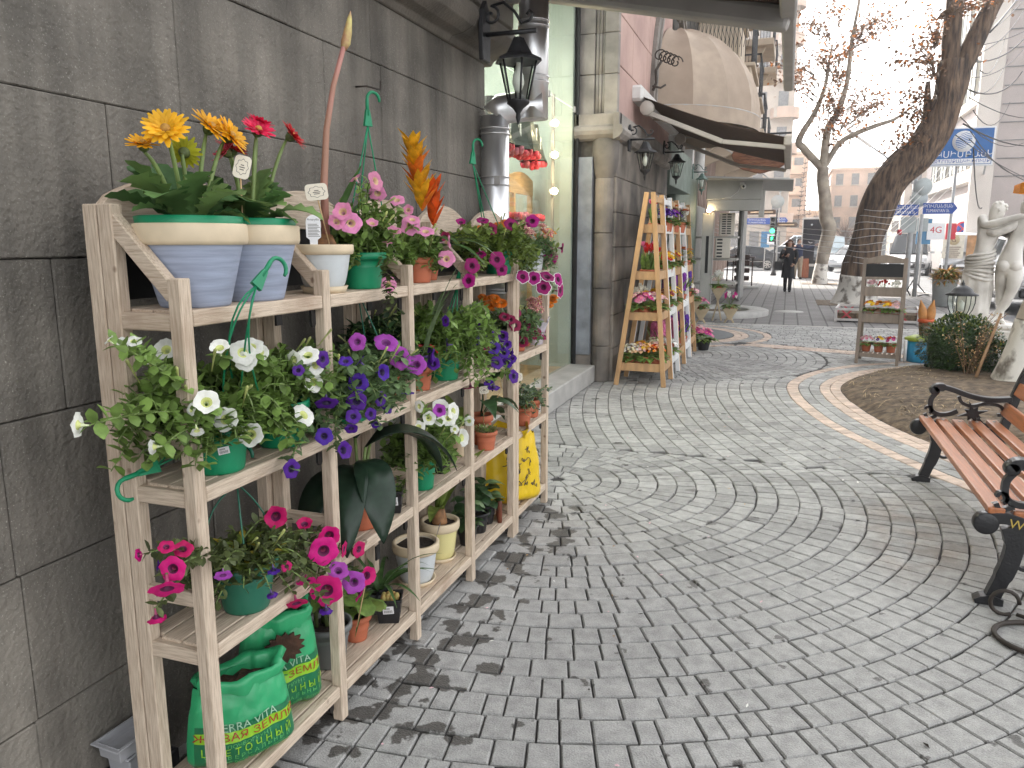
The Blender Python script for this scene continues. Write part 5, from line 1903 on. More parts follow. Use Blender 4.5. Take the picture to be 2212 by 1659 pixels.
# --- amaryllis in a white pot
t = thing('potted_amaryllis', 'amaryllis with very tall bare red stem in white pot on saucer', 'potted plant', (-1.40, 2.13, SH[0]), 0)
zt = pot(t, 'pot_white', .088, .058, .145, rim='pot_cream', rim_h=.03, saucer='pot_cream', belly=1)
b = MB()
b.lathe([(.0, zt + .05), (.02, zt + .045), (.032, zt + .02), (.034, zt), (.03, zt - .02)], 14, (.0, .02, 0))
b.build('bulb', M('bulb_skin', (0.28, 0.14, 0.06), .7, .4, 30), t)
b = MB()
b.tube([(0, .02, zt), (0, .022, 1.78 - SH[0]), (0, .05, 1.95 - SH[0]), (0, .10, 2.09 - SH[0]), (0, .17, 2.22 - SH[0])], [.0145, .012, .010, .0085, .008], 10)
b.build('flower_stalk', MATS['stem_red'], t)
b = MB()
b.tube([(0, .17, 2.215 - SH[0]), (0, .185, 2.24 - SH[0]), (0, .2, 2.275 - SH[0]), (0, .215, 2.32 - SH[0]), (0, .222, 2.345 - SH[0])], [.009, .016, .014, .008, .001], 9)
b.build('flower_bud', M('bud_skin', (0.42, 0.37, 0.12), .5, .3, 20, col2=(.38, .2, .1)), t)
b = MB()
b.leaf((.0, .03, zt + .02), (.15, .55, 1.0), .30, .036, droop=.15, fold=.3, n=6, prof=[.5, .8, .95, 1, .9, .6, .1])
b.build('leaf', MATS['leaf_strap'], t)
b = MB()
b.leaf((.0, .05, zt + .02), (.12, 1.0, 1.05), .33, .032, droop=.5, fold=.3, n=6, prof=[.5, .8, .95, 1, .9, .6, .1])
b.build('leaf', MATS['leaf_strap'], t)
# white care label on a stem in the same pot
t = thing('care_label', 'white plastic care label with rounded head in the white amaryllis pot', 'label', (-1.375, 2.045, 1.585), 0)
Mx = basis((.78, .62, 0), (0, 0, 1), (0, 0, 0))
b = MB()
ol = [(-.011, 0), (.011, 0), (.012, .022), (.022, .03)] + [(.022 * cos(a), .075 + .022 * sin(a)) for a in [i * pi / 8 for i in range(9)]] + [(-.022, .03), (-.012, .022)]
b.prism(ol, 'z', 0, .001, M_=Mx)
b.build('card', MATS['label_white'], t)
text('Amaryllis', .0095, MATS['ink'], t, Mx @ Matrix.Translation((0, .083, .0015)))
b = MB()
for k in range(9):
 b.add([Mx @ V(q) for q in ((-.016, .068 - k * .0045, .0015), (.012 + .004 * (k % 3), .068 - k * .0045, .0015), (.012 + .004 * (k % 3), .0695 - k * .0045, .0015), (-.016, .0695 - k * .0045, .0015))], [(0, 1, 2, 3)])
b.build('printed_lines', MATS['ink'], t)
# --- pink petunia in green hanging pot (hook stands up) + its small neighbour
G = 'petunias in hanging pots on the rack'
t = petunia('potted_petunia', 'pink petunia trailing from a green hanging pot on the top shelf', (-1.40, 2.37, SH[0]), dict(mat='plastic_green', rt=.078, rb=.062, h=.125), 'pink', 26, .17, .15, .05, group=G)
hanger(t, ((0, .07, 2.03 - SH[0]), (0, 0, 1)), [[(-.02, -.09, .125)], [(0.02, .16, .14)], [(-.06, .05, .13)]], open_dir=(.4, .9, 0))
lb, sb = MB(), MB()
for i in range(5):
 a = V((.05, U(-.05, .03), .12))
 e = V((.13 + U(-.02, .02), U(-.10, -.02), U(-.13, -.02)))
 leafy_stem(lb, sb, bez(a, V((.13, a.y - .02, .16)), e), .03, .016, .011)
kind(lb.build('trailing_foliage', MATS['leaf_olive'], t), 'stuff')
petunia('potted_petunia', 'pink petunia in front of the orange bromeliad on the top shelf', (-1.40, 2.80, SH[0]), dict(mat='terracotta', rt=.062, rb=.05, h=.10), 'pink2', 22, .16, .10, .06, group=G)
# --- bromeliad
t = thing('potted_bromeliad', 'bromeliad with orange and yellow feathery flower spike on the top shelf', 'potted plant', (-1.46, 2.99, SH[0]), 0)
zt = pot(t, 'terracotta', .066, .05, .115)
for i in range(20):
 a = i * 2.4
 b = MB()
 b.leaf((.012 * cos(a), .012 * sin(a), zt), (cos(a), sin(a) * 1.1, U(.7, 1.5)), U(.26, .36), .042, droop=U(1.0, 1.7), fold=.25, n=7, prof=[.8, .95, 1, 1, .9, .75, .5, .05])
 b.build('leaf', MATS['leaf_strap'], t)
lean = V((.0, -.13, .40))
for i in range(34):
 f = i / 33
 a = i * 2.4
 p = V((0, 0, zt + .14)) + lean * (.12 + .62 * f)
 b = MB()
 b.leaf(p, V((cos(a) * .8, sin(a) * .8, .9)) + lean * .6, .125 - .03 * f, .042, droop=.1, fold=.3, n=3, prof=[.4, 1, .8, .05])
 b.build('bract', leafM('bract_' + ('orange' if i % 3 == 0 and f < .7 else 'yellow'), (0.72, 0.17, 0.015) if i % 3 == 0 and f < .7 else (0.72, 0.36, 0.015), tl=.25), t)
for i in range(12):
 a = i * 2.4
 p = V((0.01, .07, zt + .12 + .012 * i))
 b = MB()
 b.leaf(p, (cos(a) * .5, sin(a) * .5, 1), .115, .04, droop=.1, fold=.3, n=3, prof=[.4, 1, .8, .05])
 b.build('bract', leafM('bract_red', (0.62, 0.09, 0.012), tl=.25), t)
# --- far end top shelf: hanging petunia, marigolds, striped chrysanthemums
t = petunia('potted_petunia', 'magenta petunia spilling over the far end of the top shelf', (-1.40, 3.72, SH[0]), dict(mat='plastic_green', rt=.08, rb=.062, h=.12), 'magenta', 46, .30, .13, .13, leaf='leaf_lime', group=G)
hanger(t, ((0, -.33, 1.99 - SH[0]), (0, .1, 1)), [[(.0, -.10, .12)], [(.03, .08, .12)], [(-.06, 0, .12)]], open_dir=(.5, .8, 0))
petunia('potted_petunia', 'magenta petunia with white edged flowers at the far corner of the rack', (-1.38, 4.22, SH[0]), dict(mat='pot_white', rt=.07, rb=.055, h=.11), 'picotee', 30, .2, .1, .1, leaf='leaf_grey', group=G)
def mum_mesh(col, stripe=False):
 b = MB()
 for row, (n, l, tl) in enumerate(((16, .03, .15), (14, .026, .5), (10, .018, 1.1))):
  for k in range(n):
   a = 2 * pi * (k + .5 * row) / n
   b.leaf((0, 0, 0), (cos(a), sin(a), tl), l, .0065 if stripe else .011, droop=.2, fold=.5, n=2, mi=0 if not stripe or k % 2 else 1, prof=[.5, 1, .7])
 b.lathe([(0, .008), (.005, .006), (.007, 0)], 8, mi=2)
 return b.mesh('mum_head', [leafM('mum_' + col, dict(rust=(.62, .16, .012), cream=(.80, .60, .40), flame=(.70, .22, .012))[col], tl=.15, isl=.15), leafM('mum_stripe', (.55, .10, .22), tl=.15), M('gerbera_disc', (.45, .24, .05))])
MUM = {}
def mum_plant(label, loc, heads, col, stripe, pr=.06, sz=1.0, lf='leaf_dark'):
 t = thing('potted_chrysanthemum' if stripe else 'potted_marigold', label, 'potted plant', loc, 0, 'marigolds and chrysanthemums at the far end of the rack')
 zt = pot(t, 'terracotta', pr, pr * .75, .10)
 if (col, stripe) not in MUM:
  MUM[(col, stripe)] = mum_mesh(col, stripe)
 lb = MB()
 O = V(loc)
 for i in range(150):
  a, u = U(0, 6.28), U(0, 1)
  lb.leaf((.08 * u * cos(a), .09 * u * sin(a), zt + U(0, .13)), (cos(a), sin(a), U(.2, 1)), U(.03, .06), .014, droop=.4, n=2)
 kind(lb.build('foliage', MATS[lf], t), 'stuff')
 for (x, y, z) in heads:
  inst('flower', MUM[(col, stripe)], t, Matrix.Translation(V((x, y, z)) - O) @ frame((U(.1, .9), U(-.9, .1), .8)) @ Matrix.Diagonal((sz, sz, sz, 1)))
def cloud(c, r, n):
 return [(c[0] + r[0] * U(-1, 1), c[1] + r[1] * U(-1, 1), c[2] + r[2] * U(-1, 1)) for _ in range(n)]
mum_plant('rust orange marigold on the top shelf just behind the magenta petunia', (-1.50, 3.95, SH[0]), cloud((-1.44, 3.86, 1.675), (.06, .13, .025), 14), 'rust', False)
mum_plant('cream and pink striped chrysanthemum on the top shelf at the far end', (-1.44, 4.28, SH[0]), cloud((-1.40, 4.24, 1.66), (.09, .13, .04), 16), 'cream', True)
mum_plant('orange marigold in the last top corner of the far rack', (-1.50, 4.45, SH[0]), cloud((-1.43, 4.55, 1.645), (.06, .08, .03), 8), 'flame', False)
mum_plant('dark orange marigold on the second shelf of the far rack, left side', (-1.47, 3.70, SH[1]), cloud((-1.44, 3.68, 1.29), (.06, .1, .03), 10), 'rust', False)
mum_plant('cream striped chrysanthemum on the second shelf of the far rack', (-1.44, 4.22, SH[1]), cloud((-1.38, 4.22, 1.24), (.05, .10, .03), 10), 'cream', True)
mum_plant('bright orange marigold on the second shelf at the far right post', (-1.46, 4.40, SH[1]), cloud((-1.40, 4.55, 1.24), (.04, .10, .03), 10), 'flame', False, lf='leaf_petunia')
# --- second shelf
t = petunia('potted_petunia', 'white petunia in green hanging pot at the near end of the second shelf', (-1.405, 1.60, SH[1]), dict(mat='plastic_green', rt=.082, rb=.066, h=.135), 'white1', 44, .26, .16, .13, group=G, zmin=1.04)
sticker(t, (.0615, -.0505, .07), (.68, -.73, -.12), .028, .02, True, .15)
hanger(t, ((-.03, -.22, .055), (-.2, -.95, -.1)), [[(-.04, -.06, .13)], [(.03, -.07, .10)], [(-.07, .0, .12)]], open_dir=(.3, 0, -1))
t = petunia('potted_petunia', 'white petunia in green hanging pot, second plant on the second shelf', (-1.41, 1.88, SH[1]), dict(mat='plastic_green', rt=.082, rb=.066, h=.135), 'white2', 40, .23, .16, .10, group=G, zmin=1.04)
hanger(t, ((.17, -.27, 1.515 - SH[1]), (.0, .72, .68)), [[(.16, -.43, .40), (-.02, -.22, .14)], [(.18, -.40, .36), (.05, -.12, .11)], [(.15, -.45, .43), (-.06, -.10, .12)], [(.19, -.38, .38), (.02, -.2, .16)]], open_dir=(.3, .5, -.8))
petunia('potted_petunia', 'deep violet petunia trailing over the front of the second shelf', (-1.39, 2.22, SH[1]), dict(mat='plastic_green', rt=.08, rb=.064, h=.12), 'purple', 46, .27, .12, .2, leaf='leaf_grey', group=G, zmin=.93)
t = petunia('potted_petunia', 'petunia with large pink and violet flowers in the middle of the second shelf', (-1.42, 2.50, SH[1]), dict(mat='terracotta', rt=.07, rb=.055, h=.11), 'violet', 34, .22, .14, .12, leaf='leaf_grey', group=G, zmin=.97)
hanger(t, ((-.02, -.1, .46), (0, .1, 1)), [[(-.02, -.03, .12)], [(.05, .02, .12)]], mat='plastic_dark_green')
petunia('potted_pansy', 'dark leafy pansy at the back of the second shelf behind the violet flowers', (-1.50, 2.62, SH[1]), dict(mat='plastic_black', rt=.06, rb=.045, h=.09), None, 36, .16, .22, .03, ls=.045, lw=.028, leaf='leaf_dark', group='dark leafy plants')
# strap-leaved plant with red ribbon
t = thing('potted_lily', 'strap leaved plant with a red ribbon in terracotta pot on the second shelf', 'potted plant', (-1.40, 2.80, SH[1]), 0)
zt = pot(t, 'terracotta', .05, .04, .10)
for (dy, dz, L_) in ((.25, .55, .45), (.55, .5, .55), (.8, .35, .55), (-.1, .7, .46), (.45, .85, .42), (-.3, .6, .4), (.7, .65, .5), (.15, .9, .5), (-.45, .5, .45), (.9, .5, .45)):
 b = MB()
 b.leaf((U(-.01, .01), U(-.01, .01), zt), (U(-.15, .35), dy, dz * 1.9), L_, .022, droop=.9 + .5 * abs(dy), fold=.35, n=8, prof=[.8, .9, 1, 1, .95, .85, .7, .45, .05])
 b.build('leaf', leafM('leaf_lily', (.12, .17, .085), tl=.2), t)
b = MB()
b.tube([(.028 * cos(a), .028 * sin(a), zt + .10 + .006 * sin(3 * a)) for a in [i * pi / 6 for i in range(13)]], .006, 5)
b.leaf((.03, 0, zt + .10), (.6, .5, .2), .09, .014, droop=1.6, n=4, prof=[1, 1, 1, 1, .8])
b.leaf((.03, 0, zt + .10), (.6, -.1, .6), .07, .014, droop=2.2, n=4, prof=[1, 1, 1, 1, .8])
b.leaf((.03, 0, zt + .10), (.5, .9, .3), .06, .014, droop=1.2, n=4, prof=[1, 1, 1, 1, .8])
b.build('ribbon', MATS['ribbon_red'], t)
t = petunia('potted_petunia', 'violet petunia on a big leafy mound in green hanging pot on the second shelf', (-1.41, 3.06, SH[1]), dict(mat='plastic_green', rt=.08, rb=.06, h=.17), 'purple2', 52, .33, .17, .14, ls=.042, lw=.024, group=G, zmin=.98)
hanger(t, ((.03, .10, 1.44 - SH[1]), (0, .25, .6)), [[(.04, -.07, .17)], [(.06, .0, .17)], [(-.05, .06, .18)]], open_dir=(.2, .9, -.3))
petunia('potted_petunia', 'burgundy petunia on the second shelf of the far rack', (-1.41, 4.02, SH[1]), dict(mat='terracotta', rt=.065, rb=.05, h=.10), 'burgundy', 34, .22, .13, .06, leaf='leaf_grey', group=G, zmin=1.0)
M('foil_wrap', (0.62, 0.58, 0.64), .25, .1, 12, .5, 40, alpha=.75)
t = thing('wrapped_pot', 'red pot in crinkled clear wrap hanging under the second shelf of the far rack', 'plant pot', (-1.40, 4.33, 1.0))
b = MB()
n = 28
vs, fs = [], []
for i, (r_, z) in enumerate(((.05, .0), (.055, .05), (.065, .10), (.085, .15))):
 for j in range(n):
  a = 2 * pi * j / n
  rr = r_ * (1 + (.12 if j % 2 else -.06) * (i / 3))
  vs.append((rr * cos(a), rr * sin(a), z + (.02 * sin(a * 5) if i == 3 else 0)))
for i in range(3):
 for j in range(n):
  fs.append((i * n + j, i * n + (j + 1) % n, (i + 1) * n + (j + 1) % n, (i + 1) * n + j))
b.add(vs, fs)
b.build('wrap', MATS['foil_wrap'], t)
b = MB()
b.lathe([(0, .004), (.042, .004), (.055, .09), (.05, .09)], 20)
b.build('pot', MATS['terracotta'], t)
# --- third shelf
t = petunia('potted_petunia', 'hot pink petunia in dark green hanging pot at near end of third shelf', (-1.40, 1.665, SH[2]), dict(mat='plastic_dark_green', rt=.088, rb=.064, h=.145, rim_h=.035), 'hot', 30, .19, .07, .05, ls=.03, lw=.019, leaf='leaf_olive', group=G, zmin=.60)
lb = MB()
for i in range(260):
 a, u = U(0, 6.28), U(0, 1) ** .5
 lb.leaf((.10 * u * cos(a), .12 * u * sin(a), .14 + .05 * (1 - u) + U(0, .02)), (cos(a), sin(a), U(.2, 1.2)), U(.025, .04), .02, droop=.5, n=2, mi=0 if R() < .82 else 1)
kind(lb.build('yellowing_foliage', [MATS['leaf_lime'], MATS['leaf_yellow']], t), 'stuff')
hanger(t, ((-.02, .02, .385), (0, .1, 1)), [[(-.02, -.16, .33), (-.04, -.085, .14)], [(.03, -.04, .28), (.05, -.05, .13)], [(.02, .1, .26), (.04, .09, .15)]], mat='plastic_dark_green')
t = thing('potted_medinilla', 'plant with huge drooping dark green leaves in terracotta pot on the third shelf', 'potted plant', (-1.42, 2.33, SH[2]))
zt = pot(t, 'terracotta', .082, .064, .185, rim_h=.05)
for (bx, by, bz, dx, dy, dz, L_, W_, dr_) in ((.03, 0, .30, .45, .35, .55, .42, .125, 2.3), (.02, .05, .30, .30, .75, .45, .46, .12, 2.1), (.0, -.04, .24, .35, -.75, .35, .40, .13, 2.6), (.04, -.03, .26, .55, -.55, .25, .36, .13, 2.6), (-.02, -.05, .22, -.1, -.9, .3, .35, .12, 2.2), (-.03, .03, .32, -.2, .6, .6, .3, .11, 1.8)):
 b = MB()
 b.tube([(bx * .3, by * .3, zt - .01), (bx, by, bz)], .006, 6)
 b.build('leaf_stalk', MATS['stem_green'], t)
 b = MB()
 b.leaf((bx, by, bz), (dx, dy, dz), L_, W_, droop=dr_, fold=.28, n=12, prof=[.1, .45, .75, .92, 1, 1, .97, .9, .8, .66, .48, .26, .03])
 lo_ = b.build('leaf', MATS['leaf_medinilla'], t)
 s_ = lo_.modifiers.new('sol', 'SOLIDIFY')
 s_.thickness = .002
for (x, y, w_, lab) in ((-1.40, 2.425, .03, 'small black square pot behind the terracotta pot on the third shelf'), (-1.38, 2.505, .038, 'black square pot with bar code sticker in front on the third shelf')):
 t = thing('black_pot', lab, 'plant pot', (x, y, SH[2]), 0, 'black square nursery pots')
 zt = pot(t, 'plastic_black', w_, w_ * .8, .09, square=True, rim_h=.012, lip=.003)
 sticker(t, (w_ * .365, -w_ * .865, .05), (.39, -.92, -.09), w_ * 1.1, .034, True, .05)
 lb = MB()
 for i in range(50):
  a, u = U(0, 6.28), U(0, .03)
  lb.leaf((u * cos(a), u * sin(a), zt), (cos(a), sin(a), U(.3, 1.5)), U(.02, .05), .016, droop=.6, n=2)
 kind(lb.build('foliage', MATS['leaf_petunia'], t), 'stuff')
t = petunia('potted_petunia', 'white petunia with one violet bloom in bright green pot on the third shelf', (-1.40, 2.80, SH[2]), dict(mat='plastic_green', rt=.062, rb=.046, h=.17), 'white3', 46, .21, .10, .09, leaf='leaf_petunia', group=G, zmin=.66)
t = thing('black_pot', 'round black pot under the white petunia on the third shelf', 'plant pot', (-1.43, 3.04, SH[2]))
pot(t, 'plastic_black', .055, .044, .10)
t = thing('potted_orchid', 'cream pot behind the fourth post of the third shelf with arching green leaf', 'potted plant', (-1.46, 3.32, SH[2]))
zt = pot(t, 'pot_cream', .062, .046, .16, rim_h=.03)
for a in (-2.0, -1.2, 2.2, 3.0):
 b = MB()
 b.leaf((0, 0, zt), (.3 * cos(a), sin(a), 1.2), .2, .05, droop=1.3, fold=.25, n=5)
 b.build('leaf', MATS['leaf_lime'], t)
t = thing('potted_anthurium', 'broad leaved plant in terracotta pot with a name tag on the third shelf', 'potted plant', (-1.44, 3.56, SH[2]))
zt = pot(t, 'terracotta', .06, .043, .155, rim_h=.04)
for (dx, dy, dz, L_) in ((.5, .9, .5, .22), (.3, .3, 1.0, .2), (.5, -.6, .6, .2), (-.1, .8, .8, .22), (.7, .1, .5, .17), (.2, 1.0, .2, .2)):
 b = MB()
 b.tube([(0, 0, zt), (dx * .07, dy * .07, zt + dz * .16)], .003, 5)
 b.leaf((dx * .07, dy * .07, zt + dz * .16), (dx, dy, dz * .5), L_, .085, droop=1.2, fold=.3, n=6, prof=[.3, .9, 1, .85, .6, .3, .02])
 b.build('leaf', MATS['leaf_dark'], t)
plant_tag((-1.40, 3.50, .73), (-1.38, 3.46, .865), .05, .038, 'cream tag beside the broad leaved terracotta plant on the third shelf', (.6, -.8, .1), .05)
plant_tag((-1.41, 3.60, .73), (-1.36, 3.66, .86), .022, .05, 'thin cream tag seen edge on in the broad leaved plant', (.9, .45, .1), -.3)
t = thing('potted_thyme', 'tiny leaved thyme in a small terracotta pot at the front of the third shelf', 'potted plant', (-1.375, 3.47, SH[2]))
zt = pot(t, 'terracotta', .052, .042, .095, rim_h=.025)
lb = MB()
for i in range(420):
 a, u = U(0, 6.28), .055 * U(0, 1) ** .5
 lb.leaf((u * cos(a), u * sin(a), zt + U(0, .03)), (cos(a), sin(a), U(.3, 2)), .013, .007, droop=.3, n=1, mi=0 if R() < .7 else 1, prof=[.6, .8])
kind(lb.build('foliage', [MATS['leaf_petunia'], leafM('leaf_thyme_pale', (.42, .40, .25))], t), 'stuff')
for (x, y, lab) in ((-1.37, 4.02, 'variegated ivy in terracotta pot on the third shelf of the far rack, nearer one'), (-1.39, 4.24, 'variegated ivy in terracotta pot on the third shelf of the far rack, farther one')):
 t = thing('potted_ivy', lab, 'potted plant', (x, y, SH[2]), 0, 'ivies on the far rack')
 zt = pot(t, 'terracotta', .056, .042, .105, rim_h=.03)
 lb, sb = MB(), MB()
 for i in range(16):
  a = U(0, 6.28)
  e = V((cos(a) * U(.06, .15), sin(a) * U(.06, .17), zt + U(-.06, .13)))
  leafy_stem(lb, sb, bez((0, 0, zt), V((e.x * .5, e.y * .5, zt + .12)), e), .03, .026, .014)
 kind(lb.build('foliage', leafM('leaf_ivy', (.12, .17, .10)), t), 'stuff')
 kind(sb.build('stems', MATS['stem_green'], t), 'stuff')
plant_tag((-1.40, 3.99, .68), (-1.38, 3.96, .845), .06, .045, 'cream tag in the ivy pot at the start of the far rack', (.6, -.8, .1), 0)
# --- bottom shelf
def bag(name, label, loc, rz, w_, d_, h_, cols, fold=True):
 """soft filled sack; returns the thing and a function giving points on its front face"""
 t = thing(name, label, 'bag', loc, rz, None)
 def surf(u, v, side=-1, off=0.0):
  # u,v in -1..1 / 0..1
  k = (1 - abs(u) ** 2.6) ** .55 if abs(u) < 1 else 0
  th = d_ / 2 * k * (min(1, v / .12) ** .5) * (1 - .45 * v ** 2)
  wv = w_ / 2 * (1.06 - .22 * v ** 2) * (.90 + .1 * min(1, v / .1))
  wr = .007 * noise.noise(V((u * 3.1, v * 4.5, loc[1] * 3))) - .014 * max(0, .22 - abs(noise.noise(V((u * 2.6 + v * 1.5, v * 4, loc[1] * 5))))) - .01 * max(0, .2 - abs(noise.noise(V((u * 5 - v * 3, v * 6, 9)))))
  return V((u * wv, side * (th + off + wr * (1 if side < 0 else -1)), v * h_ + .012 * noise.noise(V((u * 2, 3, v)))))
 b = MB()
 nu, nv = 40, 26
 for side in (-1, 1):
  vs = [surf(-1 + 2 * i / nu, j / nv, side) for j in range(nv + 1) for i in range(nu + 1)]
  fs = [(j * (nu + 1) + i, j * (nu + 1) + i + 1, (j + 1) * (nu + 1) + i + 1, (j + 1) * (nu + 1) + i) for j in range(nv) for i in range(nu)]
  if side > 0:
   fs = [f[::-1] for f in fs]
  b.add(vs, fs, 0, True)
 b.build('sack', MATS[cols[0]], t)
 def band(v0, v1, mat, nm, off=.003, u0=-.93, u1=.93, tilt=0.0):
  b = MB()
  m, q = 40, 12
  vs = [surf(u0 + (u1 - u0) * i / m, v0 + (v1 - v0) * j / q + tilt * (i / m - .5), -1, off) for j in range(q + 1) for i in range(m + 1)]
  fs = [(j * (m + 1) + i, j * (m + 1) + i + 1, (j + 1) * (m + 1) + i + 1, (j + 1) * (m + 1) + i) for j in range(q) for i in range(m)]
  b.add(vs, fs, 0, True)
  b.build(nm, MATS[mat], t)
 def letters(s, uc, vc, size, mat, sx=1.0):
  o = text(s, size, MATS[mat], t, Matrix.Identity(4))
  for vtx in o.data.vertices:
   u = uc + vtx.co.x * sx / (w_ / 2)
   vtx.co = surf(max(-.97, min(.97, u)), vc + vtx.co.y / h_, -1, .0055)
  return o
 return t, surf, band, letters
M('bag_green', (0.035, 0.36, 0.145), .32, .1, 6, .3, 14)
M('bag_dark', (0.012, 0.155, 0.062), .35, .08, 6, .2, 14)
M('bag_lime', (0.27, 0.53, 0.025), .35, .05, 6)
M('bag_red', (0.34, 0.035, 0.02), .4, .05, 6)
M('bag_text', (0.10, 0.40, 0.12), .4, .05, 6)
M('bag_pale', (0.30, 0.50, 0.34), .4, .05, 6)
M('bag_yellow', (0.74, 0.50, 0.012), .38, .08, 5, .35, 12)
M('bag_earth', (0.05, 0.022, 0.012), .9, .5, 20, .8, 50)
def green_bag(label, loc, rz, w_, d_, h_):
 t, surf, band, letters = bag('soil_bag', label, loc, rz, w_, d_, h_, ['bag_green'])
 t['group'] = 'green bags of potting soil'
 band(.02, .56, 'bag_dark', 'printed_field', .0025)
 band(.365, .49, 'bag_lime', 'printed_band', .0036)
 band(.03, .055, 'bag_lime', 'printed_band', .0036)
 letters('TERRA VITA', -.02, .535, .03, 'bag_pale', 1.1)
 letters('ЖИВАЯ ЗЕМЛЯ', 0, .428, .029, 'bag_red', 1.3)
 letters('ПОЧВОГРУНТ', 0, .325, .014, 'bag_text', 1.3)
 letters('Ц В Е Т О Ч Н Ы Й', 0, .25, .03, 'bag_lime', .95)
 letters('У Н И В Е Р С А Л Ь Н Ы Й', 0, .185, .017, 'bag_text', 1.1)
 letters('ДЛЯ ВСЕХ ВИДОВ ЦВЕТОВ', .1, .12, .013, 'bag_text', 1.1)
 # rolled open mouth
 b = MB()
 n = 40
 vs, fs = [], []
 for i, (k, z, o) in enumerate(((1.0, .93, 0), (1.12, 1.06, 0), (1.02, 1.13, .01), (.86, 1.05, 0), (.8, .88, 0))):
  for j in range(n):
   a = 2 * pi * j / n
   wob = 1 + .10 * sin(3 * a + loc[1] * 9) + .06 * sin(7 * a) + .05 * sin(11 * a + i)
   vs.append((w_ * .40 * k * wob * cos(a), d_ * .36 * k * wob * sin(a), h_ * (z + .055 * sin(2 * a + 1) + .03 * sin(5 * a + i))))
 for i in range(4):
  for j in range(n):
   fs.append((i * n + j, i * n + (j + 1) % n, (i + 1) * n + (j + 1) % n, (i + 1) * n + j))
 b.add(vs, fs, 0, True)
 b.build('open_mouth', MATS['bag_green'], t)
 b = MB()
 vs = [(0, 0, h_ * .97)]
 for j in range(20):
  a = 2 * pi * j / 20
  vs.append((w_ * .3 * cos(a), d_ * .3 * sin(a), h_ * .92 + U(-.01, .01)))
 b.add(vs, [(0, 1 + j, 1 + (j + 1) % 20) for j in range(20)], 0)
 b.build('earth', MATS['bag_earth'], t)
 return t
green_bag('green bag of soil with rolled open top, nearest on the bottom shelf', (-1.425, 1.635, SH[3]), 0.98, .29, .17, .24)
t = green_bag('green bag of soil standing upright behind the nearer one on the bottom shelf', (-1.455, 1.86, SH[3]), 0.90, .25, .15, .31)
b = MB()
ol = []
for i in range(30):
 a = 2 * pi * i / 30
 r_ = .05 * (1 + .3 * (i % 2))
 ol.append((r_ * cos(a), .235 + .8 * r_ * sin(a)))
b.prism(ol, 'y', -.082, -.074)
b.build('printed_soil_picture', MATS['bag_earth'], t)
t = thing('potted_cutting', 'dark grey round pot with bare green stems at the second post, bottom shelf', 'potted plant', (-1.45, 2.13, SH[3]))
zt = pot(t, 'pot_grey', .08, .057, .155, rim_h=.03)
b = MB()
for i in range(5):
 b.tube([(U(-.03, .03), U(-.03, .03), zt), (U(-.05, .05), U(-.03, .05), zt + .10), (U(-.06, .06), U(-.04, .06), zt + .2)], .008, 6)
b.build('stems', MATS['leaf_olive'], t)
for i in range(9):
 b = MB()
 a = U(0, 6.28)
 b.leaf((.03 * cos(a), .03 * sin(a), zt + U(.12, .2)), (cos(a), sin(a), .3), .09, .05, droop=1, n=4)
 b.build('leaf', MATS['leaf_petunia'], t)
t = thing('potted_pelargonium', 'leafy plant in small terracotta pot with white tag on the bottom shelf', 'potted plant', (-1.445, 2.31, SH[3]))
zt = pot(t, 'terracotta', .052, .039, .10, rim_h=.025)
for i in range(12):
 a = i * 2.4
 b = MB()
 b.leaf((.01 * cos(a), .01 * sin(a), zt + U(0, .09)), (cos(a), sin(a), U(.2, 1)), .11, .075, droop=1.2, fold=.15, n=5, prof=[.3, .8, 1, .85, 1.0, .4])
 b.build('leaf', MATS['leaf_lime' if i % 3 == 0 else 'leaf_petunia'], t)
plant_tag((-1.385, 2.21, .25), (-1.36, 2.25, .40), .03, .04, 'small white tag on a long stick on the bottom shelf', (.7, -.6, .1), .5)
t = thing('black_pot', 'black square pot with small cactus and bar code, front of the bottom shelf', 'plant pot', (-1.40, 2.485, SH[3]), 0, 'black square nursery pots')
zt = pot(t, 'plastic_black', .05, .04, .10, square=True, rim_h=.012, lip=.003)
sticker(t, (.0188, -.0443, .06), (.39, -.92, -.09), .042, .032, True, .05)
for i in range(9):
 b = MB()
 a, u = i * 2.4, .008 * sqrt(i)
 b.lathe([(0, .028), (.008, .024), (.012, .012), (.010, 0)], 8, (u * 1.3 * cos(a), u * 1.3 * sin(a), zt))
 b.build('cactus_head', M('cactus', (.33, .34, .10), .7, .3, 40, col2=(.42, .2, .07)), t)
t = thing('potted_spider_plant', 'plant with long arching grassy leaves on the bottom shelf behind the white pot', 'potted plant', (-1.47, 2.53, SH[3]))
zt = pot(t, 'pot_grey', .05, .04, .09)
for i in range(18):
 a = i * 2.4
 b = MB()
 b.leaf((0, 0, zt), (cos(a) * .6, sin(a) * 1.0, U(.7, 1.5)), U(.26, .40), .017, droop=U(1.2, 2.0), fold=.3, n=8, prof=[.8, 1, 1, 1, .95, .85, .7, .4, .05])
 b.build('leaf', MATS['leaf_strap'], t)
t = thing('potted_soil', 'white pot with cream rim full of bare soil on the bottom shelf', 'plant pot', (-1.455, 2.83, SH[3]))
zt = pot(t, 'pot_white', .094, .066, .18, rim='pot_cream', rim_h=.04, saucer='pot_cream', belly=1)
b = MB()
b.leaf((.07, .03, zt - .02), (.25, .15, 1), .12, .022, droop=.1, n=4, prof=[.4, .5, .6, 1, .7])
b.build('plastic_spoon', MATS['foil_wrap'], t)
t = thing('potted_amaryllis', 'cut amaryllis with brown bulb in yellow pot on the bottom shelf', 'potted plant', (-1.46, 3.09, SH[3]))
zt = pot(t, 'pot_yellow', .084, .058, .185, rim='pot_cream', rim_h=.04, saucer='pot_cream', belly=1)
b = MB()
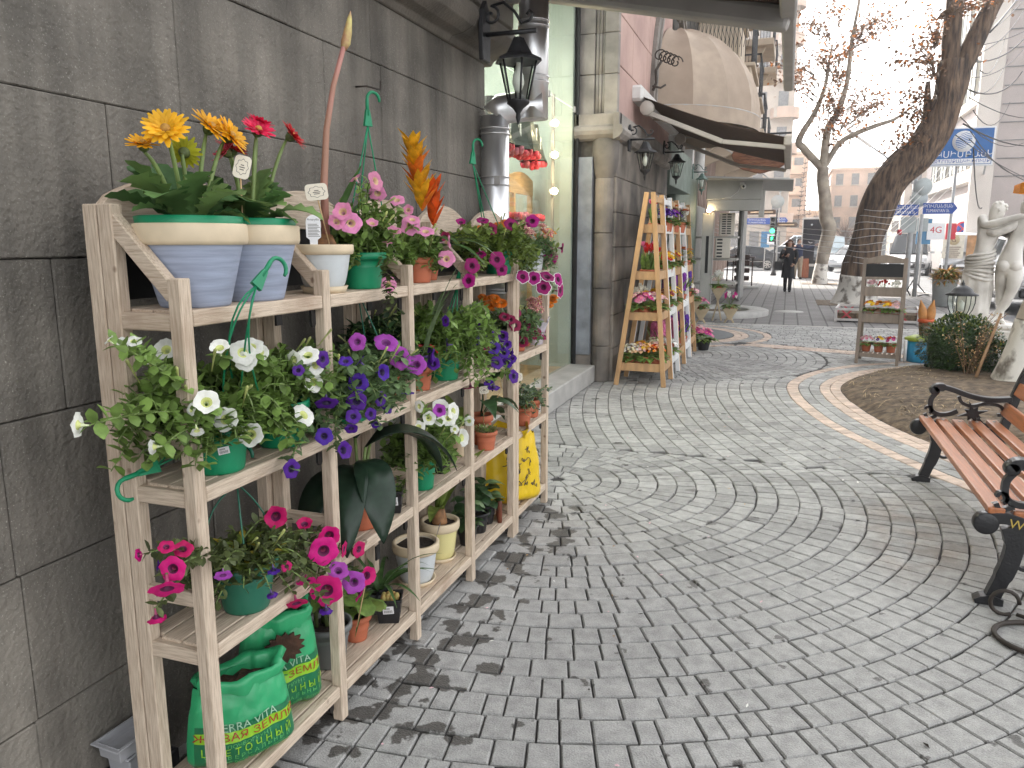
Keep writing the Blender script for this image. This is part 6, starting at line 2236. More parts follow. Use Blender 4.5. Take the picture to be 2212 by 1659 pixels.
b.lathe([(.0, zt + .075), (.022, zt + .07), (.03, zt + .04), (.036, zt)], 14)
b.build('bulb', MATS['bulb_skin'], t)
for (dx, dy, dz, L_, W_) in ((.2, .55, .8, .40, .06), (.25, -.75, .55, .36, .06), (.15, .1, 1, .2, .055), (.0, .2, 1, .22, .05), (.3, -.2, .9, .25, .045)):
 b = MB()
 b.leaf((0, 0, zt + .06), (dx, dy, dz), L_, W_, droop=.75, fold=.35, n=7, prof=[.8, .95, 1, 1, .9, .75, .5, .1])
 b.build('leaf', MATS['leaf_lime'], t)
for i, (x, y, lab) in enumerate(((-1.41, 3.30, 'first black pot of leafy begonia on the bottom shelf'), (-1.42, 3.47, 'second black pot of leafy begonia on the bottom shelf'), (-1.43, 3.60, 'third black pot of leafy begonia beside the little wooden fence'))):
 t = thing('potted_begonia', lab, 'potted plant', (x, y, SH[3]), 0, 'begonias in black pots')
 zt = pot(t, 'plastic_black', .052, .038, .105, rim_h=.015)
 for k in range(26):
  a = k * 2.4
  b = MB()
  b.leaf((.02 * cos(a), .02 * sin(a), zt + U(0, .16)), (cos(a) * .9, sin(a), U(.0, 1.0)), U(.06, .10), U(.045, .065), droop=1.0, fold=.15, n=4, prof=[.4, .95, 1, .75, .15])
  b.build('leaf', MATS['leaf_dark' if k % 4 else 'leaf_grey'], t)
t = thing('mini_fence_planter', 'small reddish wooden picket planter on the bottom shelf', 'planter', (-1.42, 3.70, SH[3]), -.15)
for k in range(6):
 b = MB()
 b.lathe([(0, 0), (.013, 0), (.013, .11), (.009, .125), (0, .13)], 8, (.05, -.045 + .0 * k, 0))
 b.build('picket', M('red_wood', (0.17, 0.05, 0.025), .5, .3, 12, .3, 30), t, loc=(-.012 * k + .02, .018 * k - .02, 0))
t, surf, band, letters = bag('yellow_bag', 'yellow plastic sack with black line drawings on the bottom shelf of the far rack', (-1.42, 3.96, SH[3]), 0.85, .36, .20, .40, ['bag_yellow'])
for s_ in range(9):
 u, v = U(-.7, .7), U(.1, .85)
 b = MB()
 pts = []
 for k in range(18):
  u = max(-.88, min(.88, u + U(-.08, .08)))
  v = max(.04, min(.95, v + U(-.035, .05)))
  pts.append(surf(u, v, -1, .002))
 b.tube(pts, .0022, 4)
 b.build('line_drawing', MATS['ink'], t)
b = MB()
vs, fs = [], []
for i in range(5):
 for j in range(9):
  vs.append(surf(-.8 + 1.6 * j / 8, .96, -1) + V((0, -.0 + .05 * i * .5 * sin(j), .02 * i + .02 * sin(j * 1.7 + i))))
for i in range(4):
 for j in range(8):
  fs.append((i * 9 + j, i * 9 + j + 1, (i + 1) * 9 + j + 1, (i + 1) * 9 + j))
b.add(vs, fs, 0, True)
b.build('gathered_top', MATS['bag_yellow'], t)
# --- on the floor behind the near end of the rack: two grey trays on a dark crate
t = thing('grey_crate', 'low dark crate on the floor between wall and rack', 'crate', (-1.685, 1.46, 0))
b = MB()
for (c, d) in (((0, 0, .01), (.13, .26, .02)), ((-.06, 0, .06), (.01, .26, .12)), ((.06, 0, .06), (.01, .26, .12)), ((0, -.125, .06), (.11, .01, .12)), ((0, .125, .06), (.11, .01, .12))):
 b.box(c, d)
b.build('crate_body', MATS['plastic_black'], t, bev=.003)
def tray(loc, rz, label, w_, d_, h_):
 t = thing('grey_tray', label, 'tray', loc, rz, 'grey plastic trays by the wall')
 b = MB()
 b.lathe([(0, 0), (.60, 0), (.64, .05), (.70, h_ / .1 * .09), (.78, h_ / .1 * .095), (.78, h_ / .1 * .105), (.66, h_ / .1 * .105), (.6, .02), (0, .016)], 4, sm=False, M_=Matrix.Diagonal((w_, d_, 1, 1)) @ rotz(pi / 4) @ Matrix.Diagonal((1, 1, 1, 1)))
 b.build('tray_shell', M('plastic_grey', (0.33, 0.33, 0.345), .45, .1, 8), t, bev=.003)
 return t
tray((-1.685, 1.49, .125), .05, 'lower grey plastic tray on the dark crate', .085, .13, .06)
tray((-1.683, 1.475, .185), -.06, 'upper grey plastic tray with rim, tilted on the lower one', .095, .15, .045)
# ================================================================ LADDER STANDS AGAINST THE STREET FACE
M('pine_stain', (0.47, 0.285, 0.14), 0.55, 0.16, 6, 0.15, 40, stretch=(3, 3, .7), isl=.08)
M('white_wood', (0.80, 0.80, 0.79), 0.5, 0.04, 6)
M('grey_wood', (0.235, 0.19, 0.155), 0.7, 0.14, 7, 0.2, 40, stretch=(3, 3, .6), isl=.1)
M('wire', (0.03, .03, .03), .5, .1)
TIER = [(1.70, 'top'), (1.19, 'second'), (.74, 'third'), (.165, 'lowest')]
def xf(z):
 return -1.222 - .185 * z / 2.13
def xb(z):
 return -1.760 + .285 * z / 2.13
def ladder(y0, y1, mat, label):
 t = thing('ladder_stand', label, 'plant stand', (-1.49, y0, 0), 0, 'tall ladder shaped flower stands')
 lx = lambda x: x + 1.49
 L_ = y1 - y0
 for y in (.017, L_ - .017):
  for f, e in ((xf, 1), (xb, -1)):
   b = MB()
   b.bar((lx(f(0)), y, 0), (lx(f(2.13)), y, 2.13), .034, .052, up=(1, 0, 0))
   b.build('leg', MATS[mat], t, bev=.003)
 b = MB()
 b.box((lx(xf(2.05)), L_ / 2, 2.06), (.03, L_ - .07, .06))
 b.build('top_bar', MATS[mat], t, bev=.003)
 for z, _ in TIER:
  a, c = lx(xb(z)) + .01, lx(xf(z)) - .01
  b = MB()
  b.box(((a + c) / 2, L_ / 2, z + .012), (c - a, L_ - .07, .018))
  b.build('shelf_board', MATS[mat], t)
  for y in (.045, L_ - .045):
   b = MB()
   b.box(((a + c) / 2, y, z + .045), (c - a, .018, .092))
   b.build('end_board', MATS[mat], t, bev=.002)
  for x in (a + .01, c + .012):
   b = MB()
   b.box((x, L_ / 2, z + .045), (.018, L_ - .07, .092))
   b.build('front_board' if x > a + .02 else 'back_board', MATS[mat], t, bev=.002)
 return t
YS = [(8.46 + .62 * i, 9.065 + .62 * i) for i in range(5)]
ORD = ['first', 'second', 'third', 'fourth', 'fifth']
for i, (a, c) in enumerate(YS):
 ladder(a, c, 'white_wood' if i % 2 else 'pine_stain', f'{ORD[i]} ladder stand from the front, {"painted white" if i % 2 else "honey coloured pine"}, full of potted flowers')
PL = {
 (0, 0): [('tulip', ['red', 'pink'], .5, .5)],
 (0, 1): [('tulip', ['red', 'pink'], .2, .25), ('tulip', ['red'], .5, .2), ('tulip', ['pink', 'red'], .8, .35), ('tulip', ['red', 'palepink'], .45, .7)],
 (0, 2): [('primula', ['palepink', 'pink'], .15, .18), ('primula', ['pink', 'magenta'], .42, .12), ('primula', ['pink', 'white'], .68, .2), ('primula', ['palepink'], .9, .2), ('primula', ['yellow', 'orange'], .4, .7), ('cyclamen', ['white'], .1, .8)],
 (0, 3): [('kalanchoe', ['white', 'cream'], .14, .16), ('kalanchoe', ['peach', 'palepink'], .38, .2), ('kalanchoe', ['peach', 'yellow'], .6, .15), ('kalanchoe', ['orange', 'red'], .84, .18), ('kalanchoe', ['yellow', 'orange'], .3, .7), ('kalanchoe', ['palepink', 'peach'], .7, .7)],
 (1, 0): [('primula', ['violet'], .5, .25), ('primula', ['violet'], .5, .75)],
 (1, 1): [('primula', ['red', 'yellow'], .7, .22), ('primula', ['yellow'], .75, .7), ('primula', ['wine'], .2, .5)],
 (1, 2): [('primula', ['yellow', 'orange'], .3, .2), ('primula', ['peach', 'wine'], .75, .25), ('primula', ['yellow'], .75, .75)],
 (1, 3): [('kalanchoe', ['white'], .85, .3), ('hyacinth', ['pink'], .5, .6), ('kalanchoe', ['cream'], .4, .2)],
 (2, 0): [('primula', ['violet', 'purple'], .5, .3), ('marigold', ['orange'], .5, .75)],
 (2, 1): [('primula', ['yellow'], .7, .3), ('primula', ['red'], .6, .7)],
 (2, 2): [('primula', ['yellow'], .8, .3), ('hyacinth', ['purple'], .5, .75)],
 (2, 3): [('hyacinth', ['pink'], .35, .25), ('hyacinth', ['pink'], .75, .4), ('hyacinth', ['pink', 'magenta'], .5, .75)],
 (3, 0): [('marigold', ['orange', 'red'], .55, .3), ('cyclamen', ['white'], .5, .75)],
 (3, 1): [('marigold', ['orange'], .6, .3), ('marigold', ['red', 'orange'], .6, .75)],
 (3, 2): [('hyacinth', ['purple', 'violet'], .75, .3), ('hyacinth', ['white'], .75, .75)],
 (3, 3): [('hyacinth', ['purple'], .7, .3), ('hyacinth', ['violet'], .8, .7)],
 (4, 1): [('marigold', ['orange'], .7, .35), ('primula', ['yellow'], .6, .75)],
 (4, 2): [('hyacinth', ['purple', 'violet'], .75, .3), ('primula', ['white', 'palepink'], .75, .75)],
 (4, 3): [('hyacinth', ['purple'], .7, .3), ('primula', ['magenta'], .7, .75)],
}
seen_lab = {}
for (i, k), L_ in PL.items():
 z, tn = TIER[k]
 for (kd, cols, fx, fy) in L_:
  a, c = xb(z) + .07, xf(z) - .06
  x = a + (c - a) * fx + (.04 if i else 0)
  y = YS[i][0] + .10 + .41 * fy
  nm = {'palepink': 'pale pink'}
  cs = ' and '.join(nm.get(q, q) for q in cols)
  where = ('near' if fy < .4 else 'far') + (' left' if fx < .34 else ' right' if fx > .66 else ' middle')
  lab = f'{cs} {kd} on the {tn} tier of the {ORD[i]} ladder stand, {where}'
  potted(kd, cols, (x, y, z + .022), lab, s={'tulip': 1.0, 'primula': 1.6, 'kalanchoe': 1.6, 'hyacinth': 1.6, 'marigold': 1.6, 'cyclamen': 1.5}[kd], group='potted flowers on the ladder stands')
# flowers standing on the ground past the stands
for (kd, cols, x, y, s_, lab) in (('primula', ['pink', 'magenta'], -1.12, 11.75, 1.9, 'large pink azalea like plant on the ground past the last ladder stand'), ('primula', ['magenta', 'red'], -1.3, 12.1, 1.7, 'dark pink plant on the ground behind the large pink one'),
         ('primula', ['palepink', 'pink'], -1.28, 12.6, 1.6, 'pale pink plant on the ground farthest from the ladder stands')):
 potted(kd, cols, (x, y, 0), lab, s=s_, group='flowers standing on the ground past the stands', potmat='plastic_black')
def vplanter(loc, h, kd, cols, label, s=1.6):
 """plywood cone pot holder on crossed legs, with its plant on top"""
 t = thing('cone_planter', label + ' holder', 'plant holder', loc, .2, 'plywood cone holders')
 b = MB()
 b.add([(-.02, -.02, h - .24), (.02, -.02, h - .24), (.02, .02, h - .24), (-.02, .02, h - .24), (-.15, -.1, h), (.15, -.1, h), (.15, .1, h), (-.15, .1, h)], [(3, 2, 1, 0), (0, 1, 5, 4), (1, 2, 6, 5), (2, 3, 7, 6), (3, 0, 4, 7), (4, 5, 6, 7)])
 b.build('cone', M('plywood', (0.52, 0.42, 0.28), .7, .1, 6), t)
 for sx in (-1, 1):
  b = MB()
  b.bar((sx * -.09, .05, 0), (sx * .05, 0, h - .06), .02, .03)
  b.build('leg', MATS['plywood'], t)
 potted(kd, cols, (loc[0], loc[1], h - .06), label, s=s, group='flowers in plywood cones', pr=.05, ph=.06)
vplanter((-1.30, 16.25, 0), .68, 'cyclamen', ['white'], 'white cyclamen in the tallest plywood cone', 1.9)
vplanter((-1.56, 15.6, 0), .30, 'primula', ['magenta', 'pink'], 'magenta flowers in the low left plywood cone', 1.9)
vplanter((-1.03, 15.9, 0), .30, 'cyclamen', ['white', 'magenta'], 'white and crimson cyclamen in the low right plywood cone', 1.9)
vplanter((-1.62, 14.6, 0), .52, 'primula', ['pink', 'palepink'], 'pink flowers in the plywood cone nearest the shopfront', 1.9)
# tall bar stool-like rack and chairs by the kiosk
t = thing('metal_stand', 'dark brown metal stool rack on a small round base past the kiosk', 'stand', (-1.45, 28.4, 0))
b = MB()
b.lathe([(0, 0), (.55, 0), (.55, .08), (0, .08)], 24)
b.build('base', MATS['concrete'], t)
M('brown_metal', (0.045, 0.022, 0.016), .5, .2)
for x in (-.55, -.35, .3):
 b = MB()
 b.tube([(x, 0, .08), (x, 0, 1.05)], .025, 5)
 b.build('leg', MATS['brown_metal'], t)
for z in (.35, .62, .88, 1.08):
 b = MB()
 b.box((-.05, .05, z), (.5, .4, .16))
 b.build('slatted_box', MATS['brown_metal'], t)
b = MB()
b.box((-.1, 0, 1.08), (.95, .35, .03))
b.build('table_top', MATS['brown_metal'], t)
# ================================================================ CHALKBOARD PLANT STAND ON THE RIGHT
t = thing('chalkboard_stand', 'grey brown wooden plant stand with arched chalkboard head beside the flower bed', 'plant stand', (1.20, 11.12, 0), radians(-10))
for x in (-.24, .24):
 for y in (0, .30):
  b = MB()
  b.bar((x * 1.02, y * 1.5 - (.04 if y == 0 else 0), 0), (x, y * .5, 1.40 if y == 0 else 1.38), .04, .05, up=(0, 1, 0))
  b.build('leg', MATS['grey_wood'], t, bev=.003)
b = MB()
b.box((0, 0, 1.235), (.44, .02, .17))
b.build('chalkboard', MATS['blackboard'], t)
b = MB()
b.prism([(-.26, 1.33), (.26, 1.33)] + [(.26 - .52 * i / 12, 1.385 + .05 * sin(pi * i / 12) ** 2) for i in range(13)], 'y', -.018, .018)
b.build('arched_board', MATS['grey_wood'], t, bev=.003)
b = MB()
b.box((0, 0, 1.135), (.44, .025, .035))
b.build('lower_rail', MATS['grey_wood'], t, bev=.003)
for z, d in ((.90, .22), (.55, .30)):
 b = MB()
 b.box((0, -.01, z + .06), (.45, .018, .12))
 b.build('tray_front', MATS['grey_wood'], t, bev=.003)
 b = MB()
 b.box((0, d / 2, z + .01), (.45, d, .018))
 b.build('tray_floor', MATS['grey_wood'], t)
 for x in (-.215, .215):
  b = MB()
  b.box((x, d / 2, z + .06), (.016, d, .11))
  b.build('tray_side', MATS['grey_wood'], t)
b = MB()
b.box((0, .0, .69), (.47, .05, .022))
b.build('tray_lip', MATS['grey_wood'], t)
for k in range(8):
 b = MB()
 b.box((-.20 + k * .057, .2, .14), (.034, .42, .018))
 b.build('slat', MATS['grey_wood'], t, bev=.002)
b = MB()
b.box((0, -.02, .115), (.46, .025, .05))
b.build('front_rail', MATS['grey_wood'], t, bev=.003)
def on_stand(lx, ly, z):
 c, s_ = cos(radians(-10)), sin(radians(-10))
 return (1.20 + lx * c - ly * s_, 11.12 + lx * s_ + ly * c, z)
for i, (x, cols, kd, lab) in enumerate(((-.15, ['palepink', 'pink'], 'primula', 'pale pink primula on the slatted foot of the chalkboard stand, left pot'), (.0, ['yellow', 'violet'], 'primula', 'yellow and dark violet pansy on the slatted foot of the chalkboard stand, middle pot'), (.15, ['magenta', 'red'], 'primula', 'crimson primula on the slatted foot of the chalkboard stand, right pot'))):
 potted(kd, cols, on_stand(x, .12, .15), lab, s=1.12, group='pots on the chalkboard stand', pr=.058, ph=.11)
for i, x in enumerate((-.13, -.02, .08, .17)):
 potted('primula', ['orange', 'yellow'] if i < 3 else ['palepink'], on_stand(x, .05, .625), ['leftmost orange flowers in the middle tray of the chalkboard stand', 'second orange flowers from the left in the middle tray of the chalkboard stand', 'third orange flowers in the middle tray of the chalkboard stand', 'pot with faded bloom at the right end of the middle tray'][i], s=1.25, group='pots on the chalkboard stand')
for i, x in enumerate((-.14, .0, .14)):
 potted('cyclamen', [['palepink'], ['red'], ['white']][i], on_stand(x, .1, .915), ['half hidden plant in the top tray under the chalkboard, left', 'half hidden plant with red bloom in the top tray under the chalkboard', 'half hidden plant in the top tray under the chalkboard, right'][i], s=.85, group='pots on the chalkboard stand')
# blue tub and the pointed terracotta figure pot behind the stand
t = thing('blue_tub', 'bright blue tub with lime rim behind the chalkboard stand', 'tub', (1.78, 11.55, 0))
b = MB()
b.lathe([(0, 0), (.17, 0), (.19, .03), (.185, .30), (.17, .30), (.17, .25), (0, .25)], 28)
b.build('tub', M('tub_blue', (0.04, 0.32, 0.56), .4, .15, 5), t)
b = MB()
b.lathe([(.19, .285), (.215, .30), (.21, .325), (.12, .36), (0, .37)], 28)
b.build('rim', M('tub_lime', (0.33, 0.43, 0.05), .5, .15, 8), t)
b = MB()
b.tube([(-.2, -.1, .0), (-.21, -.12, .3)], .02, 6)
b.build('white_slat', MATS['white_wood'], t)
t = thing('leaf_pot', 'terracotta pot with two pointed orange leaves standing on the blue tub', 'plant pot', (1.80, 11.5, .37))
b = MB()
b.lathe([(0, 0), (.07, 0), (.09, .15), (.085, .2), (.075, .2)], 20)
b.build('pot', M('pot_brown', (0.22, 0.125, 0.07), .7, .25, 10), t)
b = MB()
b.lathe([(.088, .17), (.105, .18), (.10, .215), (.085, .215), (.0, .2)], 20)
b.build('rim', M('rim_orange', (0.62, 0.11, 0.03), .5, .1), t)
for sx, lean in ((-1, -.25), (1, .12)):
 b = MB()
 b.leaf((sx * .03, -.04, .21), (lean, 0, 1), .27, .12, up=(0, 1, 0), droop=0, fold=.3, n=6, prof=[.9, 1, .95, .8, .55, .28, .02])
 q = b.build('leaf_horn', M('horn', (0.56, 0.26, 0.08), .6, .2, 12), t)
 s_ = q.modifiers.new('sol', 'SOLIDIFY')
 s_.thickness = .012
# ================================================================ BENCH
M('bench_wood', (0.43, 0.15, 0.055), 0.33, 0.16, 6, 0.12, 40, stretch=(14, .8, 14), isl=.08, spec=.6)
M('cast_iron', (0.012, 0.012, 0.014), 0.36, 0.3, 20, 0.2, 80, spec=.6)
M('gold_paint', (0.50, 0.36, 0.07), .5, .1, 10)
M('bolt', (0.5, .48, .45), .35, .1, 10, metal=.8)
def flat_curve(b, pts, w, th, y):
 """cast iron strap following pts in the x-z plane, width w in-plane, thickness th across"""
 P_ = [V((p[0], p[1])) for p in pts]
 ws = w if isinstance(w, (list, tuple)) else [w] * len(P_)
 vs = []
 for i, p in enumerate(P_):
  d = (P_[min(i + 1, len(P_) - 1)] - P_[max(i - 1, 0)]).normalized()
  n = V((-d.y, d.x))
  for s_ in (1, -1):
   for yy in (-th / 2, th / 2):
    q = p + n * (s_ * ws[i] / 2)
    vs.append((q.x, y + yy, q.y))
 fs = []
 for i in range(len(P_) - 1):
  a, c = i * 4, i * 4 + 4
  fs += [(a, a + 1, c + 1, c), (a + 3, a + 2, c + 2, c + 3), (a + 1, a + 3, c + 3, c + 1), (a + 2, a, c, c + 2)]
 e = (len(P_) - 1) * 4
 fs += [(0, 2, 3, 1), (e, e + 1, e + 3, e + 2)]
 b.add(vs, fs)
def spiral(cx, cz, r0, r1, a0, a1, n=16):
 return [(cx + (r0 + (r1 - r0) * i / n) * cos(a0 + (a1 - a0) * i / n), cz + (r0 + (r1 - r0) * i / n) * sin(a0 + (a1 - a0) * i / n)) for i in range(n + 1)]
bn = thing('park_bench', 'park bench with reddish brown slats and ornate black cast iron ends', 'bench', (1.15, 4.7, 0))
bx_ = lambda x: x - 1.15
for side, y in (('near', -.95), ('far', .95)):
 fr_ = thing('side_frame', '', '', (0, 0, 0))
 for k_ in ('label', 'category'):
  del fr_[k_]
 bpy.data.objects.remove(fr_)
 b = MB()
 flat_curve(b, smooth([(bx_(.90), .395), (bx_(.98), .405), (bx_(1.10), .375), (bx_(1.22), .36), (bx_(1.34), .375), (bx_(1.40), .40)], 5), .05, .05, y)
 b.lathe([(0, -.027), (.046, -.027), (.052, -.02), (.052, .02), (.046, .027), (0, .027)], 20, M_=Matrix.Translation((bx_(.90), y, .375)) @ frame((0, 1, 0)))
 b.build('seat_rail', MATS['cast_iron'], bn, bev=.004)
 b = MB()
 flat_curve(b, smooth([(bx_(1.0), .37), (bx_(1.02), .30), (bx_(1.01), .2), (bx_(.98), .1), (bx_(.955), .02), (bx_(.955), .0)], 5), [.085] * 6 + [.07] * 8 + [.06] * 12, .045, y)
 b.prism([(bx_(.89), 0), (bx_(1.0), 0), (bx_(1.0), .03), (bx_(.95), .045), (bx_(.91), .035), (bx_(.885), .018)], 'y', y - .03, y + .03)
 b.build('front_leg', MATS['cast_iron'], bn, bev=.004)
 b = MB()
 flat_curve(b, spiral(bx_(1.06), .215, .02, .05, 2, 6.5), .016, .03, y)
 b.build('leg_scroll', MATS['cast_iron'], bn)
 b = MB()
 flat_curve(b, smooth([(bx_(1.36), .38), (bx_(1.40), .25), (bx_(1.46), .12), (bx_(1.53), 0)], 5), .055, .045, y)
 b.build('rear_leg', MATS['cast_iron'], bn, bev=.004)
 b = MB()
 flat_curve(b, smooth([(bx_(1.39), .38), (bx_(1.42), .52), (bx_(1.47), .72), (bx_(1.56), .95), (bx_(1.60), 1.0)], 5), .055, .045, y)
 b.build('back_upright', MATS['cast_iron'], bn, bev=.004)
 b = MB()
 flat_curve(b, smooth([(bx_(.97), .635), (bx_(1.0), .655), (bx_(1.07), .645), (bx_(1.19), .605), (bx_(1.30), .59), (bx_(1.42), .60)], 5), [.05] * 8 + [.032] * 40, .06, y)
 b.lathe([(0, -.03), (.03, -.03), (.034, 0), (.03, .03), (0, .03)], 14, M_=Matrix.Translation((bx_(.975), y, .632)) @ frame((0, 1, 0)))
 b.build('armrest', MATS['cast_iron'], bn, bev=.006, seg=2)
 b = MB()
 flat_curve(b, smooth([(bx_(.99), .62), (bx_(.96), .57), (bx_(.965), .50), (bx_(1.01), .47), (bx_(1.07), .475), (bx_(1.12), .50)], 5), .028, .03, y)
 flat_curve(b, spiral(bx_(.945), .50, .03, .012, -1.2, 3.2), .016, .03, y)
 flat_curve(b, smooth([(bx_(.93), .47), (bx_(.95), .44), (bx_(1.0), .46)], 4), .02, .03, y)
 flat_curve(b, smooth([(bx_(1.12), .60), (bx_(1.14), .56), (bx_(1.20), .54), (bx_(1.28), .56), (bx_(1.36), .55), (bx_(1.385), .50), (bx_(1.35), .49)], 5), .02, .03, y)
 flat_curve(b, smooth([(bx_(1.24), .46), (bx_(1.28), .42), (bx_(1.35), .41)], 4), .022, .03, y)
 b.build('arm_scroll', MATS['cast_iron'], bn)
 b = MB()
 star = []
 for i in range(16):
  a = 2 * pi * i / 16 + .3
  r_ = (.085, .03, .055, .03)[i % 4]
  star.append((bx_(1.21) + r_ * 1.1 * cos(a), .49 + r_ * sin(a)))
 b.prism(star, 'y', y - .016, y + .016)
 b.build('cast_leaf', MATS['cast_iron'], bn, bev=.004)
for k in range(5):
 x = .935 + k * .098
 b = MB()
 b.box((bx_(x), 0, .435 - .012 * sin(k / 4 * pi)), (.068, 1.94, .034))
 b.build('seat_slat', MATS['bench_wood'], bn, bev=.008, seg=2)
 for y in (-.9, .9):
  b = MB()
  b.lathe([(0, .006), (.008, .004), (.011, 0)], 10, (bx_(x), y, .452 - .012 * sin(k / 4 * pi)))
  b.build('bolt', MATS['bolt'], bn)
for k in range(4):
 f = k / 3
 x, z = 1.395 + .17 * f, .53 + .41 * f
 b = MB()
 b.bar((bx_(x), -.97, z), (bx_(x), .97, z), .034, .085, up=(.35, 0, 1))
 b.build('back_slat', MATS['bench_wood'], bn, bev=.008, seg=2)
text('WWW.', .058, MATS['gold_paint'], bn, basis((1, 0, -.13), (.13, 0, 1), (bx_(1.08), -.978, .375)))
# curled iron stand whose scrolls reach in at the right edge
t = thing('iron_scroll_stand', 'rusty curled iron scroll stand on the paving in front of the bench', 'stand', (1.05, 3.42, 0))
M('rust_iron', (0.035, 0.026, 0.02), .6, .3, 12)
b = MB()
q = []
for i in range(22):
 a = pi / 2 + pi * 1.15 * i / 21
 q.append((.02 + .18 * cos(a) * .95, -.01 + .15 * sin(a), .012 + .0 * i))
q = [(.32, .15, .012), (.16, .15, .012)] + q + [(.14, -.155, .012), (.3, -.13, .012)]
b.tube(q, .011, 7)
b.tube([(-.07 + .055 * cos(a), .21, .06 + .055 * sin(a)) for a in [i * .4 for i in range(14)]], .009, 6)
b.tube([(.07 + .04 * cos(a), .22, .07 + .04 * sin(a)) for a in [1 + i * .4 for i in range(14)]], .009, 6)
b.tube([(-.02, .21, .012), (.04, .17, .012), (.3, .19, .012)], .009, 6)
b.build('scroll', MATS['rust_iron'], t)
# ================================================================ FLOWER BED: bush, dry rose, lamp, whitewashed tree, statue
leafM('leaf_box', (0.04, 0.075, 0.026), var=.35, isl=.45, tl=.12, rough=.42)
leafM('leaf_box_tip', (0.17, 0.21, 0.04), tl=.25)
leafM('leaf_dry', (0.44, 0.28, 0.13), var=.3, isl=.5, tl=.25)
M('twig', (0.16, 0.105, 0.06), .8, .3, 12)
def leafball(lb, c, rad, n, ls, lw, tips=.12, seed=0):
 for i in range(n):
  d = V((random.gauss(0, 1), random.gauss(0, 1), random.gauss(0, 1))).normalized()
  k = 1 + .16 * noise.noise(d * 2.3 + V((seed, 0, 0))) + .07 * noise.noise(d * 6 + V((0, seed, 0)))
  dep = U(0, 1) ** 2.2 * .35
  p = V((c[0] + d.x * rad[0] * (k - dep), c[1] + d.y * rad[1] * (k - dep), c[2] + d.z * rad[2] * (k - dep)))
  o = (d + V((U(-.8, .8), U(-.8, .8), U(-.3, .9)))).normalized()
  lb.leaf(p, o, ls * U(.7, 1.3), lw * U(.7, 1.3), droop=.3, fold=.3, n=1 if ls < .05 else 2, mi=1 if (d.z > .45 and R() < tips * 3) or R() < tips * .2 else 0, prof=[.8, .55] if ls < .05 else [.4, 1, .3])
t = thing('box_bush', 'clipped round dark green box bush in the flower bed', 'bush', (1.93, 9.95, .12))
lb = MB()
leafball(lb, (0, 0, .30), (.42, .42, .36), 5200, .036, .024)
kind(lb.build('foliage', [MATS['leaf_box'], MATS['leaf_box_tip']], t), 'stuff')
b = MB()
vs = []
b.lathe([(0, -.02), (.26, 0), (.34, .2), (.34, .38), (.24, .54), (0, .60)], 16)
b.build('inner_shade', MATS['leaf_box'], t)
t = thing('low_bush', 'small dark green bush between the dry rose and the leaning trunk', 'bush', (2.25, 9.75, .12))
lb = MB()
leafball(lb, (0, 0, .18), (.2, .2, .22), 1300, .036, .024, seed=4)
kind(lb.build('foliage', [MATS['leaf_box'], MATS['leaf_box_tip']], t), 'stuff')
t = thing('dry_rose', 'leggy dry rose with yellowed leaves in front of the box bush', 'shrub', (1.93, 9.42, .13))
sb, lb = MB(), MB()
for i in range(15):
 a = U(-.5, 1.0) if i % 3 else U(2, 4)
 h = U(.35, .75)
 sp = U(.05, .34)
 pts = bez((U(-.04, .08), U(-.05, .05), 0), (sp * .3 * cos(a), .05, h * .7), (sp * cos(a) + .05, sp * .5 * sin(a) - .03, h), 8)
 sb.tube(pts, [.006] * 5 + [.003] * 4, 5)
 for p in pts[2:]:
  for k in range(5):
   aa = U(0, 6.28)
   lb.leaf(p + V((U(-.05, .05), U(-.05, .05), U(-.03, .03))), (cos(aa), sin(aa), U(-.5, .5)), U(.02, .038), U(.014, .022), droop=.7, n=2, mi=0 if R() < .9 else 1)
kind(sb.build('stems', MATS['twig'], t), 'stuff')
kind(lb.build('leaves', [MATS['leaf_dry'], MATS['leaf_box_tip']], t), 'stuff')
t = thing('wooden_stake', 'slanting pale wooden stake in the dry rose', 'stake', (2.0, 9.28, .12))
b = MB()
b.tube([(-.03, 0, 0), (.03, .02, .25), (.10, .05, .5), (.16, .06, .74)], [.018, .016, .015, .013], 7)
b.build('stake', M('stake_wood', (.36, .22, .12), .7, .25, 10), t)
t = thing('garden_lamp', 'black garden lamp with domed cap and clear glass behind the bush', 'lamp', (2.0, 10.5, .12))
b = MB()
b.lathe([(.0, 0), (.05, 0), (.045, .3), (.055, .36), (.035, .42), (.06, .47), (.07, .50), (.03, .54), (.06, .585), (.09, .60), (0, .605)], 14)
b.build('post', MATS['iron'], t)
b = MB()
b.lathe([(.085, .605), (.125, .68), (.145, .76), (.145, .85)], 6, sm=False)
b.build('glass', MATS['glass'], t)
b = MB()
for j in range(6):
 a = 2 * pi * j / 6
 b.tube([(r_ * cos(a), r_ * sin(a), z) for r_, z in ((.087, .605), (.127, .68), (.147, .76), (.147, .85))], .006, 4)
b.build('cage', MATS['iron'], t)
b = MB()
b.lathe([(0, .845), (.175, .85), (.18, .862), (.13, .885), (.10, .93), (.05, .965), (.02, .975), (.022, .99), (.012, 1.01), (0, 1.04)], 20)
b.build('cap', MATS['iron'], t)
b = MB()
b.lathe([(0, .66), (.035, .68), (.035, .76), (.0, .8)], 12)
b.build('bulb', MATS['bulb_off'], t)
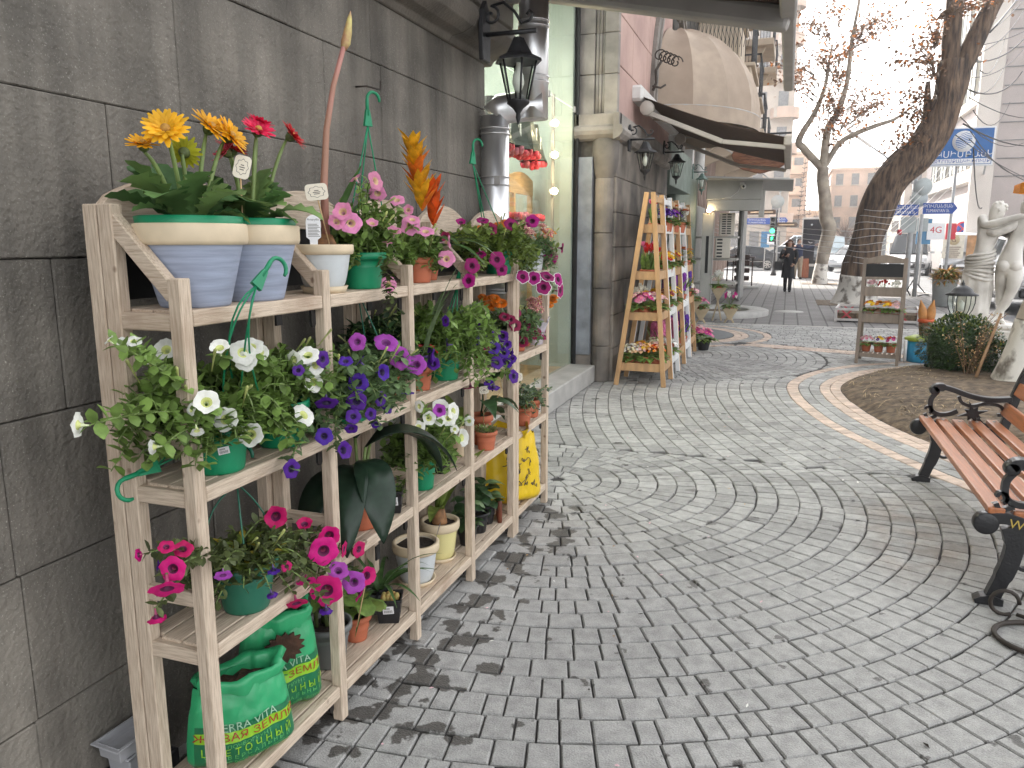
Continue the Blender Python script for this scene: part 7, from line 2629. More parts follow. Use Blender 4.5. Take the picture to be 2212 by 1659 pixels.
# tree bark
bk = M('bark', (0.17, 0.115, 0.078), 0.9, 0.3, 2.6, 1.0, 7, stretch=(5, 5, .7), col2=(0.045, 0.033, 0.027), coord='World')
N, L, bb = nodes(bk)
for nd in N:
 if nd.type == 'BUMP':
  nd.inputs['Distance'].default_value = .06
M('bark_pale', (0.36, 0.31, 0.25), 0.85, 0.2, 3.0, .5, 14, col2=(0.22, 0.19, 0.155), coord='World')
M('whitewash', (0.66, 0.63, 0.58), 0.9, 0.08, 5, 0.6, 22, col2=(0.20, 0.175, 0.15), coord='World', lo=.36, hi=.5)
def trunk(b, path, rad, n=16, lump=.10, seed=0.0, mi=0, ph=1.4):
 """gnarled trunk: path points, radii, noise-displaced rings"""
 pts = [V(p) for p in path]
 P_, R_ = [], []
 for i in range(len(pts) - 1):
  p0, p1, p2, p3 = pts[max(i - 1, 0)], pts[i], pts[i + 1], pts[min(i + 2, len(pts) - 1)]
  for j in range(5):
   t = j / 5
   P_.append(0.5 * ((2 * p1) + (p2 - p0) * t + (2 * p0 - 5 * p1 + 4 * p2 - p3) * t * t + (3 * p1 - p0 - 3 * p2 + p3) * t ** 3))
   R_.append(rad[i] + (rad[i + 1] - rad[i]) * t)
 P_.append(pts[-1])
 R_.append(rad[-1])
 vs = []
 for i, p in enumerate(P_):
  d = (P_[min(i + 1, len(P_) - 1)] - P_[max(i - 1, 0)]).normalized()
  u = V((1, 0, 0)) - d * d.x
  u.normalize()
  w_ = d.cross(u)
  for j in range(n):
   a = 2 * pi * j / n
   o = u * cos(a) + w_ * sin(a)
   k = 1 + lump * (noise.noise(V((o.x * 1.6, o.y * 1.6, p.z * ph + seed))) * 1.3 + .5 * noise.noise(V((o.x * 4, o.y * 4, p.z * .8 + seed))))
   vs.append(p + o * (R_[i] * k))
 fs = []
 for i in range(len(P_) - 1):
  for j in range(n):
   fs.append((i * n + j, i * n + (j + 1) % n, (i + 1) * n + (j + 1) % n, (i + 1) * n + j))
 fs.append([(len(P_) - 1) * n + j for j in range(n)])
 b.add(vs, fs, mi, True)
t = thing('leaning_tree', 'whitewashed tree trunk leaning right at the edge of the view', 'tree', (2.30, 9.25, .1))
b = MB()
trunk(b, [(0, 0, -.1), (.03, 0, .12), (.09, 0, .4), (.15, .0, .68)], [.24, .20, .185, .18], seed=3, lump=.2, n=22)
b.build('whitewashed_base', MATS['whitewash'], t)
b = MB()
trunk(b, [(.15, 0, .675), (.27, .02, 1.1), (.46, .05, 1.7), (.7, .1, 2.4), (.95, .2, 3.4), (1.1, .3, 4.6)], [.182, .176, .17, .16, .14, .11], seed=3)
b.build('trunk', MATS['bark_pale'], t)
b = MB()
for (p, q) in (((.95, .2, 3.4), (.3, .6, 4.8)), ((1.05, .3, 4.2), (2.0, .2, 5.4)), ((1.1, .3, 4.6), (1.0, 1.0, 6.2))):
 trunk(b, [p, tuple((V(p) + V(q)) / 2 + V((.05, 0, .1))), q], [.09, .06, .025], n=8, seed=p[0])
b.build('limb', MATS['bark_pale'], t)
# ---- big gnarled tree
leafM('leaf_autumn', (0.21, 0.13, 0.085), var=.3, isl=.5, tl=.35)
leafM('leaf_autumn_red', (0.42, 0.16, 0.05), var=.3, isl=.4, tl=.4)
def twig_leaves(b, lb, s_, e, r, ls, per):
 pts = bez(s_, s_.lerp(e, .5) + V((U(-.1, .1), 0, U(-.05, .2))), e, 6)
 b.tube(pts, [r, r * .85, r * .7, r * .55, r * .4, r * .3, r * .2], 4)
 for p in pts[2:]:
  for k in range(per):
   a = U(0, 6.28)
   q = p + V((random.gauss(0, .09), random.gauss(0, .09), random.gauss(0, .08)))
   lb.leaf(q, (cos(a), sin(a), U(-1, .3)), ls * U(.6, 1.2), ls * U(.6, 1.1), droop=U(0, 1.5), fold=U(-.3, .5), n=2, mi=0 if R() < .7 else 1, prof=[.35, 1, .25])
def autumn(lb, centres, sp, n, ls):
 for c in centres:
  for i in range(n):
   p = V(c) + V((random.gauss(0, sp), random.gauss(0, sp), random.gauss(0, sp * .8)))
   a = U(0, 6.28)
   lb.leaf(p, (cos(a), sin(a), U(-1, .4)), ls * U(.7, 1.2), ls * U(.7, 1.1), droop=U(0, 1.5), fold=U(-.3, .5), n=2, mi=0 if R() < .7 else 1, prof=[.35, 1, .25])
T0 = V((1.75, 22.2, 0))
lc = lambda x, z, y=22.2: (x - T0.x, y - T0.y, z)
t = thing('big_tree', 'big gnarled dark tree with whitewashed foot leaning over the pavement', 'tree', tuple(T0))
b = MB()
trunk(b, [(.02, 0, -.05), (.02, 0, .12), (.03, 0, .35), (.06, 0, .72)], [.66, .56, .50, .46], n=22, lump=.16, seed=1)
b.build('whitewashed_base', MATS['whitewash'], t)
b = MB()
trunk(b, [(.06, 0, .715), (.12, 0, 1.3), lc(1.95, 1.9), lc(2.17, 2.8), lc(2.62, 3.45), lc(3.02, 3.9), lc(3.33, 4.5), lc(3.48, 5.2), lc(3.52, 5.95)], [.45, .41, .39, .44, .45, .42, .38, .36, .34], n=22, lump=.16, seed=1)
b.build('trunk', bk, t)
b = MB()
trunk(b, [lc(3.46, 5.6), lc(3.42, 6.35), lc(3.42, 6.84), lc(3.38, 7.6), lc(3.2, 9)], [.23, .21, .19, .18, .14], n=14, lump=.12, seed=5)
b.build('limb', bk, t)
b = MB()
trunk(b, [lc(3.6, 5.6), lc(3.82, 6.1), lc(4.0, 6.6), lc(4.25, 7.24), lc(4.7, 8.3)], [.26, .24, .22, .19, .15], n=14, lump=.12, seed=8)
b.build('limb', bk, t)
b = MB()
trunk(b, [lc(2.95, 3.8), lc(3.05, 4.3), lc(3.02, 4.87), lc(3.0, 5.5)], [.12, .10, .09, .05], n=10, lump=.2, seed=2)
b.build('dead_branch', bk, t)
b = MB()
lb = MB()
for i in range(80):
 q = random.choice([(2.9, 6.6), (2.7, 5.3), (2.6, 4.8), (2.3, 6.2), (2.95, 5.9), (4.3, 7.3), (2.5, 4.2)])
 s_ = V(lc(3.1, q[1] - .3, 22.2 + U(-.3, .3)))
 e = V(lc(q[0] + U(-.4, .3), q[1] + U(-.3, .4), 22.2 + U(-.9, .9)))
 twig_leaves(b, lb, s_, e, .02, .095, 3)
kind(b.build('twigs', MATS['twig'], t), 'stuff')
autumn(lb, [lc(x, z, 22.2 + U(-.7, .7)) for x, z in ((2.87, 7.11), (2.6, 6.62), (2.93, 6.42), (2.71, 5.4), (2.85, 5.14), (2.58, 4.95), (2.84, 4.65), (2.25, 3.95), (2.19, 6.95), (2.27, 5.99), (4.37, 7.14), (4.07, 5.88), (2.52, 4.77), (2.51, 4.25), (2.7, 7.4), (3.0, 7.0))], .22, 10, .10)
kind(lb.build('leaves', [MATS['leaf_autumn'], MATS['leaf_autumn_red']], t), 'stuff')
# wire wound round the trunk with light strings going off to the left
b = MB()
for k in range(9):
 z = 1.05 + k * .17
 c = V(lc(1.87 + .03 * k + (.03 * max(0, k - 5)), z))
 b.tube([(c.x + .49 * cos(a), c.y + .49 * sin(a), z + .04 * sin(a * 2 + k)) for a in [i * .42 for i in range(16)]], .006, 4)
b.build('light_wire', MATS['white_metal'], t)
# ---- second tree
T1 = V((1.23, 32.3, 0))
ld = lambda x, z, y=32.3: (x - T1.x, y - T1.y, z)
t = thing('plane_tree', 'slim pale plane tree with few brown leaves beside the black poster stand', 'tree', tuple(T1))
b = MB()
trunk(b, [(0, 0, -.02), (0, 0, .3), (.03, 0, .78)], [.30, .26, .24], n=14, lump=.12, seed=2)
b.build('whitewashed_base', MATS['whitewash'], t)
b = MB()
trunk(b, [(.03, 0, .775), (.08, 0, 1.4), ld(1.42, 2.1), ld(1.30, 2.5), ld(1.2, 3.2), ld(1.06, 4.0), ld(1.06, 4.4)], [.245, .24, .27, .26, .235, .22, .22], n=14, lump=.12, seed=2)
trunk(b, [ld(1.42, 2.0), ld(1.60, 2.25)], [.16, .12], n=9, lump=.3, seed=4)
b.build('trunk', MATS['bark_pale'], t)
for path, rad in (([ld(1.06, 4.35), ld(1.12, 5.77), ld(1.4, 6.34), ld(1.66, 7.35), ld(1.73, 8.85), ld(1.88, 10.3), ld(1.95, 11.5)], [.17, .14, .12, .09, .07, .05, .03]),
     ([ld(1.03, 4.35), ld(.34, 5.09), ld(.13, 5.46), ld(.64, 6.45), ld(.92, 7.33), ld(1.0, 8.23), ld(1.08, 8.8)], [.16, .14, .13, .09, .07, .05, .03]),
     ([ld(1.15, 4.5), ld(1.55, 5.24), ld(2.09, 5.57), ld(2.8, 5.84), ld(3.4, 6.04), ld(4.0, 6.5)], [.12, .10, .09, .08, .06, .03])):
 b = MB()
 trunk(b, path, rad, n=8, lump=.08)
 b.build('limb', MATS['bark_pale'], t)
CL = [(1.57, 8.04), (.96, 8.31), (.26, 8.67), (-.16, 8.09), (1.21, 7.46), (.79, 6.95), (1.51, 6.91), (1.33, 6.3), (2.02, 6.42), (2.39, 9.61), (2.63, 9.37), (2.01, 9.01), (1.44, 8.8), (2.51, 7.22), (3.07, 6.89), (2.93, 6.44), (1.74, 5.74), (2.95, 9.77), (.73, 6.18), (-.5, 7.6), (-.9, 8.4), (.4, 9.6), (-.6, 9.9), (1.1, 10.2)]
b, lb = MB(), MB()
for x, z in CL:
 for k in range(8):
  s_ = V(ld(1.3 + (x - 1.3) * .35, z - .7 + U(-.3, .2)))
  e = V(ld(x + U(-.5, .5), z + U(-.4, .4), 32.3 + U(-1, 1)))
  twig_leaves(b, lb, s_, e, .018, .12, 3)
kind(b.build('twigs', MATS['bark_pale'], t), 'stuff')
autumn(lb, [ld(x + U(-.3, .3), z + U(-.3, .3), 32.3 + U(-1, 1)) for x, z in CL], .35, 10, .125)
kind(lb.build('leaves', [MATS['leaf_autumn'], MATS['leaf_autumn_red']], t), 'stuff')
# tree pits
for (c, d, lab) in (((1.75, 22.2), (1.9, 1.9), 'square soil pit at the foot of the big tree'), ((1.23, 32.3), (1.3, 1.3), 'square soil pit at the foot of the slim plane tree')):
 b = MB()
 b.box((0, 0, .004), (d[0], d[1], .012))
 o = b.build('tree_pit', MATS['soil'], None, loc=(c[0], c[1], .0))
 tag(o, lab, 'tree pit', 'tree pits in the pavement')
# ---- low planter box with red crosses
t = thing('planter_box', 'low white planter box with red cross lattice by the big tree', 'planter', (1.8, 17.4, 0), radians(-6))
M('old_white', (0.55, 0.52, 0.50), .7, .12, 10)
M('red_paint', (0.42, 0.05, 0.06), .6, .15, 10)
for (y, nm) in ((-.55, 'near'), (.55, 'far')):
 for z in (.05, .26):
  b = MB()
  b.box((0, y, z), (1.5, .04, .045))
  b.build('rail', MATS['old_white'], t)
 for x in (-.55, -.05, .45):
  b = MB()
  b.bar((x - .09, y, .07), (x + .09, y, .24), .03, .03, up=(0, 1, 0))
  b.bar((x - .09, y, .24), (x + .09, y, .07), .032, .028, up=(0, 1, 0))
  b.build('red_cross', MATS['red_paint'], t)
for x in (-.75, .75):
 for z in (.05, .26):
  b = MB()
  b.box((x, 0, z), (.04, 1.14, .045))
  b.build('rail', MATS['old_white'], t)
 b = MB()
 b.box((x, 0, .155), (.03, 1.06, .16))
 b.build('red_panel', MATS['red_paint'], t)
for x in (-.75, .75):
 for y in (-.55, .55):
  b = MB()
  b.box((x, y, .14), (.05, .05, .29))
  b.build('post', MATS['old_white'], t)
b = MB()
b.box((0, 0, .1), (1.44, 1.04, .16))
b.build('earth', MATS['soil'], t)
lb = MB()
for i in range(70):
 a = U(0, 6.28)
 lb.leaf((-.15 + U(-.1, .1), .1 + U(-.1, .1), .18), (cos(a), sin(a), U(.2, 1)), .16, .06, droop=1, n=3)
kind(lb.build('foliage', MATS['leaf_petunia'], t), 'stuff')
# ---- tall zinc bucket with orange grass
t = thing('zinc_planter', 'grey metal tub with bushy orange plant beside the sunlit patch', 'planter', (3.77, 21.95, 0))
b = MB()
b.lathe([(0, 0), (.22, 0), (.24, .02), (.29, .66), (.30, .68), (.28, .68), (.26, .6), (0, .58)], 24)
b.build('tub', M('dull_zinc', (0.34, 0.36, 0.355), .5, .12, 4), t)
lb = MB()
for i in range(700):
 a, u = U(0, 6.28), U(0, 1)
 lb.leaf((.16 * cos(a) * u, .16 * sin(a) * u, .62 + U(0, .25)), (cos(a) * U(.3, 1.2), sin(a), U(.1, 1.2)), U(.18, .36), .035, droop=1.0, fold=.3, n=3, mi=0 if R() < .65 else 1, prof=[.5, 1, .8, .1])
kind(lb.build('foliage', [leafM('leaf_orange', (.42, .20, .025), tl=.3), MATS['leaf_lime']], t), 'stuff')
# ---- crossed-plank low frame near the tub
t = thing('plank_frame', 'grey plank panel with crossed battens lying between tub and bush', 'panel', (2.75, 18.1, 0), -.12)
b = MB()
b.box((0, 0, .012), (1.5, 2.6, .024))
b.build('board', MATS['concrete'], t)
for (p, q) in (((-.6, -1.2, .03), (-.45, 1.2, .03)), ((-.1, -1.2, .03), (-.15, 1.2, .03)), ((.2, -1.2, .03), (.55, 1.2, .03))):
 b = MB()
 b.bar(p, q, .03, .012)
 b.build('groove_batten', MATS['grey_metal'], t)
# ================================================================ STATUE
M('marble', (0.72, 0.69, 0.64), 0.6, 0.08, 2.5, 0.25, 20, col2=(0.42, 0.39, 0.35), coord='World', lo=.3, hi=.6)
def skin(name, verts, edges, mat, parent, sub=2, roots=(0,), smooth_=True):
 """one continuous body grown over a skeleton: verts are (x, y, z, rx, ry)"""
 me = bpy.data.meshes.new(name)
 me.from_pydata([v[:3] for v in verts], edges, [])
 me.materials.append(mat)
 o = bpy.data.objects.new(name, me)
 COL.objects.link(o)
 o.parent = parent
 md = o.modifiers.new('skin', 'SKIN')
 md.use_smooth_shade = True
 for i, v in enumerate(verts):
  sv = me.skin_vertices[0].data[i]
  sv.radius = (v[3], v[4] if len(v) > 4 else v[3])
  sv.use_root = i in roots
 sb_ = o.modifiers.new('sub', 'SUBSURF')
 sb_.levels = sb_.render_levels = sub
 return o
st = thing('statue', 'pale stone statue of two embracing figures on a plinth behind the bush', 'statue', (2.78, 12.5, 0), radians(-13))
b = MB()
b.box((.0, 0, .2), (.98, .7, .40))
b.box((.0, 0, .43), (.86, .6, .06))
b.build('plinth', MATS['marble'], st, bev=.02)
ZB = .46
K = .00141
def zz(X, Y, d, r, r2=None):
 return ((X - 745) * K, d, ZB + (1480 - Y) * K, r * 1.28, (r2 if r2 else r) * 1.28)
# left figure: facing us, arms round the partner
A = [zz(585, 900, 0, .135, .11), zz(610, 770, 0, .11, .09), zz(625, 640, 0, .125, .10), zz(640, 540, 0, .125, .09), zz(665, 470, 0, .055), zz(690, 400, -.01, .085), zz(702, 320, -.01, .08), zz(705, 275, -.01, .04),
  zz(580, 520, 0, .062), zz(572, 420, -.04, .052), zz(600, 510, -.13, .047), zz(720, 480, -.20, .044), zz(850, 440, -.17, .038), zz(920, 420, -.12, .03),
  zz(740, 540, .05, .055), zz(830, 610, .14, .05), zz(940, 640, .12, .04), zz(1000, 655, -.02, .03)]
skin('figure', A, [(0, 1), (1, 2), (2, 3), (3, 4), (4, 5), (5, 6), (6, 7), (3, 8), (8, 9), (9, 10), (10, 11), (11, 12), (12, 13), (3, 14), (14, 15), (15, 16), (16, 17)], MATS['marble'], st)
# right figure: seen from behind
B_ = [zz(850, 860, .0, .125, .11), zz(862, 740, .0, .10, .085), zz(885, 620, .02, .115, .09), zz(915, 500, .02, .13, .085), zz(945, 425, .02, .055), zz(945, 360, .03, .085), zz(950, 290, .03, .08), zz(955, 255, .03, .04),
  zz(985, 470, .02, .06), zz(1010, 560, .06, .05), zz(960, 610, .14, .043), zz(860, 570, .18, .04),
  zz(850, 500, -.02, .058), zz(790, 545, -.16, .05), zz(690, 590, -.17, .043), zz(630, 575, -.10, .035),
  zz(895, 960, -.02, .10, .095), zz(900, 1080, -.03, .075), zz(875, 1180, -.03, .055), zz(840, 1290, .0, .055), zz(775, 1400, .03, .034), zz(735, 1455, .0, .034), zz(690, 1472, -.05, .024),
  zz(800, 960, .05, .095), zz(800, 1090, .06, .07), zz(800, 1180, .06, .054), zz(815, 1290, .08, .052), zz(815, 1400, .09, .033), zz(820, 1455, .08, .034), zz(860, 1474, .0, .024)]
skin('figure', B_, [(0, 1), (1, 2), (2, 3), (3, 4), (4, 5), (5, 6), (6, 7), (3, 8), (8, 9), (9, 10), (10, 11), (3, 12), (12, 13), (13, 14), (14, 15), (0, 16), (16, 17), (17, 18), (18, 19), (19, 20), (20, 21), (21, 22), (0, 23), (23, 24), (24, 25), (25, 26), (26, 27), (27, 28), (28, 29)], MATS['marble'], st)
b = MB()
for (X, Y, d) in ((895, 905, -.075), (800, 905, -.065)):
 c = zz(X, Y, d, 1)
 b.lathe([(0, -.085), (.05, -.072), (.08, -.03), (.085, .02), (.06, .07), (0, .09)], 14, c[:3])
b.build('hips', MATS['marble'], st)
b = MB()
for (X, Y, d, fx) in ((705, 345, -.01, -1), (955, 320, .03, 1)):
 c = V(zz(X, Y, d, 1)[:3])
 for i in range(46):
  dv = V((random.gauss(0, 1), random.gauss(0, 1) + .4 * (1 if fx < 0 else -1), random.gauss(0, 1) + .5)).normalized()
  if dv.z < -.35:
   continue
  if fx < 0 and dv.y < -.45 and dv.z < .5:
   continue
  p = c + dv * .088
  b.lathe([(0, -.022), (.016, -.015), (.022, 0), (.016, .015), (0, .022)], 6, p)
b.build('curled_hair', MATS['marble'], st)
# face of the left figure: brow, nose, lips
b = MB()
c = V(zz(690, 360, -.01, 1)[:3])
f = V((.25, -1, 0)).normalized()
sx = V((1, .25, 0)).normalized()
b.tube([c + f * .088 + V((0, 0, .02)), c + f * .105 + V((0, 0, -.012)), c + f * .09 + V((0, 0, -.022))], [.008, .012, .008], 6)
for s_ in (-1, 1):
 b.tube([c + f * .086 + sx * .012 * s_ + V((0, 0, .026)), c + f * .08 + sx * .045 * s_ + V((0, 0, .026))], .008, 5)
 b.lathe([(0, -.008), (.011, 0), (0, .008)], 6, c + f * .08 + sx * .028 * s_ + V((0, 0, .010)))
b.tube([c + f * .086 + sx * -.018 + V((0, 0, -.042)), c + f * .094 + V((0, 0, -.041)), c + f * .086 + sx * .018 + V((0, 0, -.042))], .008, 5)
b.build('face', MATS['marble'], st)
# drapery: folded hip wrap and long pleated skirt
b = MB()
n = 40
rows_ = []
for i in range(19):
 f = i / 18
 Y = 800 + 670 * f
 X = 590 - 25 * f
 w_ = .155 + .02 * sin(f * 3) + .045 * f
 row = []
 for j in range(n):
  a = 2 * pi * j / n
  pl = .013 * sin(a * 9 + 1.2 * sin(f * 4)) * min(1, f * 3) + .008 * sin(a * 17 + f * 3) * f
  row.append(((X - 745) * K + (w_ + pl) * cos(a) * 1.0, (.125 + .03 * f + pl) * sin(a), ZB + (1480 - Y) * K))
 rows_.append(row)
vs = [p for r_ in rows_ for p in r_]
fs = [(i * n + j, i * n + (j + 1) % n, (i + 1) * n + (j + 1) % n, (i + 1) * n + j)[::-1] for i in range(18) for j in range(n)]
b.add(vs, fs, 0, True)
b.build('skirt', MATS['marble'], st)
b = MB()
for k in range(8):
 z = ZB + (1480 - (770 + k * 33)) * K
 tilt = .05 - .012 * k
 b.tube([((590 - 745) * K + (.165 + .004 * (k % 3)) * cos(a), .145 * sin(a), z + tilt * cos(a) + .012 * sin(2 * a + k) - .03 * abs(sin(a / 2 + 2.3))) for a in [2 * pi * i / 24 for i in range(25)]], .020 + .004 * (k % 2), 7, cap=False)
b.build('drapery_folds', MATS['marble'], st)
# ================================================================ STREET BEYOND
def car(label, loc, rz, paint, kind_='sedan', name='parked_car', group='cars on the street'):
 """car along local +X (front); body lofted from side-profile sections, cabin, glass, wheels, lamps"""
 t = thing(name, label, 'car' if kind_ != 'van' else 'van', loc, rz, group)
 if kind_ == 'sedan':
  L_, W_, H_ = 4.7, 1.8, 1.45
  low = [(-2.35, .55, .92), (-2.2, .32, 1.02), (-1.5, .24, 1.04), (-.5, .22, .96), (.8, .22, .95), (1.5, .24, .90), (2.15, .3, .78), (2.35, .42, .62)]
  cab = [(-1.75, 1.0), (-1.05, 1.38), (-.2, 1.45), (.35, 1.42), (1.25, .93)]
 elif kind_ == 'suv':
  L_, W_, H_ = 4.8, 1.9, 1.8
  low = [(-2.4, .5, 1.1), (-2.3, .35, 1.15), (-1.5, .3, 1.15), (0, .28, 1.12), (1.0, .3, 1.1), (1.6, .32, 1.06), (2.25, .38, .95), (2.4, .5, .7)]
  cab = [(-2.3, 1.1), (-2.1, 1.68), (-.5, 1.8), (.35, 1.76), (1.15, 1.1)]
 else:
  L_, W_, H_ = 5.0, 1.95, 2.1
  low = [(-2.5, .4, 1.2), (-2.45, .3, 1.25), (-1, .26, 1.2), (.8, .26, 1.15), (1.6, .3, 1.1), (2.3, .36, .95), (2.5, .45, .7)]
  cab = [(-2.48, 1.2), (-2.42, 2.0), (-1.5, 2.1), (.7, 2.08), (1.9, 1.1)]
 pm = M('car_' + paint, dict(black=(.012, .012, .014), white=(.72, .72, .73), silver=(.42, .44, .47), dark=(.05, .055, .065), pale=(.50, .60, .66))[paint], .22, .03, 3, metal=.1, spec=.6)
 gm_ = MATS['dark_glass']
 n = 8
 b = MB()
 secs = []
 for x, z0, z1 in low:
  k = 1 - .16 * max(0, abs(x) / (L_ / 2) - .7) / .3
  hw = W_ / 2 * k
  zm = (z0 + z1) / 2
  secs.append([(x, -hw * .9, z0), (x, -hw, z0 + .12), (x, -hw, zm), (x, -hw * .97, z1 - .06), (x, -hw * .86, z1), (x, hw * .86, z1), (x, hw * .97, z1 - .06), (x, hw, zm), (x, hw, z0 + .12), (x, hw * .9, z0)])
 m = len(secs[0])
 vs = [p for s_ in secs for p in s_]
 fs = [(i * m + j, i * m + (j + 1) % m, (i + 1) * m + (j + 1) % m, (i + 1) * m + j) for i in range(len(secs) - 1) for j in range(m)]
 fs += [list(range(m)), list(range((len(secs) - 1) * m, len(secs) * m))[::-1]]
 b.add(vs, fs, 0, True)
 b.build('body', pm, t)
 b = MB()
 secs = []
 base = lambda x: next((low[i][2] + (low[i + 1][2] - low[i][2]) * (x - low[i][0]) / (low[i + 1][0] - low[i][0]) for i in range(len(low) - 1) if low[i][0] <= x <= low[i + 1][0]), 1)
 for x, z in cab:
  zb = base(x) - .03
  z = max(z, zb + .02)
  f = (z - zb) / (H_ - 1.0)
  hb, ht = W_ / 2 * .9, W_ / 2 * (.9 - .2 * min(1, f))
  secs.append([(x, -hb, zb), (x, -ht, z - .05 * f), (x, -ht * .85, z), (x, ht * .85, z), (x, ht, z - .05 * f), (x, hb, zb)])
 m = 6
 vs = [p for s_ in secs for p in s_]
 fs, mi = [], []
 for i in range(len(secs) - 1):
  for j in range(m - 1):
   fs.append((i * m + j, i * m + j + 1, (i + 1) * m + j + 1, (i + 1) * m + j))
   mi.append(1 if (j in (0, 4)) or i in (0, len(secs) - 2) else 0)
 if kind_ == 'van':
  mi = [(0 if (fs[k][0] // m) < 2 and q == 1 else q) for k, q in enumerate(mi)]
 b.v, b.f, b.m, b.s = [tuple(p) for p in vs], [list(f) for f in fs], mi, [False] * len(fs)
 b.build('cabin', [pm, gm_], t, bev=.02)
 for px_ in (-.35, .55):
  for s_ in (-1, 1):
   b = MB()
   b.bar((px_, s_ * W_ / 2 * .91, base(px_)), (px_ - .05, s_ * W_ / 2 * .72, H_ - .06), .05, .03)
   b.build('door_pillar', pm, t)
 for x in (-L_ / 2 * .61, L_ / 2 * .62):
  for s_ in (-1, 1):
   b = MB()
   b.lathe([(.0, -.1), (.31, -.1), (.335, -.06), (.335, .06), (.31, .1), (.22, .1), (.2, .06), (0, .06)], 22, M_=Matrix.Translation((x, s_ * (W_ / 2 - .08), .335)) @ frame((0, s_, 0)))
   wh = b.build('wheel', MATS['plastic_black'], t)
   b = MB()
   for k in range(7):
    a = 2 * pi * k / 7
    b.bar((0, 0, .075), (.2 * cos(a), .2 * sin(a), .085), .05, .02)
   b.lathe([(.2, .06), (.22, .105), (.20, .1)], 22)
   b.add([], [])
   for i_ in range(len(b.v)):
    b.v[i_] = tuple((Matrix.Translation((x, s_ * (W_ / 2 - .08), .335)) @ frame((0, s_, 0))) @ V(b.v[i_]))
   b.build('rim', MATS['bolt'], wh)
 for s_ in (-1, 1):
  b = MB()
  b.box((-L_ / 2 + .12, s_ * W_ / 2 * .72, .86 if kind_ == 'sedan' else 1.0), (.16, .36, .17))
  b.build('tail_light', M('tail_red', (.45, .015, .02), .25, .1), t, bev=.03)
  b = MB()
  b.box((L_ / 2 - .14, s_ * W_ / 2 * .7, .68 if kind_ == 'sedan' else .85), (.16, .38, .15))
  b.build('headlight', M('lamp_clear', (.7, .72, .74), .1, .05), t, bev=.03)
  b = MB()
  b.box((.9, s_ * (W_ / 2 + .06), 1.0 if kind_ == 'sedan' else 1.15), (.16, .2, .12))
  b.build('mirror', pm, t, bev=.03)
  b = MB()
  b.box((-.1, s_ * W_ / 2 * 1.003, .5), (3.0, .01, .025))
  b.build('chrome_strip', MATS['bolt'], t)
 for x in (-L_ / 2 + .02, L_ / 2 - .02):
  b = MB()
  b.box((x, 0, .5), (.12, W_ * .82, .2))
  b.build('bumper', pm if kind_ == 'sedan' else MATS['plastic_black'], t, bev=.04)
  b = MB()
  b.box((x + (.07 if x > 0 else -.07), 0, .58), (.012, .52, .11))
  b.build('number_plate', MATS['label_white'], t)
 return t
car('black sedan with bright alloy wheels crossing behind the kiosk, red tail lamp', (-2.6, 49.6, -.05), pi + .04, 'black')
car('white sedan half hidden behind the black sedan', (-.2, 53.2, -.05), pi, 'white', group='cars on the street')
car('pale blue van top behind the man at the poster stand', (1.0, 56.0, -.05), pi, 'pale', 'van', name='parked_van')
car('white car between the slim tree and the big tree', (3.2, 56.5, -.05), -2.2, 'white')
car('silver grey car turning beside the big tree', (3.6, 48.6, -.05), -1.9, 'silver')
car('white people carrier facing us behind the chalkboard stand', (6.0, 45.0, -.05), -1.75, 'white', 'van')
car('white sport utility vehicle at the right edge behind the statue', (5.75, 22.6, -.05), -pi / 2, 'white', 'suv')
vn = car('white delivery van with printed rear doors beyond the metal tub', (8.2, 43.2, -.05), 1.35, 'white', 'van', name='delivery_van')
# advertising panel printed on the back of the van
b = MB()
b.box((-2.54, .45, 1.45), (.02, .86, 1.1))
b.build('printed_door', M('ad_cream', (.66, .62, .52), .6, .1, 6), vn)
b = MB()
b.box((-2.54, -.48, 1.4), (.02, .8, 1.1))
b.build('printed_door', M('ad_brown', (.42, .22, .09), .6, .3, 4), vn)
b = MB()
b.lathe([(0, 0), (.24, 0), (.24, .01), (0, .01)], 24, M_=Matrix.Translation((-2.55, .45, 1.75)) @ frame((-1, 0, 0)))
b.build('round_logo', M('ad_gold', (.5, .40, .24), .6, .1), vn)
text('G', .3, M('ad_ink', (.12, .05, .02), .6), vn, basis((0, -1, 0), (0, 0, 1), (-2.575, .45, 1.75)))
for k in range(6):
 b = MB()
 b.box((-2.556, .45, 1.42 - k * .09), (.01, .62 - .1 * (k % 3), .035))
 b.build('print_line', MATS['ad_ink'], vn)
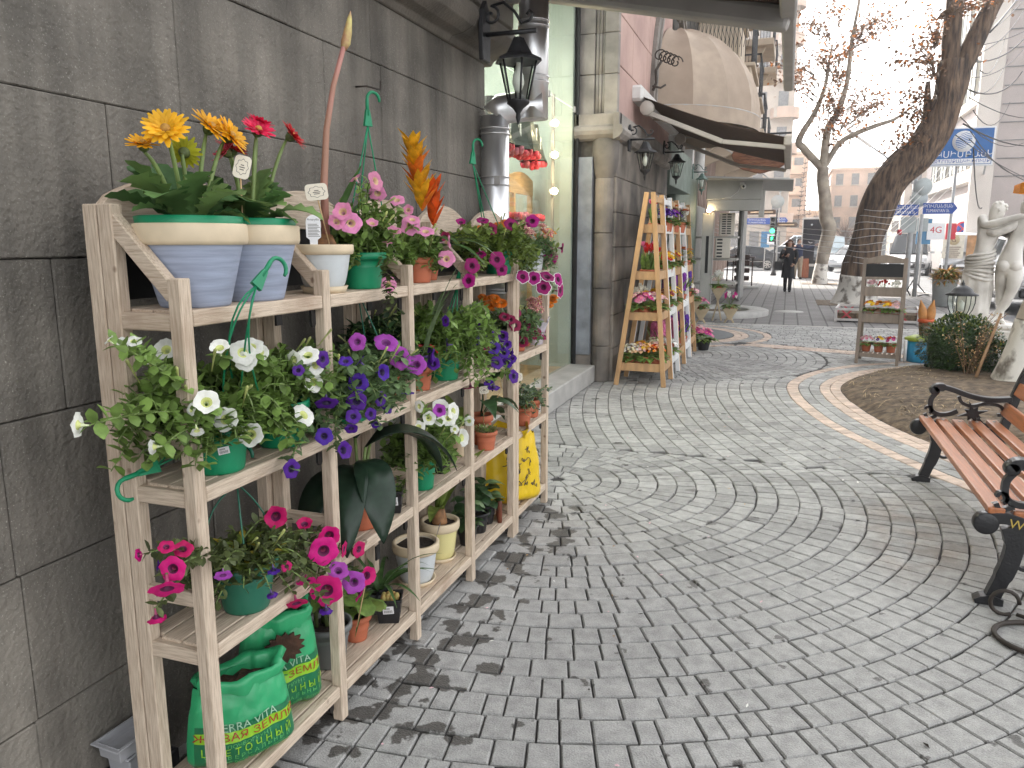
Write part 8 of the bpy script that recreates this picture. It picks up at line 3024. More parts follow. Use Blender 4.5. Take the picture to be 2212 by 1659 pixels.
# ---- people
M('skin_tone', (.48, .29, .21), .6, .06, 8)
M('coat_black', (.013, .013, .016), .85, .2, 12, .2, 40)
M('navy_knit', (.02, .03, .075), .9, .15, 20)
M('khaki', (.32, .26, .19), .9, .12, 10)
M('hair_brown', (.10, .045, .025), .7, .3, 20)
M('hair_black', (.02, .016, .014), .6, .2, 20)
M('tights', (.03, .026, .028), .7, .1)
def head(t, x, y, z, yaw, hair, long_=False, name='hair'):
 c, s_ = cos(yaw), sin(yaw)
 b = MB()
 for (dx, dz, r_) in ((.095, -.005, .016), (.09, .01, .012)):
  b.lathe([(0, -r_), (r_ * .8, -r_ * .5), (r_ * .7, r_ * .4), (0, r_ * 1.4)], 8, (x + c * dx, y + s_ * dx, z + dz - .02))
 b.build('nose', MATS['skin_tone'], t)
 b = MB()
 for sd in (-1, 1):
  p = V((x + c * .086 - s_ * .032 * sd, y + s_ * .086 + c * .032 * sd, z + .015))
  b.lathe([(0, -.007), (.012, 0), (0, .007)], 8, p)
 b.build('eye', MATS['ink'], t)
 b = MB()
 b.tube([(x + c * .083 - s_ * .022, y + s_ * .083 + c * .022, z - .058), (x + c * .092, y + s_ * .092, z - .056), (x + c * .083 + s_ * .022, y + s_ * .083 - c * .022, z - .058)], .007, 5)
 b.build('mouth', M('lips', (.35, .10, .09), .6), t)
 b = MB()
 n, m = 16, 10
 vs = []
 for i in range(m + 1):
  th = pi * .62 * i / m
  for j in range(n):
   a = 2 * pi * j / n
   r_ = .103
   lon = cos(a)
   drop = 1 if lon < .35 else .55
   th2 = th * drop
   vs.append((x + c * (r_ * sin(th2) * cos(a) - .012) - s_ * r_ * .9 * sin(th2) * sin(a), y + s_ * (r_ * sin(th2) * cos(a) - .012) + c * r_ * .9 * sin(th2) * sin(a), z + .025 + r_ * 1.12 * cos(th2)))
 fs = [(i * n + j, i * n + (j + 1) % n, (i + 1) * n + (j + 1) % n, (i + 1) * n + j) for i in range(m) for j in range(n)]
 b.add(vs, fs, 0, True)
 if long_:
  for sd in (-1, 1):
   b.tube([(x - c * .04 - s_ * .085 * sd, y - s_ * .04 + c * .085 * sd, z + .06), (x - c * .03 - s_ * .10 * sd, y - s_ * .03 + c * .10 * sd, z - .06), (x - s_ * .095 * sd, y + c * .095 * sd, z - .18)], [.03, .035, .02], 7)
  b.tube([(x - c * .07, y - s_ * .07, z + .05), (x - c * .085, y - s_ * .085, z - .08), (x - c * .08, y - s_ * .08, z - .19)], [.06, .07, .04], 8)
 b.build(name, hair, t)
def hand(parent_t, p, d, name='hand'):
 b = MB()
 p, d = V(p), V(d).normalized()
 sd = d.cross(V((0, 1, .2))).normalized()
 vs_ = [(*p, .026, .018), (*(p + d * .05), .038, .017), (*(p + d * .085), .036, .015)]
 ed = [(0, 1), (1, 2)]
 o = skin(name, vs_, ed, MATS['skin_tone'], parent_t, 1)
 for k, (off, ln) in enumerate(((-.028, .062), (-.009, .075), (.010, .07), (.028, .055))):
  q = p + d * .08 + sd * off
  b.tube([q, q + d * ln * .55, q + d * ln * .85 + sd.cross(d) * ln * .45], [.0085, .008, .006], 6)
 q = p + d * .03 + sd * -.034
 b.tube([q, q + d * .03 - sd * .022, q + d * .06 - sd * .024], [.010, .009, .007], 6)
 b.build('finger', MATS['skin_tone'], o)
t = thing('person', 'woman in long black coat with dark bag walking towards us on the brick pavement', 'person', (.04, 26.8, 0), 0)
Z = [(0, 0, .92, .13, .10), (0, 0, 1.15, .12, .095), (0, 0, 1.33, .135, .09), (0, 0, 1.42, .055), (0, -.015, 1.50, .06), (0, -.02, 1.565, .088, .10), (0, -.01, 1.645, .05),
  (-.175, 0, 1.345, .062), (-.235, .0, 1.12, .05), (-.13, -.17, 1.12, .04), (.175, 0, 1.345, .062), (.225, .02, 1.10, .05), (.17, -.12, .92, .042),
  (-.085, 0, .85, .10), (-.075, .05, .48, .065), (-.07, .10, .10, .042), (-.07, .0, .04, .036), (.085, 0, .85, .10), (.075, -.09, .48, .065), (.07, -.06, .10, .042), (.07, -.17, .04, .036)]
E_ = [(0, 1), (1, 2), (2, 3), (3, 4), (4, 5), (5, 6), (2, 7), (7, 8), (8, 9), (2, 10), (10, 11), (11, 12), (0, 13), (13, 14), (14, 15), (15, 16), (0, 17), (17, 18), (18, 19), (19, 20)]
skin('body', Z, E_, MATS['skin_tone'], t)
b = MB()
rings = [(.45, .22, .17), (.6, .205, .165), (.8, .185, .15), (.95, .17, .13), (1.08, .155, .12), (1.2, .165, .125), (1.32, .185, .12), (1.40, .13, .10), (1.445, .075, .075)]
n = 22
vs = [(w_ * cos(2 * pi * j / n), d_ * sin(2 * pi * j / n) * (1 + .06 * sin(3 * 2 * pi * j / n)), z) for z, w_, d_ in rings for j in range(n)]
b.add(vs, [(i * n + j, i * n + (j + 1) % n, (i + 1) * n + (j + 1) % n, (i + 1) * n + j) for i in range(len(rings) - 1) for j in range(n)], 0, True)
b.tube([(-.16, 0, 1.36), (-.225, .01, 1.22), (-.245, .0, 1.10), (-.18, -.12, 1.10), (-.115, -.185, 1.13)], [.075, .07, .065, .058, .052], 10)
b.tube([(.16, 0, 1.36), (.22, .01, 1.22), (.235, .02, 1.08), (.20, -.07, .98), (.17, -.13, .91)], [.075, .07, .065, .058, .052], 10)
b.build('coat', MATS['coat_black'], t)
b = MB()
for sx_, ky, fy in ((-.075, .05, .05), (.075, -.09, -.12)):
 b.tube([(sx_, 0, .55), (sx_, ky, .46), (sx_, fy + .03, .26), (sx_, fy, .10)], [.085, .07, .06, .048], 9)
b.build('tights', MATS['tights'], t)
for sx_, fy in ((-.072, .05), (.072, -.12)):
 b = MB()
 b.tube([(sx_, fy, .30), (sx_, fy, .12), (sx_, fy - .01, .05)], [.058, .052, .055], 9)
 b.tube([(sx_, fy + .03, .04), (sx_, fy - .08, .035), (sx_, fy - .16, .025)], [.04, .042, .028], 8)
 b.build('boot', MATS['coat_black'], t)
hand(t, (-.11, -.19, 1.135), (.6, -.3, .5))
hand(t, (.17, -.14, .90), (-.5, -.6, -.4))
head(t, 0, -.02, 1.565, -pi / 2, MATS['hair_brown'], True)
b = MB()
b.prism([(-.13, .70), (.13, .70), (.12, .98), (-.12, .98)], 'y', -.06, .06, M_=Matrix.Translation((-.31, .03, 0)))
b.tube([(-.36, .03, .97), (-.27, .0, 1.2), (-.16, .0, 1.42), (-.08, .06, 1.44)], .012, 5)
bg_ = b.build('shoulder_bag', M('bag_leather', (.02, .018, .02), .45, .2, 10), None, loc=(.04, 26.8, 0), bev=.02)
tag(bg_, 'black shoulder bag hanging from the walking woman', 'bag')
t = thing('person', 'man in navy sweater and khaki trousers pointing at the black poster stand', 'person', (.42, 36.2, 0), .15)
Z = [(0, 0, .95, .15, .11), (0, 0, 1.18, .14, .10), (0, 0, 1.38, .165, .10), (0, 0, 1.49, .06), (.01, 0, 1.56, .065), (.02, 0, 1.64, .09, .105), (.015, 0, 1.73, .05),
  (-.2, 0, 1.40, .065), (-.25, .02, 1.14, .052), (-.22, -.06, .92, .04), (.2, 0, 1.41, .065), (.44, -.03, 1.36, .052), (.66, -.05, 1.47, .04),
  (-.1, 0, .88, .11), (-.11, 0, .48, .075), (-.12, .03, .10, .048), (-.12, -.09, .04, .04), (.1, 0, .88, .11), (.11, .02, .48, .075), (.12, .04, .10, .048), (.15, -.08, .04, .04)]
skin('body', Z, E_, MATS['skin_tone'], t)
b = MB()
rings = [(.93, .185, .135), (1.0, .19, .14), (1.2, .19, .135), (1.36, .215, .13), (1.45, .15, .105), (1.51, .08, .08)]
vs = [(w_ * cos(2 * pi * j / n), d_ * sin(2 * pi * j / n), z) for z, w_, d_ in rings for j in range(n)]
b.add(vs, [(i * n + j, i * n + (j + 1) % n, (i + 1) * n + (j + 1) % n, (i + 1) * n + j) for i in range(len(rings) - 1) for j in range(n)], 0, True)
b.tube([(.17, 0, 1.42), (.3, -.01, 1.39), (.44, -.03, 1.36), (.56, -.04, 1.42), (.64, -.05, 1.46)], [.085, .075, .07, .06, .052], 10)
b.tube([(-.18, 0, 1.42), (-.24, .01, 1.28), (-.26, .02, 1.13), (-.235, -.04, .96)], [.085, .075, .068, .055], 10)
b.build('sweater', MATS['navy_knit'], t)
b = MB()
for sx_ in (-1, 1):
 b.tube([(sx_ * .09, 0, .98), (sx_ * .10, 0, .85), (sx_ * .11, .01, .48), (sx_ * .12, .03, .08)], [.125, .12, .095, .085], 11)
b.build('trousers', MATS['khaki'], t)
for sx_ in (-.12, .14):
 b = MB()
 b.tube([(sx_, .07, .045), (sx_, -.05, .045), (sx_ + .02, -.17, .032)], [.045, .05, .034], 8)
 b.build('shoe', MATS['coat_black'], t)
hand(t, (.66, -.05, 1.475), (.8, -.05, .35))
hand(t, (-.22, -.06, .93), (.05, -.1, -1))
head(t, .02, 0, 1.64, -.6, MATS['hair_black'])
# another head seen just behind her
# ---- black poster stand, bin, traffic light with direction boards
t = thing('poster_stand', 'black illuminated poster stand with pale frame by the kerb', 'advertising stand', (1.0, 37.3, 0), -.25)
b = MB()
b.box((0, 0, 1.6), (.95, .18, 2.15))
b.build('cabinet', MATS['white_metal'], t, bev=.02)
b = MB()
b.box((0, -.095, 1.62), (.82, .02, 1.95))
b.build('poster', M('poster_black', (.02, .022, .03), .3, .5, 2.0), t)
b = MB()
b.box((.25, -.108, 1.25), (.26, .006, .9))
b.build('poster_picture', M('poster_pic', (.30, .33, .36), .5, .5, 5, col2=(.06, .06, .07)), t)
b = MB()
b.lathe([(0, 0), (.05, 0), (.03, .12), (0, .16)], 8, M_=Matrix.Translation((-.05, -.108, 2.36)) @ frame((0, -1, 0)))
b.tube([(-.15, -.11, 1.62), (-.08, -.11, 1.56), (.02, -.11, 1.58)], .014, 5)
b.build('poster_emblem', MATS['label_white'], t)
b = MB()
b.box((0, 0, .27), (.8, .14, .54))
b.build('foot', M('foot_grey', (.09, .10, .10), .6, .1), t)
t = thing('litter_bin', 'reddish brown wooden litter bin beside the poster stand', 'bin', (.72, 37.4, 0))
for k in range(14):
 a = 2 * pi * k / 14
 b = MB()
 b.box((.24 * cos(a), .24 * sin(a), .45), (.03, .10, .84), rz=a)
 b.build('slat', M('bin_wood', (.34, .11, .05), .6, .15, 8, stretch=(6, 6, .8)), t)
b = MB()
b.lathe([(0, .03), (.22, .03), (.22, .85), (.25, .87), (.25, .9), (0, .9)], 18)
b.build('liner', MATS['brown_metal'], t)
t = thing('traffic_light', 'traffic light on fluted black post showing green', 'traffic light', (-.62, 39.6, 0))
b = MB()
b.lathe([(0, 0), (.14, 0), (.13, .1), (.08, .2), (.09, .5), (.06, .7), (.045, .9), (.04, 3.1), (0, 3.1)], 12)
b.build('post', MATS['iron'], t)
b = MB()
b.box((-.16, -.05, 2.4), (.26, .22, .8))
b.build('housing', M('tl_grey', (.16, .17, .17), .6, .1), t, bev=.02)
for z, c in ((2.65, 0), (2.4, 0), (2.13, 1)):
 b = MB()
 b.lathe([(0, .02), (.09, .01), (.1, 0)], 14, M_=Matrix.Translation((-.16, -.165, z)) @ frame((0, -1, 0)))
 b.build('lens', M('lens_green', (.02, .8, .2), .4, 0, emit=(.02, 1, .25, 4)) if c else MATS['plastic_black'], t)
 b = MB()
 b.lathe([(.105, 0), (.105, .12)], 14, M_=Matrix.Translation((-.16, -.165, z)) @ frame((0, -1, 0)), a0=.2, a1=pi - .2)
 b.build('visor', MATS['tl_grey'], t)
b = MB()
b.box((-.16, -.05, 1.75), (.26, .2, .28))
b.build('countdown_box', MATS['plastic_black'], t)
text('F', .24, MATS['lens_green'], t, basis((1, 0, 0), (0, 0, 1), (-.16, -.16, 1.75)))
M('sign_brown', (.09, .06, .045), .6, .15, 6)
for (z, x0, x1, ar) in ((3.02, -1.35, -.05, -1), (2.42, .02, .9, 1)):
 b = MB()
 tip = x0 - .1 if ar < 0 else x1 + .1
 pts = [(x0, z - .11), (x1, z - .11), (x1, z + .11), (x0, z + .11)]
 pts = [(x0, z - .11), (x1, z - .11)] + ([(tip, z)] if ar > 0 else []) + [(x1, z + .11), (x0, z + .11)] + ([(tip, z)] if ar < 0 else [])
 b.prism(pts, 'y', -.03, .01)
 b.build('direction_board', MATS['sign_brown'], t)
 b = MB()
 b.box(((x0 + x1) / 2, -.034, z), (abs(x1 - x0) * .8, .004, .05))
 b.build('board_print', MATS['pot_cream'], t)
t = thing('road_sign', 'back of a triangular and a round road sign above the traffic light', 'sign', (-.55, 41.5, 0))
b = MB()
b.tube([(0, 0, 0), (0, 0, 4.7)], .035, 7)
b.build('post', MATS['grey_metal'], t)
M('sign_back', (.42, .46, .46), .5, .08, 6)
b = MB()
b.prism([(-.42, 4.75), (.42, 4.75), (0, 4.0)], 'y', -.05, -.035)
b.build('give_way_plate', MATS['sign_back'], t)
b = MB()
b.lathe([(0, 0), (.32, 0), (.32, .015), (0, .015)], 24, M_=Matrix.Translation((-.1, -.045, 3.6)) @ frame((0, -1, 0)))
b.build('round_plate', MATS['sign_back'], t)
# far street name signs and 4G flag on the left
M('sign_blue', (.03, .085, .36), .5, .06, 5)
M('print_white', (.75, .76, .78), .5, .02)
M('four_red', (.55, .03, .05), .5, .04)
def street_sign(loc, w_, h_, label, lines, arrow=1):
 t = thing('street_sign', label, 'sign', loc, 0, 'blue street name signs')
 b = MB()
 x = w_ / 2
 pts = [(-x, -h_ / 2), (x, -h_ / 2)] + ([(x + h_ * .4, 0)] if arrow > 0 else []) + [(x, h_ / 2), (-x, h_ / 2)] + ([(-x - h_ * .4, 0)] if arrow < 0 else [])
 b.prism(pts, 'y', -.02, .02)
 b.build('plate', MATS['sign_blue'], t)
 for k, s_ in enumerate(lines):
  text(s_, h_ * .42, MATS['print_white'], t, basis((1, 0, 0), (0, 0, 1), (0, -.024, h_ * (.2 - .42 * k))), sx=min(1.0, w_ / (len(s_) * h_ * .3)))
 return t
street_sign((-1.75, 46, 2.75), 1.5, .34, 'far left blue street name sign near the traffic light', ['ԹՈՒՄԱՆՅԱՆ', 'TUMANYAN St.'], -1)
street_sign((-.65, 46, 2.78), .8, .34, 'small blue street name sign just left of the traffic light', ['ԹՈՒՄԱՆՅԱՆ', 'TUMANYAN'], 1)
def four_g(loc, k, label):
 t = thing('phone_sign', label, 'sign', loc, 0, 'blue and white phone signs')
 b = MB()
 b.box((-.35 * k, .04, 0), (.5 * k, .06, .95 * k))
 b.build('blue_panel', M('panel_blue', (.06, .20, .36), .5, .06), t)
 b = MB()
 b.box((.05 * k, 0, 0), (.6 * k, .05, .62 * k), rz=.05)
 b.build('white_panel', MATS['print_white'], t)
 text('4G', .34 * k, MATS['four_red'], t, basis((1, .05, 0), (0, 0, 1), (.05 * k, -.03, .05 * k)))
 b = MB()
 b.box((-.35 * k, .08, -1.3 * k), (.06, .06, 2.6 * k))
 b.build('post', MATS['grey_metal'], t)
 return t
four_g((-.95, 47, 1.75), .95, 'small 4G phone sign left of the traffic light')
f4 = four_g((5.22, 33.5, 2.0), 1.0, 'large 4G phone sign behind the chalkboard stand')
b = MB()
b.box((.56, .03, 0), (.34, .05, .6))
b.build('red_panel', MATS['four_red'], f4)
# ---- poles and signs on the right
t = thing('sign_pole', 'grey pole with backs of round road signs above the chalkboard stand', 'pole', (3.72, 28.3, 0))
b = MB()
b.lathe([(0, 0), (.10, 0), (.085, 1.5), (.07, 3.6), (0, 3.6)], 12)
b.build('post', M('pole_grey', (.36, .37, .38), .5, .1), t)
for (x, z) in ((.25, 3.35), (.15, 2.98)):
 b = MB()
 b.lathe([(0, 0), (.27, 0), (.27, .015), (0, .015)], 22, M_=Matrix.Translation((x, -.08, z)) @ frame((.3, -1, 0)))
 b.build('round_plate', MATS['sign_back'], t)
b = MB()
b.box((-.1, -.05, 2.15), (.45, .1, .5))
b.box((.32, -.04, 2.15), (.32, .1, .42))
b.build('switch_box', MATS['sign_back'], t)
b = MB()
b.lathe([(0, 0), (.09, .02), (.09, .1)], 10, M_=Matrix.Translation((-.28, -.1, 1.92)) @ frame((-1, -.3, 0)))
b.build('red_lamp', MATS['four_red'], t)
street_sign((3.45, 28.15, 2.62), .85, .34, 'blue street name sign left of the grey pole', ['ԹՈՒՄԱՆՅԱՆ', 'TUMANYAN St.'], -1)
street_sign((4.42, 28.15, 2.66), .85, .34, 'blue street name sign pointing right from the grey pole', ['ԹՈՒՄԱՆՅԱՆ', 'TUMANYAN St.'], 1)
t = thing('thin_pole', 'thin leaning pipe with cable coil at its foot by the kerb', 'pole', (3.62, 25.6, 0))
b = MB()
b.lathe([(0, 0), (.06, 0), (.055, 2.4), (0, 2.4)], 10)
b.build('post', MATS['pole_grey'], t)
b = MB()
b.tube([(.1, 0, .02), (.3, .3, .05), (.6, .9, .02), (.5, 1.5, .03), (-.05, 0, .5), (-.2, 0, .2), (-.1, 0, .02)], .02, 5)
b.build('cable', MATS['plastic_black'], t)
t = thing('no_stopping_sign', 'round blue sign with red cross beyond the statue', 'sign', (8.1, 44, 0))
b = MB()
b.tube([(0, 0, 0), (0, 0, 2.6)], .03, 6)
b.build('post', MATS['pole_grey'], t)
b = MB()
b.lathe([(0, 0), (.36, 0), (.36, .02), (0, .02)], 24, M_=Matrix.Translation((0, -.04, 2.25)) @ frame((-.1, -1, 0)))
b.build('plate', MATS['sign_blue'], t)
b = MB()
for k in range(24):
 a0, a1 = 2 * pi * k / 24, 2 * pi * (k + 1) / 24
 b.add([(.36 * cos(a0), -.068, 2.25 + .36 * sin(a0)), (.36 * cos(a1), -.068, 2.25 + .36 * sin(a1)), (.28 * cos(a1), -.068, 2.25 + .28 * sin(a1)), (.28 * cos(a0), -.068, 2.25 + .28 * sin(a0))], [(0, 1, 2, 3)])
b.bar((-.2, -.07, 2.05), (.2, -.07, 2.45), .06, .006, up=(0, 1, 0))
b.bar((-.2, -.072, 2.45), (.2, -.072, 2.05), .06, .006, up=(0, 1, 0))
b.build('red_cross', MATS['four_red'], t)
# ---- bank building and its blue sign
M('bank_stone', (.44, .385, .365), .85, .06, 1.2, .1, 12, coord='World')
M('bank_light', (.62, .57, .52), .85, .06, 1.2)
M('blind', (.58, .57, .50), .7, .1, 3, stretch=(8, 8, .3))
bk_ = thing('bank_building', 'tall mauve stone building with pale corner strip behind the statue on the right', 'building', (7.7, 42, 0))
b = MB()
b.box((7.4, 8.5, 8.5), (13.4, 17, 17))
b.build('wall', MATS['bank_stone'], bk_)
b = MB()
b.box((.55, -.05, 8.5), (.9, .3, 17))
b.build('corner_strip', MATS['bank_light'], bk_, bev=.02)
b = MB()
b.box((.62, 7.5, 2.0), (.3, 15, 4.0))
b.box((.5, 7.5, 4.75), (.6, 15.2, .6))
b.box((.6, 7.5, 8.4), (.3, 15.2, .5))
b.build('plinth_band', MATS['bank_light'], bk_, bev=.02)
for f in range(4):
 for k in range(5):
  w_ = MB()
  w_.box((.63, 1.6 + k * 2.8, 2.9 + f * 3.3), (.16, 1.9, 1.9))
  wn = w_.build('window', MATS['blind'], bk_)
  w_ = MB()
  for yy in (-.95, 0, .95):
   w_.box((.54, 1.6 + k * 2.8 + yy, 2.9 + f * 3.3), (.05, .08, 1.95))
  w_.box((.54, 1.6 + k * 2.8, 3.87 + f * 3.3), (.05, 1.98, .08))
  w_.build('window_frame', MATS['tl_grey'], wn)
for k in range(16):
 b = MB()
 b.box((7.4, -.02, 4.6 + k * .8), (12.6, .06, .03))
 b.build('wall_joint', MATS['tl_grey'], bk_)
for k in range(4):
 b = MB()
 b.box((2.2 + k * 1.4, -.05, 1.6), (1.0, .1, 2.2))
 b.build('shop_window', MATS['dark_glass'], bk_)
t = thing('bank_sign', 'large blue and white bank sign with a striped globe and Armenian lettering', 'sign', (5.15, 30.0, 4.72))
ang = radians(2)
b = MB()
b.box((0, 0, 0), (2.06, .14, 1.24))
b.build('frame', MATS['print_white'], t, bev=.01)
b = MB()
b.box((0, -.075, .0), (1.96, .012, 1.14))
b.build('panel', M('bank_blue', (.012, .115, .36), .45, .04, 4), t)
b = MB()
b.box((0, -.085, -.47), (1.92, .008, .17))
b.build('lower_strip', MATS['print_white'], t)
b = MB()
gx, gz, gr_ = .12, .17, .34
b.lathe([(0, 0), (gr_, 0), (gr_, .008), (0, .008)], 36, M_=Matrix.Translation((gx, -.083, gz)) @ frame((0, -1, 0)))
b.build('globe', MATS['print_white'], t)
b = MB()
for k in range(9):
 v = -.235 + k * .058
 hw = sqrt(max(0.0, .25 ** 2 - v ** 2)) * .97
 if hw < .03:
  continue
 m = 14
 th = .007 + .011 * (1 - abs(v) / .25)
 for i in range(m):
  u0, u1 = -hw + 2 * hw * i / m, -hw + 2 * hw * (i + 1) / m
  f_ = lambda u: v + .05 * sin(u / .25 * 2.2) + .03
  b.add([(gx + u0, -.0925, gz + f_(u0) - th), (gx + u1, -.0925, gz + f_(u1) - th), (gx + u1, -.0925, gz + f_(u1) + th), (gx + u0, -.0925, gz + f_(u0) + th)], [(0, 1, 2, 3)])
b.build('globe_stripes', MATS['bank_blue'], t)
text('ՀԷԿՍԻՄԲԱՆԿ', .30, MATS['print_white'], t, basis((1, 0, 0), (0, 0, 1), (0.0, -.086, -.25)), sx=.98)
text('ԳԱԶՊՐՈՄԲԱՆԿԻ ԽՈՒՄԲ', .155, MATS['sign_blue'], t, basis((1, 0, 0), (0, 0, 1), (0, -.092, -.47)), sx=.95)
b = MB()
b.bar((.9, .1, 0), (3.2, 12, 0), .08, .08)
b.tube([(.0, .1, -.62), (.0, .1, -4.7)], .05, 8)
b.build('support', MATS['pole_grey'], t)
# ---- orange parasol at the right edge
t = thing('parasol', 'orange cafe parasol edge at the right side of the view', 'parasol', (5.22, 18.2, .12))
b = MB()
n = 8
vs = [(0, 0, 3.05)]
for j in range(n):
 a = 2 * pi * j / n + .3
 vs.append((1.05 * cos(a), 1.05 * sin(a), 2.62))
for j in range(n):
 a = 2 * pi * j / n + .3
 vs.append((1.06 * cos(a), 1.06 * sin(a), 2.42 + .05 * (j % 2)))
fs = [(0, 1 + j, 1 + (j + 1) % n) for j in range(n)] + [(1 + j, 9 + j, 9 + (j + 1) % n, 1 + (j + 1) % n) for j in range(n)]
b.add(vs, fs)
b.build('canopy', leafM('canopy_orange', (.72, .27, .02), var=.1, isl=.1, tl=.3, rough=.8), t)
b = MB()
b.tube([(0, 0, 0), (0, 0, 3.05)], .03, 8)
for j in range(n):
 a = 2 * pi * j / n + .3
 b.tube([(0, 0, 2.95), (1.03 * cos(a), 1.03 * sin(a), 2.6)], .012, 4)
b.build('pole', MATS['tl_grey'], t)
# ---- far buildings across the street
M('wall_orange', (.60, .45, .36), .85, .1, .8, .1, 6)
M('wall_tan', (.56, .49, .42), .85, .1, .8, .1, 6)
M('wall_pale', (.56, .50, .44), .85, .08, .8)
M('wall_grey', (.40, .38, .36), .85, .08, .8)
M('far_window', (.20, .20, .20), .2, .2)
def block(label, loc, w_, d_, h_, mat, fl, cols, balc=0, top=None, face='y'):
 t = thing('far_building', label, 'building', loc, 0, 'buildings across the street')
 b = MB()
 b.box((0, d_ / 2, h_ / 2), (w_, d_, h_))
 b.box((0, d_ / 2, h_ + .15), (w_ + .3, d_ + .3, .3))
 b.build('wall', MATS[mat], t)
 for f in range(fl):
  for c in range(cols):
   x = -w_ / 2 + w_ * (c + .5) / cols
   z = h_ * (f + .6) / fl
   q = MB()
   q.box((x, -.02, z), (w_ / cols * .46, .12, h_ / fl * .5))
   wn = q.build('window', MATS['far_window'], t)
   q = MB()
   q.box((x, -.10, z - h_ / fl * .28), (w_ / cols * .55, .2, .1))
   q.build('sill', MATS['wall_pale'], wn)
   if balc and c % balc == 0:
    q = MB()
    q.box((x, -.5, z - h_ / fl * .36), (w_ / cols * .8, 1.0, .9))
    q.build('balcony', MATS[mat], t)
  q = MB()
  for y_ in range(3):
   q.box((-w_ / 2 - .02, d_ * (y_ + .5) / 3, h_ * (f + .6) / fl), (.12, d_ / 6, h_ / fl * .45))
  kind(q.build('side_windows', MATS['far_window'], t), 'stuff')
 return t
block('orange apartment block with rounded balconies far behind the traffic light', (-1.5, 92, 0), 6, 16, 11, 'wall_orange', 5, 3, 2)
tw = block('tall tan tower block far left of the slim tree', (-3.0, 74, 0), 5.4, 10, 27, 'wall_tan', 9, 3, 2)
for k in range(7):
 b = MB()
 b.lathe([(1.2, 0), (1.25, .9), (1.2, .9)], 16, (2.0, 0, 3.2 + k * 3))
 b.build('rounded_balcony', MATS['wall_orange'], tw)
block('orange building with grid windows behind the big tree', (7.4, 96, 0), 6.5, 14, 9.5, 'wall_orange', 4, 4)
block('grey flat roofed building beyond the big tree', (12.6, 100, 0), 9, 14, 8.5, 'wall_grey', 3, 5)
block('cream stone building with many windows far down the right street', (13.5, 72, 0), 9.5, 24, 7.5, 'wall_pale', 4, 6)
block('brown building low behind the parked cars', (1.5, 112, 0), 9, 10, 5.5, 'wall_tan', 2, 5)
# winter tree far behind
for (x, y, h, lab) in ((3.0, 88, 6.0, 'bare brownish tree far behind the poster stand'), (5.2, 84, 4.6, 'second bare brownish tree far behind the big tree')):
 t = thing('bare_tree', lab, 'tree', (x, y, 0), 0, 'bare trees far down the street')
 b = MB()
 trunk(b, [(0, 0, 0), (.05, 0, h * .25), (0, 0, h * .5)], [.2, .16, .1], n=7)
 b.build('trunk', MATS['bark_pale'], t)
 b = MB()
 for i in range(110):
  a, el = U(0, 6.28), U(.2, 1.4)
  s_ = V((0, 0, h * U(.25, .5)))
  e = s_ + V((cos(a) * cos(el), sin(a) * cos(el), sin(el))) * h * U(.25, .5)
  b.tube(bez(s_, s_.lerp(e, .5) + V((0, 0, .3)), e, 4), [.05, .035, .025, .015, .01], 3)
 kind(b.build('twigs', M('far_twig', (.24, .16, .12), .9, .2), t), 'stuff')
# hanging street garlands of little hooks over the crossing
for i, (x, y, z0, z1) in enumerate(((.55, 62, 3.2, 7.6), (.95, 62, 3.2, 7.0), (1.3, 62, 3.6, 6.6), (7.0, 80, 4.2, 9.2), (7.6, 80, 4.2, 9.4), (8.2, 80, 4.2, 10.4), (8.7, 80, 4.2, 9.2))):
 t = thing('street_garland', ['left garland of the group above the traffic light', 'middle garland of the group above the traffic light', 'right garland of the group above the traffic light', 'leftmost garland right of the slim tree', 'second garland right of the slim tree', 'tallest garland right of the slim tree', 'rightmost garland right of the slim tree'][i] + ', dark hooks on a wire', 'garland', (x, y, 0), 0, 'dark garlands hung over the street')
 b = MB()
 b.tube([(0, 0, z0), (.25, 0, z1)], .018, 4)
 b.build('wire', MATS['wire'], t)
 b = MB()
 k = int((z1 - z0) / .32)
 for j in range(k):
  z = z0 + (z1 - z0) * j / k
  xx = .25 * j / k
  b.tube([(xx - .16, 0, z + .08), (xx, 0, z), (xx + .16, 0, z + .1)], .035, 4)
 kind(b.build('hooks', MATS['wire'], t), 'stuff')
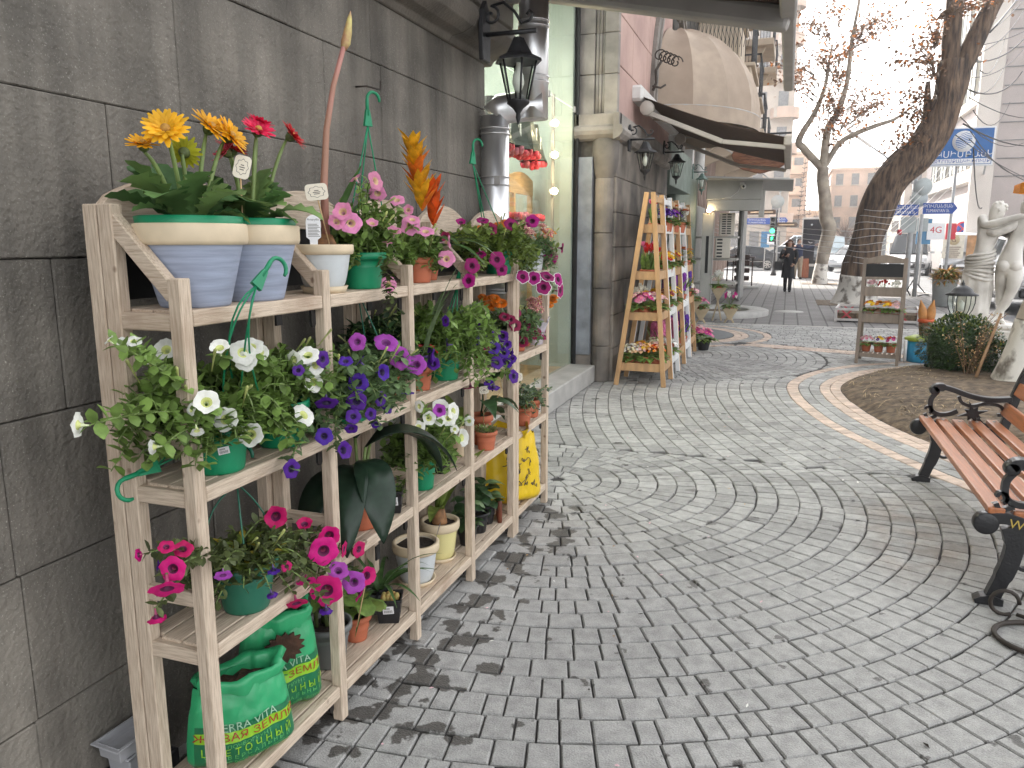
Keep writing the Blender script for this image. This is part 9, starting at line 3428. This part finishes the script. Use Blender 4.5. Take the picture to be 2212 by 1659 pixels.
# ---- overhead cables between the tree and the bank building
WORDS = 'first second third fourth fifth sixth seventh eighth ninth tenth eleventh twelfth thirteenth fourteenth fifteenth sixteenth seventeenth'.split()
for i in range(17):
 a = V((3.9 + U(-.2, .4), 22.6, 6.6 - i * .17 + U(-.1, .1)))
 e = V((8.2 + U(0, 3.5), 41.8, 14.5 - i * .72 + U(-.6, .6)))
 b = MB()
 b.tube(bez(a, a.lerp(e, .5) - V((0, 0, .5 + U(0, .8))), e, 10), .012 if i % 4 else .022, 4)
 o = b.build('overhead_cable', MATS['wire'], None)
 tag(o, 'black overhead cable from big tree to mauve building, ' + WORDS[i] + ' from the top', 'cable', 'overhead cables at the upper right')
for i in range(5):
 a = V((1.9 + .05 * i, 22.0, 1.2 + .16 * i))
 e = V((7.5, 40.0, 5.2 + .45 * i))
 l_ = V((-6.5, 34 + i, 3.2 + .1 * i))
 b = MB()
 b.tube(bez(l_, l_.lerp(a, .5) - V((0, 0, .6)), a, 8) + bez(a, a.lerp(e, .5) - V((0, 0, .6)), e, 8)[1:], .008, 4)
 o = b.build('light_string', MATS['white_metal'], None)
 tag(o, ['lowest', 'second lowest', 'middle', 'second highest', 'highest'][i] + ' pale light string stretched across the big tree trunk', 'light string', 'pale light strings on the big tree')
t = thing('street_lamp', 'pale street lamp arm behind the big tree', 'street lamp', (4.2, 40, 0))
b = MB()
b.tube([(0, 0, 0), (0, 0, 5.2), (-.3, 0, 5.5), (-1.0, 0, 6.0)], [.09, .07, .05, .04], 8)
b.build('post', MATS['pole_grey'], t)
b = MB()
b.bar((-.9, 0, 5.92), (-2.0, 0, 6.75), .28, .12)
b.build('lamp_head', MATS['white_metal'], t, bev=.04)
# ---- fallen petals and bits on the paving
lb = MB()
for i in range(70):
 x, y = U(-1.25, .9), U(1.6, 7.5)
 if R() < .6:
  x = U(-1.25, -.3)
 a = U(0, 6.28)
 lb.leaf((x, y, .006), (cos(a), sin(a), .1), U(.012, .028), U(.008, .016), droop=U(-.2, .4), fold=U(-.2, .5), n=2, mi=random.randrange(4))
kind(lb.build('fallen_petals', [fmat('white'), fmat('palepink'), MATS['leaf_dry'], MATS['potting_soil']], pavement), 'stuff')
t = thing('wall_hook', 'small rusty iron hook in the stone wall right of the tall stem', 'hook', (-1.75, 2.98, 2.24))
b = MB()
b.tube([(0, -.02, 0), (.05, -.02, 0), (.055, .09, .005), (.055, .095, .04)], .004, 5)
b.build('hook', MATS['rust_iron'], t)
# ---- volume added to pale the far street like overexposure: haze
hz = MB()
hz.box((0, 60, 14), (300, 180, 30.4))
vm = bpy.data.materials.new('glare_veil')
vm.use_nodes = True
N, L = vm.node_tree.nodes, vm.node_tree.links
N.clear()
o_ = N.new('ShaderNodeOutputMaterial')
pv_ = N.new('ShaderNodeVolumePrincipled')
pv_.inputs['Color'].default_value = (.95, .96, 1, 1)
pv_.inputs['Density'].default_value = .0014
pv_.inputs['Anisotropy'].default_value = .4
L.new(pv_.outputs[0], o_.inputs['Volume'])
kind(hz.build('glare_veil', vm), 'stuff')
